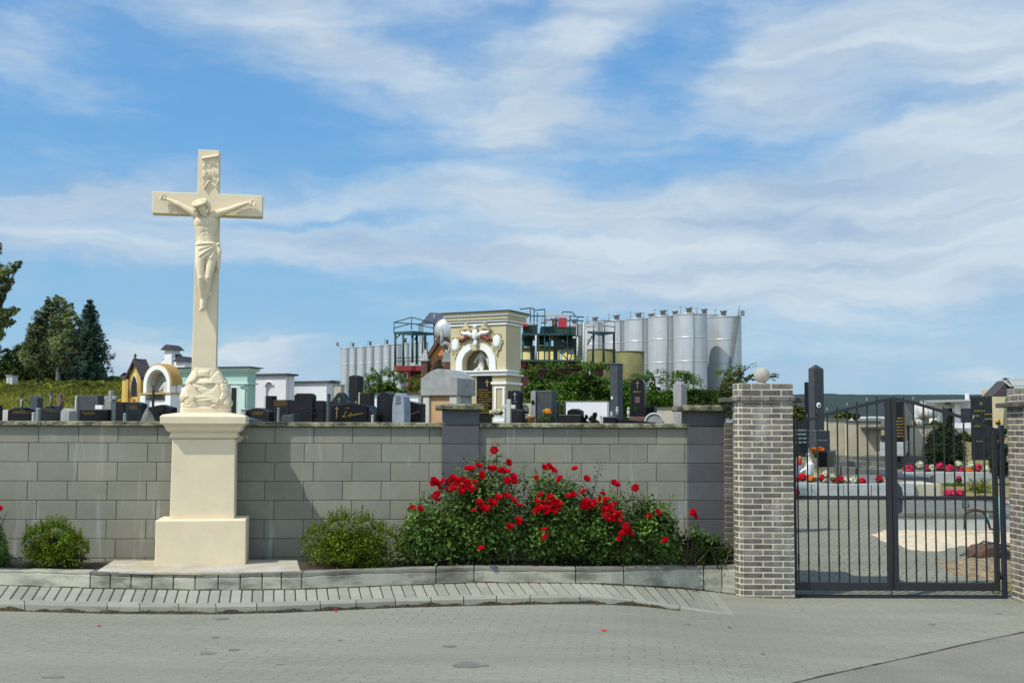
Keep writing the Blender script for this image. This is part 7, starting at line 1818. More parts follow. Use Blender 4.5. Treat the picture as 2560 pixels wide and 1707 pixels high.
# olive tanks
for (c_, hf, yt_, Y, lab) in ((1575, 36, 881, 84, 'right olive green tank in front of the steel row'), (1503, 36, 876, 88, 'left olive green tank below the small steel stair platform')):
    o = P(c_, HOR, Y); r = hf * Y / F; zt = Z(c_, yt_, Y); rt = thing('olive_tank', lab, 'tank', (o.x, o.y, 1.0)); h = zt - 1.0
    mb = MB(); mb.lathe([(r, 0), (r, h * .33), (r + .02, h * .335), (r + .02, h * .345), (r, h * .35), (r, h * .66), (r + .02, h * .665), (r + .02, h * .675), (r, h * .68), (r, h)], n=48); mb.build('shell', 'olive', rt); mb = MB(); mb.lathe([(r + .03, h), (r + .03, h + .05), (r * .3, h + .12)], n=48); mb.build('lid', 'olive', rt)
for i, (c_, hf, yt_) in enumerate(((1318, 16, 879), (1357, 16, 877), (1385, 14, 876), (1425, 22, 880))):
    Y = 92; o = P(c_, HOR, Y); r = hf * Y / F; zt = Z(c_, yt_, Y); rt = thing('yellow_tank', ('yellow tank under the green deck, next to the cream tomb', 'second yellow tank under the green deck', 'third yellow tank under the green deck', 'wide yellow tank at the right end under the green deck')[i], 'tank', (o.x, o.y, 1.2))
    mb = MB(); mb.lathe([(r, 0), (r, zt - 1.2)], n=32); mb.build('shell', 'tankyellow', rt); mb = MB(); mb.lathe([(r + .04, zt - 1.2), (r + .04, zt - 1.14), (r * .2, zt - 1.0)], n=32); mb.build('lid', 'palestone', rt)
# green platform on posts (left)
def bars(mb, lst, Y, r=.05, n=6):
    for (x0, y0, x1, y1, *dd) in lst:
        d0 = dd[0] if dd else 0; d1 = dd[1] if len(dd) > 1 else d0
        a = P(x0, y0, Y); b_ = P(x1, y1, Y); a.y += d0; b_.y += d1; mb.cyl(a, b_, r, n=n)
Y = 80; o = P(1035, HOR, Y); rt = thing('steel_platform', 'small green steel platform with railing on tall posts, left', 'platform', (o.x, o.y, 1.2))
mb = MB(); a, b_, c_, e_ = P(985, 833, Y), P(1084, 833, Y), P(1092, 836, Y + 5), P(1031, 828, Y + 6)
mb.hexa([P(985, 835, Y), P(1031, 839, Y - 2.0), P(1084, 838, Y), P(1040, 834, Y + 2.4)], [P(985, 830, Y), P(1031, 827, Y - 2.0), P(1084, 832, Y), P(1040, 830, Y + 2.4)]); mb.build('deck', 'greensteel', rt, world=True)
for (x_, yd, dd) in ((988, 914, 0), (1003, 912, 1.5), (1036, 910, -1.6), (1042, 910, 0), (1059, 912, 1.5)):
    mb = MB(); bars(mb, [(x_, yd, x_, 832, dd)], Y, .085, 8); mb.build('post', 'greensteel', rt, world=True)
mb = MB(); R1 = [(985, 806), (1035, 800), (1084, 808)]; R2 = [(985, 819), (1035, 814), (1084, 819)]
bars(mb, [(985, 806, 1035, 800, 0, -2), (1035, 800, 1084, 808, -2, 0), (985, 820, 1035, 815, 0, -2), (1035, 815, 1084, 820, -2, 0), (985, 834, 985, 806), (1035, 830, 1035, 800, -2, -2), (1084, 834, 1084, 808), (1048, 830, 1048, 807), (1053, 830, 1053, 806), (985, 806, 1040, 803, 0, 2.4), (1040, 803, 1084, 808, 2.4, 0)], Y, .035); mb.build('railing', 'greensteel', rt, world=True)
mb = MB(); bars(mb, [(988, 895, 1060, 893), (988, 903, 1060, 901), (1012, 893, 1012, 912), (1025, 893, 1025, 912)], Y + .3, .025); mb.build('lower_railing', 'greensteel', rt, world=True)
mb = MB(); bars(mb, [(990, 845, 1003, 834), (1036, 850, 1044, 836)], Y, .05); mb.build('bracing', 'greensteel', rt, world=True)
o = P(1030, HOR, 82); rt = thing('beam_structure', 'bright red steel beam on columns below the left green platform', 'steel frame', (o.x, o.y, 1.2))
mb = MB(); pb(mb, 984, 914, 1056, 926, 82, 3.0); mb.build('beam', 'redsteel', rt, world=True)
mb = MB(); pb(mb, 1018, 926, 1025, 1086, 82.2, .4); mb.build('column', 'redsteel', rt, world=True); mb = MB(); pb(mb, 1026, 927, 1058, 942, 83, 3); mb.build('panel', 'maroon', rt, world=True)
o = P(1042, HOR, 84); rt = thing('yellow_building', 'yellow plant building wall under the red beam', 'building', (o.x, o.y, 1.2)); mb = MB(); pb(mb, 1026, 942, 1060, 1086, 85, 6); mb.build('wall', 'yellow', rt, world=True)
mb = MB(); pb(mb, 1028, 966, 1060, 971, 84.9, .09); mb.build('band', 'beigelt', rt, world=True)
# canopy roof and big horizontal vessel
o = P(1090, HOR, 86); rt = thing('canopy_roof', 'dark sloping corrugated canopy behind the cream arched tomb', 'roof', (o.x, o.y, 1.2))
mb = MB(); mb.hexa([P(1054, 808, 84), P(1112, 809, 84), P(1135, 786, 90), P(1074, 783, 90)], [P(1054, 806, 84), P(1112, 807, 84), P(1135, 784, 90), P(1074, 781.5, 90)]); mb.build('sheet', 'sun_panel', rt, world=True)
mb = MB(); bars(mb, [(1086, 806, 1086, 786), (1086, 900, 1086, 806), (1056, 900, 1056, 806)], 85, .07); mb.build('post', 'steeldk', rt, world=True)
o = P(1116, HOR, 82); rt = thing('pressure_vessel', 'large silver horizontal vessel with domed end left of the cream tomb', 'tank', (o.x, o.y, 1.2)); rr = 30 * 82 / F; c = P(1116, 826, 82)
mb = MB(); mb.sph((0, 0, 0), rr, rr * .45, rr, n=32, m=18); mb.cyl((0, 0, 0), (0, 6, 0), rr, n=32); mb.v = [(x + c.x, y + c.y, z + c.z) for x, y, z in mb.v]; mb.build('shell', 'steel', rt, world=True)
mb = MB(); mb.v = []; pl = [(c.x + rr * 1.01 * math.cos(t), c.y + .3, c.z + rr * 1.01 * math.sin(t)) for t in np.linspace(0, 2 * math.pi, 40)]; mb.tube(pl, .07, 6); mb.build('rim', 'steeldk', rt, world=True)
mb = MB(); pb(mb, 1094, 856, 1100, 960, 83, .3); pb(mb, 1130, 856, 1136, 960, 83, .3); mb.build('support', 'steeldk', rt, world=True)
# green process plant
Y = 80; o = P(1385, HOR, Y); rt = thing('process_plant', 'dark green multi level plant structure with red motors and steel decks', 'plant structure', (o.x, o.y, 1.0))
def part(name, m, lst, Y_=80, dep=2.0, bev=0):
    mb = MB()
    for q in lst: pb(mb, *q, Y_, dep)
    return mb.build(name, m, rt, world=True)
part('deck', 'greensteel', [(1300, 899, 1446, 904)], 79, 6); part('deck', 'greensteel', [(1305, 833, 1440, 838)], 79.5, 5); part('deck', 'greensteel', [(1305, 865, 1445, 869)], 80.5, 4)
part('cladding', 'maroon', [(1302, 905, 1450, 1086)], 80, 5)
for q in ((1306, 902, 1314, 916), (1366, 904, 1374, 914), (1414, 906, 1424, 914)): part('cladding_edge', 'redsteel', [q], 79.6, .3)
part('hopper', 'darkgreen', [(1308, 812, 1344, 834)], 81, 3); part('hopper', 'darkgreen', [(1352, 816, 1440, 836)], 82, 3)
part('hopper', 'darkgreen', [(1308, 838, 1332, 864)], 83, 2); part('duct', 'slate', [(1342, 838, 1378, 866)], 82.5, 2); part('duct', 'steeldk', [(1394, 838, 1412, 862)], 82.5, 2); part('duct', 'darkgreen', [(1414, 838, 1444, 864)], 82, 2)
for q in ((1326, 864, 1337, 900), (1384, 838, 1394, 900), (1436, 864, 1441, 902)): part('column', 'darkgreen', [q], 80.2, .6)
for x_ in (1304, 1338, 1345, 1360, 1373, 1417, 1446): part('post', 'greensteel', [(x_, 838, x_ + 3, 902)], 79.6, .15)
mb = MB(); bars(mb, [(1300, 773, 1326, 770), (1326, 770, 1336, 772), (1336, 776, 1362, 773), (1326, 770, 1326, 810), (1335, 772, 1335, 812), (1362, 773, 1362, 835), (1343, 782, 1343, 815), (1300, 790, 1362, 790), (1362, 787, 1425, 790), (1425, 790, 1425, 838), (1444, 792, 1444, 838), (1425, 790, 1460, 793), (1425, 800, 1460, 803), (1404, 786, 1407, 779), (1407, 779, 1432, 781), (1432, 781, 1438, 790), (1362, 800, 1425, 802), (1405, 850, 1418, 862), (1396, 875, 1420, 900), (1435, 870, 1425, 900)], 79.5, .04); mb.build('railing', 'greensteel', rt, world=True)
part('motor', 'redpaint', [(1397, 794, 1416, 818)], 79.2, 1.0); mb = MB(); c = P(1311, 806, 80); mb.ext([(c.x - .30, c.z - .28), (c.x + .28, c.z - .28), (c.x + .12, c.z + .15), (c.x - .02, c.z + .42), (c.x - .3, c.z + .2)], 80, 81); mb.build('motor', 'redpaint', rt, world=True)
mb = MB(); c = P(1376, 803, 80); mb.cyl((c.x, c.y, c.z), (c.x + .5, c.y, c.z), .38, n=16); mb.build('pump', 'steel', rt, world=True); part('pipe_rack', 'palestone', [(1364, 785, 1424, 790), (1306, 806, 1345, 809), (1376, 801, 1380, 815), (1414, 795, 1417, 812)], 79.3, .3)
part('control_box', 'steel', [(1352, 792, 1368, 806), (1400, 868, 1414, 882), (1420, 870, 1434, 884)], 81.5, .8); part('teal_box', 'teal', [(1362, 855, 1371, 866)], 79.8, .4)
part('light_strip', 'palestone', [(1310, 866, 1324, 869), (1347, 862, 1359, 865)], 80, .3)
for q in ([(1340, 838, 1340, 900)], [(1444, 844, 1444, 902), (1432, 844, 1444, 844)]): mb = MB(); bars(mb, q, 79.2, .07); mb.build('pipe', 'palestone', rt, world=True)
# ladder and small stair platform
rt = thing('steel_platform', 'small dark steel stair platform with railing in front of the steel row', 'platform', (P(1500, HOR, 78).x, 78, 1.0))
mb = MB(); mb.hexa([P(1466, 832, 78), P(1500, 839, 76.5), P(1537, 834, 78), P(1500, 832, 80)], [P(1466, 828, 78), P(1500, 831, 76.5), P(1537, 829.5, 78), P(1500, 828, 80)]); mb.build('deck', 'darkgreen', rt, world=True)
mb = MB(); bars(mb, [(1484, 834, 1482, 910), (1506, 836, 1506, 908, -1), (1535, 832, 1535, 912)], 78, .08); mb.build('post', 'darkgreen', rt, world=True)
mb = MB(); bars(mb, [(1466, 805, 1500, 806, 0, -1.5), (1500, 806, 1537, 803, -1.5, 0), (1466, 817, 1500, 819, 0, -1.5), (1500, 819, 1537, 817, -1.5, 0), (1484, 800, 1484, 832), (1537, 803, 1537, 832), (1508, 806, 1508, 834, -1.2)], 78, .035); mb.build('railing', 'steeldk', rt, world=True)
rt = thing('caged_ladder', 'pale caged ladder standing left of the olive tanks', 'ladder', (P(1461, HOR, 76).x, 76, 1.0))
mb = MB(); bars(mb, [(1459, 804, 1459, 925), (1466, 826, 1466, 935)], 76, .06); mb.build('rail', 'palestone', rt, world=True)
mb = MB(); bars(mb, [(1459, y, 1466, y) for y in range(830, 925, 5)], 76, .025); mb.build('rung', 'palestone', rt, world=True)
mb = MB(); bars(mb, [(1455, 803, 1455, 900), (1447, 838, 1447, 900), (1451, 838, 1451, 900)] + [(1447, y, 1455, y) for y in range(842, 900, 6)], 76.5, .035); mb.build('side_frame', 'greensteel', rt, world=True)
mb = MB(); pb(mb, 1458, 847, 1472, 850, 76, .6); mb.build('landing', 'palestone', rt, world=True); mb = MB(); bars(mb, [(1469, 861, 1480, 840)], 76, .05); mb.build('brace', 'darkgreen', rt, world=True)
rt = thing('red_shed', 'dark red shed wall below the olive tanks with a pale bent pipe', 'building', (P(1490, HOR, 79).x, 79, 1.0)); mb = MB(); pb(mb, 1452, 915, 1508, 1086, 79, 3); mb.build('wall', 'maroon', rt, world=True); mb = MB(); pb(mb, 1448, 908, 1540, 915, 78.6, 4); mb.build('roof', 'capdark', rt, world=True)
mb = MB(); bars(mb, [(1475, 945, 1475, 919), (1475, 919, 1484, 917)], 78, .07); mb.build('pipe', 'palestone', rt, world=True)
# ================================================================== inside the gate
def tz(x, y): return -0.125 + 0.043 * (min(y, 30) - 12.1)
def at_ground(px_, py):      # ground point of the flat driveway slope
    d = ray(px_, py); lo_, hi_ = 8.0, 30.0
    for _ in range(40):
        t = (lo_ + hi_) / 2; p = CAMP + d * t
        if p.z > tz(p.x, p.y): lo_ = t
        else: hi_ = t
    return CAMP + d * lo_
# pale curb of the first grave row
rt = thing('grave_kerb', 'long pale concrete kerb holding red and cream bedding flowers', 'kerb', (at_ground(2130, 1243).x, 21.3, tz(0, 21.3)))
mb = MB(); pts_ = [(1950, 1206, 1243), (2030, 1207, 1244), (2110, 1210, 1246), (2180, 1209, 1246), (2250, 1207, 1246), (2287, 1208, 1245)]
for a, b_ in zip(pts_[:-1], pts_[1:]):
    p0, p1 = P(a[0], a[2], 21.3), P(b_[0], b_[2], 21.3); t0, t1 = Z(a[0], a[1], 21.3), Z(b_[0], b_[1], 21.3)
    mb.hexa([(p0.x + .006, 21.3, -.1), (p1.x - .006, 21.3, -.1), (p1.x - .006, 21.45, -.1), (p0.x + .006, 21.45, -.1)], [(p0.x + .006, 21.3, t0), (p1.x - .006, 21.3, t1), (p1.x - .006, 21.45, t1), (p0.x + .006, 21.45, t0)], random.uniform(.9, 1.1))
mb.build('stones', 'curb', rt, world=True, bevel=.008)
zs_ = Z(2100, 1209, 21.3)
mb = MB(); a, b_ = P(1950, 1200, 21.4).x, P(2290, 1200, 21.4).x
mb.hexa([(a, 21.44, -.1), (b_, 21.44, -.1), (b_ + 1.5, 24.5, -.1), (a + .5, 24.5, -.1)], [(a, 21.44, zs_ - .03), (b_, 21.44, zs_ - .03), (b_ + 1.5, 24.5, zs_ + .05), (a + .5, 24.5, zs_ + .05)]); o = mb.build('grave_soil', 'greyslab', rt, world=True)
BG = 'bedding flowers in rows on the grave kerbs'
def bedding(px_, py, Y, rpx, hpx, m, nm, where, n=160):
    c = P(px_, py, Y); r = rpx * Y / F; h_ = hpx * Y / F; rt = thing('bedding_plant', f'{nm} bedding flower clump {where}', 'flowers', (c.x, c.y, c.z - h_), 0, BG)
    pts = shell((c.x, c.y, c.z - h_ * .4), (r * .95, r * .8, h_ * .8), 90, .3); leaves('leaves', pts, .05, 'treeleaf', rt, up=.5)
    pts = shell(c, (r, r * .8, h_), n, .75); leaves('blooms', pts, .042, m, rt, asp=.95, up=.4, lo=.75, hi=1.2, hue=.04, outw=.8)
row = [(2006, 1192, 'petal', 'bright red', 12), (2028, 1196, 'flower_o', 'orange red', 9), (2040, 1190, 'flower_w', 'loose cream', 8), (2056, 1194, 'petal', 'dark red', 8), (2064, 1184, 'flower_w', 'tall cream', 8), (2061, 1201, 'flower_w', 'low cream', 9), (2082, 1192, 'flower_w', 'round cream', 8), (2090, 1200, 'petal', 'deep red', 9), (2103, 1198, 'petal', 'scarlet', 8), (2113, 1200, 'flower_w', 'wide cream', 10), (2134, 1200, 'flower_w', 'second wide cream', 11), (2155, 1203, 'petal', 'right end red', 10), (2198, 1196, 'petal', 'dark crimson', 9), (2213, 1202, 'flower_w', 'tiny white', 4), (1990, 1201, 'petal', 'leftmost red', 7)]
wh = ['beside the gate bars under the white stone bird', 'next to the bright red one', 'behind the kerb near the bird', 'left of the tall cream one', 'fourth from the brick pillar', 'in front of the tall cream one', 'left of the deep red one', 'in the middle of the long kerb', 'between deep red and wide cream', 'right of the scarlet one', 'left of the last red one', 'of the long pale kerb', 'left of the wide gate stile', 'touching the wide gate stile', 'against the brick pillar']
for (a, b_, m, nm, r_), w_ in zip(row, wh): bedding(a, b_, 21.9, r_, 9, m, nm, w_)
bedding(1992, 1229, 21.0, 7, 8, 'flower_p', 'small magenta', 'in front of the kerb by the brick pillar')
row = [(2272, 1171, 'flower_p', 'bright pink', 16), (2300, 1162, 'flower_w', 'large cream', 11), (2317, 1170, 'flower_p', 'narrow pink', 6), (2330, 1170, 'flower_w', 'medium cream', 10), (2350, 1165, 'flower_p', 'salmon pink', 9), (2374, 1170, 'flower_p', 'wide pink', 13), (2396, 1160, 'flower_w', 'upper cream', 9), (2402, 1174, 'flower_p', 'low pink', 10), (2428, 1162, 'flower_w', 'tall white', 10), (2426, 1176, 'flower_o', 'coral', 9), (2446, 1168, 'flower_p', 'far right pink', 8), (2466, 1172, 'flower_w', 'last cream', 10)]
wh = ['right of the wide gate stile', 'left of the round conifer', 'below the left of the conifer', 'under the round conifer', 'under the conifer tip', 'right of the salmon one', 'right of the round conifer', 'under the upper cream one', 'before the large black gravestone', 'under the tall white one', 'before the gravestone right edge', 'at the gate hinge stile']
for (a, b_, m, nm, r_), w_ in zip(row, wh): bedding(a, b_, 25.2, r_, 10, m, nm, w_)
rt = thing('grave_kerb', 'pale kerb under the pink and cream flowers at the round conifer', 'kerb', (P(2350, 1190, 25).x, 25, .4)); mb = MB(); a, b_ = P(2262, 1190, 25).x, P(2500, 1190, 25).x
mb.box(a, b_, 25, 25.15, .2, Z(2350, 1180, 25)); mb.build('stones', 'curb', rt, world=True, bevel=.01); mb = MB(); mb.box(a, b_, 25.16, 28.5, .2, Z(2350, 1181, 25)); mb.build('grave_soil', 'greyslab', rt, world=True)
# low grave platform at right
g0, g1 = at_ground(2238, 1325), at_ground(2500, 1322); Yf = 16.7
rt = thing('grave_platform', 'stained pale concrete grave platform behind the sand pile', 'grave', (P(2370, 1325, Yf).x, Yf, tz(0, Yf)))
zt = Z(2370, 1288, Yf); x0, x1 = P(2240, 1300, Yf).x, P(2500, 1300, Yf).x
mb = MB(); mb.prism([(x0 + .03, Yf + .02), (x1 + .6, Yf + .02), (x1 + 1.9, 20.4), (x0 + 1.32, 20.4)], -.1, zt - .03); mb.build('front', 'curb', rt, world=True, bevel=.01)
mb = MB(); mb.hexa([(x0, Yf, zt - .03), (x1 + .6, Yf, zt - .03), (x1 + 1.4, 20.4, zt - .03), (x0 + 1.28, 20.4, zt - .03)], [(x0, Yf, zt + .04), (x1 + .6, Yf, zt + .04), (x1 + 1.4, 20.4, zt + .06), (x0 + 1.28, 20.4, zt + .06)]); mb.build('top_slab', 'greyslab', rt, world=True, bevel=.01)
rt = thing('grave_slab', 'dark grey grave slab in front of the pink flower row', 'grave', (P(2290, 1205, 23).x, 23, .35)); mb = MB(); a, b_ = P(2245, 1205, 23).x, P(2312, 1205, 23).x; mb.box(a, b_, 22.8, 24.8, .1, Z(2280, 1192, 22.8)); mb.build('slab', 'slate', rt, world=True, bevel=.01)
rt = thing('grave_surround', 'beige concrete grave surround left of the magenta flowers', 'grave', (P(2340, 1220, 21.5).x, 21.5, .28)); a, b_ = P(2288, 1225, 21.5).x, P(2352, 1225, 21.5).x; mb = MB(); mb.box(a, b_, 21.5, 24.0, .1, Z(2320, 1209, 21.5)); mb.build('slab', 'beigewall', rt, world=True, bevel=.01)
# grey terrace graves in the middle distance
tg = [(2086, 2175, 1152, 1168, 27.0, 'grey low grave frame behind the obelisk planter'), (2130, 2235, 1140, 1150, 30.0, 'flat grey terrace slab under the beige wall'), (2160, 2240, 1172, 1186, 25.0, 'dark grey grave frame above the red flowers'), (2240, 2300, 1158, 1172, 28.0, 'grey green grave frame right of the wide gate stile'), (2250, 2320, 1140, 1152, 30.5, 'dark stone step below the black gravestone on plinth')]
for (a, b_, y0, y1, Y, lab) in tg:
    p0, p1 = P(a, y1, Y), P(b_, y1, Y); zt = Z(a, y0, Y); rt = thing('grave_enclosure', lab, 'grave', ((p0.x + p1.x) / 2, Y, p0.z - .1)); mb = MB()
    mb.box(p0.x, p1.x, Y, Y + .15, p0.z - .4, zt); mb.box(p0.x, p0.x + .15, Y + .15, Y + 2, p0.z - .4, zt); mb.box(p1.x - .15, p1.x, Y + .15, Y + 2, p0.z - .4, zt); mb.build('frame', 'greyslab', rt, world=True, bevel=.01)
    mb = MB(); mb.box(p0.x + .15, p1.x - .15, Y + .15, Y + 2, p0.z - .4, zt - .06); mb.build('fill', 'soil' if a % 4 else 'slate', rt, world=True)
# obelisk group
def rbox(rt, name, m, xl, xc, xr, y0, y1, Y, a=R(-28), bev=.008, cap=False, dmin=.1):
    o, w, d = fit(xl, xc, xr, Y, a); d = max(d, dmin); ux = Vector((math.cos(a), math.sin(a))); uy = Vector((-math.sin(a), math.cos(a))); z0, z1 = Z(xc, y1, Y), Z(xc, y0, Y)
    q = [o - ux * w / 2, o + ux * w / 2, o + ux * w / 2 + uy * d, o - ux * w / 2 + uy * d]; mb = MB(); mb.prism([(p.x, p.y) for p in q], z0, z1)
    if cap:
        c = (q[0] + q[2]) / 2; k = len(mb.v); mb.add([(p.x, p.y, z1) for p in q] + [(c.x, c.y, z1 + cap)], [(0, 1, 4), (1, 2, 4), (2, 3, 4), (3, 0, 4)])
    return mb.build(name, m, rt, world=True, bevel=bev if not cap else 0)
Y = 24.6; o = P(2042, 1165, Y); rt = thing('obelisk', 'tall dark grey granite obelisk with pyramid tip on a square base', 'obelisk', (o.x, o.y, .42))
rbox(rt, 'shaft', 'slate', 2022, 2037, 2060, 921, 1075, Y, R(-50), cap=.10); rbox(rt, 'base', 'slate', 2021, 2040, 2074, 1076, 1128, Y - .15, R(-50)); rbox(rt, 'plinth', 'greyslab', 2016, 2042, 2086, 1128, 1168, Y - .25, R(-50))
mb = MB(); mb.lathe([(.045, 0), (.045, .02), (.03, .03)], n=16); c = P(2046.5, 1013, Y - .05); mb.v = [(x + c.x, c.y - z, y * 1.35 + c.z) for x, y, z in mb.v]; mb.build('portrait', 'white', rt, world=True); mb = MB(); mb.lathe([(.022, 0), (.022, .035)], n=12); c = P(2046.5, 1013, Y - .06); mb.v = [(x + c.x, c.y - z - .005, y * 1.3 + c.z) for x, y, z in mb.v]; mb.build('portrait_face', 'slate', rt, world=True)
k = inscr(rt, .3, 1, 0, .05, 'silver', 1, -.4, .5); k.location = P(2053, 1104, Y - .28) - rt.location
rt = thing('flower_box', 'black granite flower trough with orange flowers at the obelisk foot', 'planter', (P(2064, 1165, 23.6).x, 23.6, .42)); rbox(rt, 'box', 'black', 2042, 2070, 2088, 1129, 1166, 23.6, R(-20)); bunch(rt, 2036, 1126, 23.6, .07, .07, 70, .05, 'flower_o', 'blooms'); bunch(rt, 2053, 1123, 23.6, .07, .05, 70, .05, 'flower_o', 'blooms'); bunch(rt, 2040, 1136, 23.5, .06, .08, 60, .05, 'lime', 'leaves')
rt = thing('gravestone', 'narrow black slab behind the dark grey obelisk', 'gravestone', (P(2014, HOR, 26).x, 26, .5)); rbox(rt, 'stone', 'black', 2011, 2020, 2030, 955, 1120, 26, R(-40))
rt = thing('gravestone', 'blackish green gravestone with silver lettering beside the brick gate pillar', 'gravestone', (P(2000, HOR, 23.2).x, 23.2, .4)); rbox(rt, 'stone', 'blackgreen', 1972, 2020, 2024, 1052, 1142, 23.2, R(-8)); k = inscr(rt, .5, 1, 0, .33, 'silver', 3, -.22, .42, y=-.03); k.location = P(2000, 1112, 23.15) - rt.location
rt = thing('grave_pedestal', 'pale grey box pedestal at the brick pillar behind the red flowers', 'pedestal', (P(1999, HOR, 22.6).x, 22.6, .45)); rbox(rt, 'box', 'bluestone', 1984, 2008, 2013, 1155, 1188, 22.6, R(-12))
# white stone bird with a red lantern
o = P(2022, 1186, 22.4); rt = thing('stone_bird', 'white stone dove figure standing above the red flowers', 'statue', o); k_ = 22.4 / F
mb = MB(); mb.caps((0, 0, .02), (.02, 0, .20), .055, .075); mb.caps((.02, 0, .22), (-.01, -.02, .36), .05, .035); mb.sph((-.02, -.03, .40), .035); mb.caps((-.02, -.06, .40), (-.04, -.10, .385), .012, .004); mb.caps((-.02, .02, .15), (-.16, .02, .05), .035, .02); mb.caps((.07, 0, .20), (.09, .04, .02), .04, .025)
f_ = mb.build('body', 'white', rt); remesh(f_, .012, 3)
for (a, b_, lab) in ((2030, 1160, 'red grave candle right of the white stone dove'), (2000, 1152, 'red grave candle on the pale box pedestal')):
    o = P(a, b_ + 10, 22.5); rt = thing('grave_candle', lab, 'candle', o); mb = MB(); mb.lathe([(.03, 0), (.042, .02), (.042, .12), (.03, .14)], n=14); mb.build('glass', 'redpaint', rt); mb = MB(); mb.lathe([(.036, .14), (.03, .165), (.006, .18)], n=14); mb.build('lid', 'gold', rt)
# beige walls
for (xl, xr, yt, yb, Y, lab) in ((2068, 2118, 1050, 1128, 33, 'beige concrete wall panel right of the dark obelisk'), (2120, 2204, 1054, 1140, 32.5, 'stained beige concrete retaining wall below the white roof'), (2274, 2372, 1066, 1142, 33, 'beige concrete retaining wall left of the round conifer'), (2374, 2412, 1096, 1160, 31, 'weathered white wall piece right of the round conifer')):
    p0, p1 = P(xl, yb, Y), P(xr, yb, Y); rt = thing('retaining_wall', lab, 'wall', ((p0.x + p1.x) / 2, Y, .8)); mb = MB(); n = max(1, int((xr - xl) / 28))
    for i in range(n): mb.box(p0.x + (p1.x - p0.x) * i / n + .004, p0.x + (p1.x - p0.x) * (i + 1) / n - .004, Y, Y + .3, p0.z - .5, Z(xl, yt, Y), random.uniform(.9, 1.1))
    mb.build('panels', 'beigewall', rt, world=True, bevel=.01); mb = MB(); mb.box(p0.x - .03, p1.x + .03, Y - .04, Y + .34, Z(xl, yt, Y), Z(xl, yt - 3, Y)); mb.build('coping', 'greyslab', rt, world=True, bevel=.006)
mb = MB(); 
rt = thing('planter_wall', 'grey raised planter with small dark conifers above the beige wall', 'planter', (P(2180, HOR, 33.5).x, 33.5, 1.0)); mb = MB(); pb(mb, 2158, 1066, 2222, 1070, 32.2, .5); mb.build('ledge', 'greyslab', rt, world=True); mb = MB(); pb(mb, 2150, 1046, 2222, 1066, 33.2, .3); mb.build('wall', 'greystone', rt, world=True)
for x_, lab in ((2172, 'left tiny conifer on the raised grey planter'), (2194, 'right tiny conifer on the raised grey planter')):
    shrub('dwarf_conifer', lab, x_, 32.6, [(x_, 1062, 5), (x_, 1055, 3), (x_ - 1, 1066, 5)], 260, .05, 'thuja', sc=4)
# low white roofed building
rt = thing('low_building', 'long low building with a white flat roof left of the wide gate stile', 'building', (P(2165, HOR, 46).x, 46, 1.2)); mb = MB(); pb(mb, 2140, 1050, 2226, 1075, 46.5, 1.2); mb.build('wall', 'greystone', rt, world=True); mb = MB(); pb(mb, 2138, 1041, 2226, 1050, 46, 2); mb.build('roof', 'white', rt, world=True); mb = MB(); pb(mb, 2170, 1044, 2205, 1046.5, 45.95, .1); mb.build('gutter', 'teal', rt, world=True)
# black gravestone on plinth with urn
rt = thing('gravestone', 'tall black gravestone with faint gold text on a pale plinth behind the gate stile', 'gravestone', (P(2250, HOR, 27).x, 27, .6)); rbox(rt, 'stone', 'black', 2214, 2262, 2279, 1004, 1105, 27, R(-20)); rbox(rt, 'plinth', 'curb', 2198, 2262, 2286, 1105, 1140, 26.8, R(-20)); k = inscr(rt, .4, 1, 0, .5, 'gold', 5, -.1, .4, y=-.12); k.location = P(2244, 1095, 26.9) - rt.location
o = P(2208, 1105, 26.7); rt = thing('stone_urn', 'dark footed urn left of the black gravestone on plinth', 'urn', o); mb = MB(); mb.lathe([(.05, 0), (.03, .04), (.05, .08), (.08, .16), (.075, .17), (.06, .13)], n=16); mb.build('body', 'bronze', rt)
# big black gravestone right
rt = thing('gravestone', 'huge dark grey black gravestone with gold text by the gate hinge post', 'gravestone', (P(2458, HOR, 26.5).x, 26.5, .6)); rbox(rt, 'stone', 'blackgreen', 2427, 2482, 2500, 991, 1150, 26.5, R(-16))
for (a, b_, ww) in ((2450, 1032, .30), (2440, 1044, .18), (2470, 1040, .2), (2472, 1052, .2), (2440, 1070, .2), (2447, 1108, .14)):
    k = inscr(rt, ww, 1, 0, .07, 'gold', 1, -.5, .5, y=-.03); k.location = P(a, b_, 26.42) - rt.location
gcross(rt, *(lambda v: (v.x, v.z))(P(2456, 1007, 26.35) - rt.location), .04, y=-.14)
flower_thing('single yellow rose leaning on the hinge post behind the gate', 2495, 1053, 22.0, .05, .05, 60, .04, 'flower_y', zg=.5)
# conifers
shrub('round_conifer', 'dark dome shaped conifer with a slim tip behind the pink flowers', 2360, 26.2, [(2360, 1085, 24), (2350, 1105, 32), (2370, 1105, 32), (2345, 1130, 34), (2375, 1130, 32), (2360, 1148, 38), (2370, 1065, 9), (2370, 1052, 5), (2371, 1044, 3)], 20000, .06, 'thuja', sc=4, asp=.4, amp=.4, inner=.2)
shrub('dark_hedge', 'dark conifer hedge beside the gate hinge post', 2500, 24.5, [(2492, 1100, 14), (2498, 1125, 20), (2490, 1150, 18), (2500, 1170, 22), (2505, 1080, 12)], 9000, .06, 'thuja', sc=4, asp=.35)
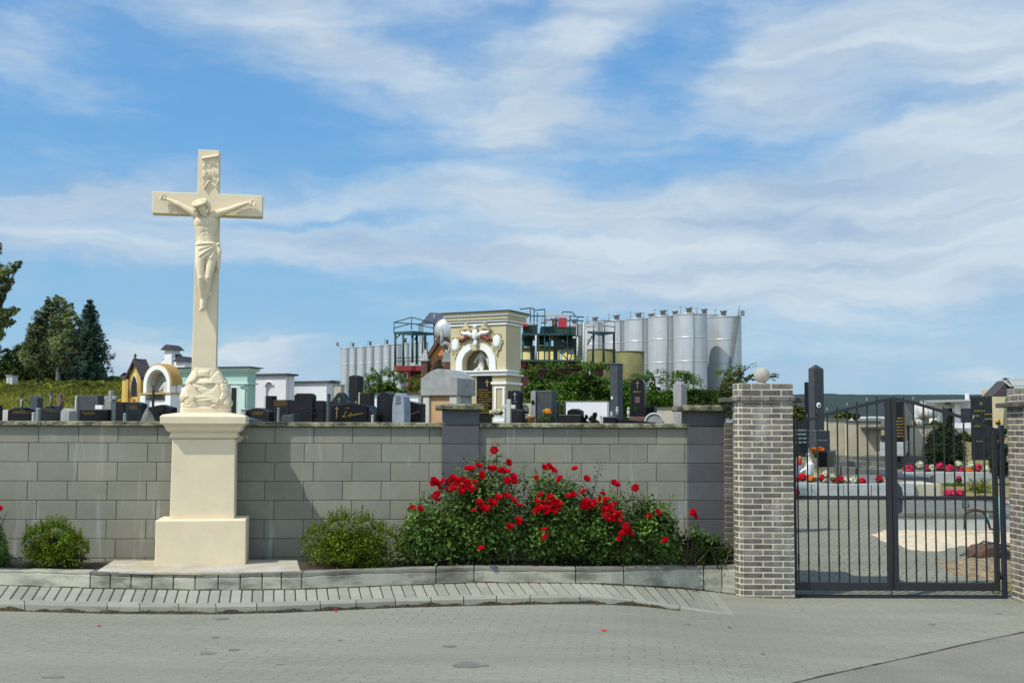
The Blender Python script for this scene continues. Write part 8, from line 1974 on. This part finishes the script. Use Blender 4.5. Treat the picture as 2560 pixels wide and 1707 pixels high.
# lime shrub
o = at_ground(2447, 1240); rt = thing('lime_shrub', 'bright lime green feathery shrub behind the right gate leaf', 'shrub', (P(2447, HOR, 19.5).x, 19.5, Z(2447, 1236, 19.5)))
pts = []
for i in range(120):
    a_ = random.uniform(0, 6.28); L_ = random.uniform(.16, .33); el = random.uniform(.2, 1.2); b0 = P(2447, 1232, 19.5)
    for q in range(22):
        t = q / 21; pts.append((b0.x + L_ * t * math.cos(a_) * math.cos(el) * 1.15, b0.y + L_ * t * math.sin(a_) * math.cos(el), b0.z + L_ * (t * math.sin(el) * 1.3 - .35 * t * t) + random.uniform(-.01, .01)))
leaves('foliage', pts, .035, 'lime', rt, asp=.4, up=.5, lo=.5, hi=1.4, tints=clump_tint(pts, 6, .4)); stems(rt, P(2447, 1238, 19.5), 6, .15, .1)
rt = thing('lime_shrub', 'low flat lime cushion plant left of the feathery lime shrub', 'shrub', (P(2385, HOR, 21).x, 21, Z(2385, 1218, 21))); pts = np.concatenate([shell(P(x, 1211, 21), (.10, .09, .035), 200, .2) for x in (2368, 2385, 2402)]); leaves('foliage', pts, .035, 'lime', rt, asp=.5, up=.6, lo=.4, hi=1.0)
for x_, lab in ((2368, 'left'), (2384, 'middle'), (2400, 'right')): bedding(x_, 1232, 20.2, 11, 9, 'flower_p', f'{lab} magenta', 'of the trio on the grave platform edge')
flower_thing('small coral pink bloom left of the lime shrub', 2397, 1196, 23, .07, .06, 60, .05, 'flower_p', zg=.4)
# sand pile: uneven sheet of sand
def heap(name, label, pl, h, m, cat):
    a = [at_ground(*p) for p in pl]; c = sum(a, Vector((0, 0, 0))) / len(a); n = 40; rings = 12; mb = MB(); vs_ = []
    for r_ in range(rings + 1):
        k = r_ / rings
        for i in range(n):
            t = i / n * len(a); p = a[int(t) % len(a)].lerp(a[(int(t) + 1) % len(a)], t - int(t)); q = p.lerp(c, k); q = q + (q - c) * (1 - k) * .35 * noise.noise(Vector((i * .9, r_ * .2, 3))); g_ = tz(q.x, q.y)
            vs_.append((q.x, q.y, g_ + .004 + h * (1 - (1 - k) ** 2) * (1 + .5 * noise.noise(q * 3)) + .02 * k * noise.noise(q * 9)))
    fs_ = [(r_*n+i, r_*n+(i+1) % n, (r_+1)*n+(i+1) % n, (r_+1)*n+i) for r_ in range(rings) for i in range(n)]
    mb.add(vs_, fs_, smooth=True); o = mb.build(name, m); tag(o, label, cat); return o
heap('sand_pile', 'low spread pile of beige building sand behind the right gate leaf', [(2175, 1337), (2195, 1328), (2240, 1326), (2330, 1323), (2430, 1321), (2540, 1323), (2560, 1350), (2500, 1362), (2440, 1370), (2400, 1366), (2370, 1378), (2310, 1383), (2260, 1374), (2215, 1360)], .07, 'sand', 'sand')
heap('soil_litter', 'brown heap of soil and dry litter at the right gate corner', [(2340, 1405), (2400, 1396), (2440, 1392), (2520, 1385), (2540, 1430), (2500, 1452), (2420, 1450), (2370, 1440)], .05, 'litter', 'litter heap')
# tipped wheelbarrow
o = at_ground(2466, 1395); rt = thing('wheelbarrow', 'overturned rusty wheelbarrow lying between sand and litter by the gate hinge', 'wheelbarrow', (o.x, o.y, o.z), R(8)); k_ = o.y / F
mb = MB(); n = 12
prof_ = [(-.19, .02), (-.17, .10), (-.10, .155), (.02, .175), (.16, .17), (.24, .10), (.26, .02)]
mb.ext(prof_, -.16, .20); mb.build('tray', 'rust', rt, bevel=.02, seg=2)
mb = MB(); 
for t in (0,): pl = [(.10 + .06 * math.cos(a_), -.22, .06 + .06 * math.sin(a_)) for a_ in np.linspace(0, 6.28, 20)]; mb.tube(pl, .022, 8)
wl_ = mb.build('wheel', 'rubber', rt); mb = MB(); mb.cyl((.10, -.24, .06), (.10, -.20, .06), .035, n=12); mb.build('hub', 'teal', wl_)
mb = MB()
for yy_ in (-.05, .14): mb.tube([(-.28, yy_, .02), (-.20, yy_, .06), (.05, yy_, .20), (.3, yy_, .15)], .012, 8)
mb.build('handle', 'bronze', rt)
# hand cart frame: bent tube, legs and teal uprights leaning on the platform
rt = thing('hand_cart_frame', 'bent dark tubular cart frame with teal uprights leaning on the grave platform', 'cart', (P(2450, 1320, 16.3).x, 16.3, tz(0, 16.3)))
def tb(mb, lst, Y_, r_): mb.tube([P(x, y, Y_) for x, y in lst], r_, 8)
mb = MB(); tb(mb, [(2411, 1322), (2412, 1300), (2411, 1288), (2420, 1280), (2438, 1276), (2455, 1278), (2464, 1288), (2470, 1305), (2476, 1322), (2484, 1323)], 16.3, .016); mb.build('frame', 'iron', rt, world=True)
mb = MB(); tb(mb, [(2412, 1275), (2435, 1272), (2460, 1277), (2482, 1279)], 16.25, .014); mb.build('crossbar', 'rust', rt, world=True)
mb = MB(); tb(mb, [(2406, 1245), (2408, 1270), (2422, 1266), (2418, 1250)], 16.3, .014); mb.build('handle', 'bronze', rt, world=True)
mb = MB(); tb(mb, [(2466, 1285), (2474, 1318)], 16.45, .02); mb.build('upright', 'teal', rt, world=True); mb = MB(); tb(mb, [(2496, 1240), (2496, 1355)], 15.0, .022); mb.build('upright', 'teal', rt, world=True)
# white house with windows, propane tanks
rt = thing('white_house', 'white building with dark windows and grey flat roof beyond the cemetery', 'house', (P(2390, HOR, 60).x, 60, 1.2))
mb = MB(); pb(mb, 2335, 1004, 2432, 1085, 60, 3); mb.build('wall', 'white', rt, world=True)
mb = MB(); mb.hexa([P(2322, 1007, 58.8), P(2432, 1004, 58.8), P(2425, 1003, 64), P(2300, 1005, 64)], [P(2322, 1003, 58.8), P(2432, 1000, 58.8), P(2425, 998, 64), P(2300, 1001, 64)]); mb.build('roof', 'greystone', rt, world=True)
for (a, b_, c_, e_) in ((2356, 1020, 2386, 1062), (2402, 1020, 2428, 1056)):
    mb = MB(); pb(mb, a, b_, c_, e_, 59.95, .04); wv = mb.build('window', 'glass', rt, world=True); mb = MB()
    for q in ((a - 2, b_ - 3, c_ + 2, b_), (a - 2, e_, c_ + 2, e_ + 2), (a - 2, b_, a, e_), (c_, b_, c_ + 2, e_)): pb(mb, *q, 59.9, .08)
    mb.build('window_frame', 'white', wv, world=True)
mb = MB(); pb(mb, 2338, 1030, 2350, 1080, 59.5, .3); pb(mb, 2387, 1008, 2400, 1085, 59.5, .3); mb.build('pillar', 'white', rt, world=True)
mb = MB(); pb(mb, 2364, 1006, 2376, 1010, 59.9, .08); mb.build('vent', 'slate', rt, world=True); mb = MB(); pb(mb, 2418, 983, 2423, 1002, 61, .3); mb.build('chimney', 'white', rt, world=True)
mb = MB(); pb(mb, 2386, 1057, 2430, 1070, 59.2, .3); mb.build('terrace_band', 'white', rt, world=True)
for i, (a, b_, r_) in enumerate(((2306, 1031, 14), (2320, 1033, 12), (2298, 1056, 9))):
    Y = 50; c = P(a, b_, Y); rr = r_ * Y / F; rt = thing('gas_tank', ('largest white horizontal gas tank left of the white house', 'right white gas tank touching the white house', 'lower pale gas tank behind the beige wall')[i], 'tank', (c.x, c.y, c.z - rr)); mb = MB(); mb.cyl((-.1, 0, rr), (.45, .5, rr), rr, n=28); mb.sph((-.1, 0, rr), rr * .45, rr, rr, n=24, m=14); mb.build('shell', 'palestone', rt); mb = MB(); mb.box(-.12, .12, .2, .6, -.6, .05); mb.build('support', 'greystone', rt)
# house with dark gable at the right edge
rt = thing('gabled_house', 'cream house with dark gable seen above the right brick pillar', 'house', (P(2510, HOR, 70).x, 70, 1.2))
mb = MB(); pb(mb, 2522, 969, 2700, 1080, 71, 4); mb.build('wall', 'beigelt', rt, world=True)
mb = MB(); a, b_, c_ = P(2472, 990, 70), P(2510, 951, 70), P(2540, 990, 70); mb.ext([(a.x, a.z), (b_.x, b_.z), (c_.x, c_.z), (c_.x - .2, c_.z), (b_.x, b_.z - .4), (a.x + .35, a.z)][:3], 69.4, 71); mb.build('gable', 'roofdark', rt, world=True)
mb = MB(); mb.hexa([P(2508, 953, 69.2), P(2526, 967, 69.2), P(2640, 960, 74), P(2620, 940, 74)], [P(2508, 951, 69.2), P(2526, 965, 69.2), P(2640, 958, 74), P(2620, 938, 74)]); mb.build('roof', 'palestone', rt, world=True)
mb = MB(); pb(mb, 2514, 944.5, 2518, 950, 71, .3); pb(mb, 2509, 945.5, 2524, 947, 71, .3); mb.build('chimney', 'slate', rt, world=True)
# vegetation fringe beyond the walls
for (a, Y, circ, lab) in ((2120, 40, [(2100, 1045, 10), (2118, 1038, 9), (2140, 1042, 8), (2090, 1055, 10)], 'low yellow green bush above the beige wall right of the obelisk'), (2345, 38, [(2335, 1060, 9), (2350, 1064, 8), (2320, 1066, 8), (2410, 1090, 10), (2425, 1095, 8)], 'small olive bush above the wall left of the round conifer'), (1998, 44, [(1990, 1030, 16), (2005, 1034, 14), (1995, 1048, 14), (1980, 1040, 14)], 'green bush between brick pillar and obelisk')):
    shrub('wild_bush', lab, a, Y, circ, 2200, .12, 'juniper', sc=1.5)
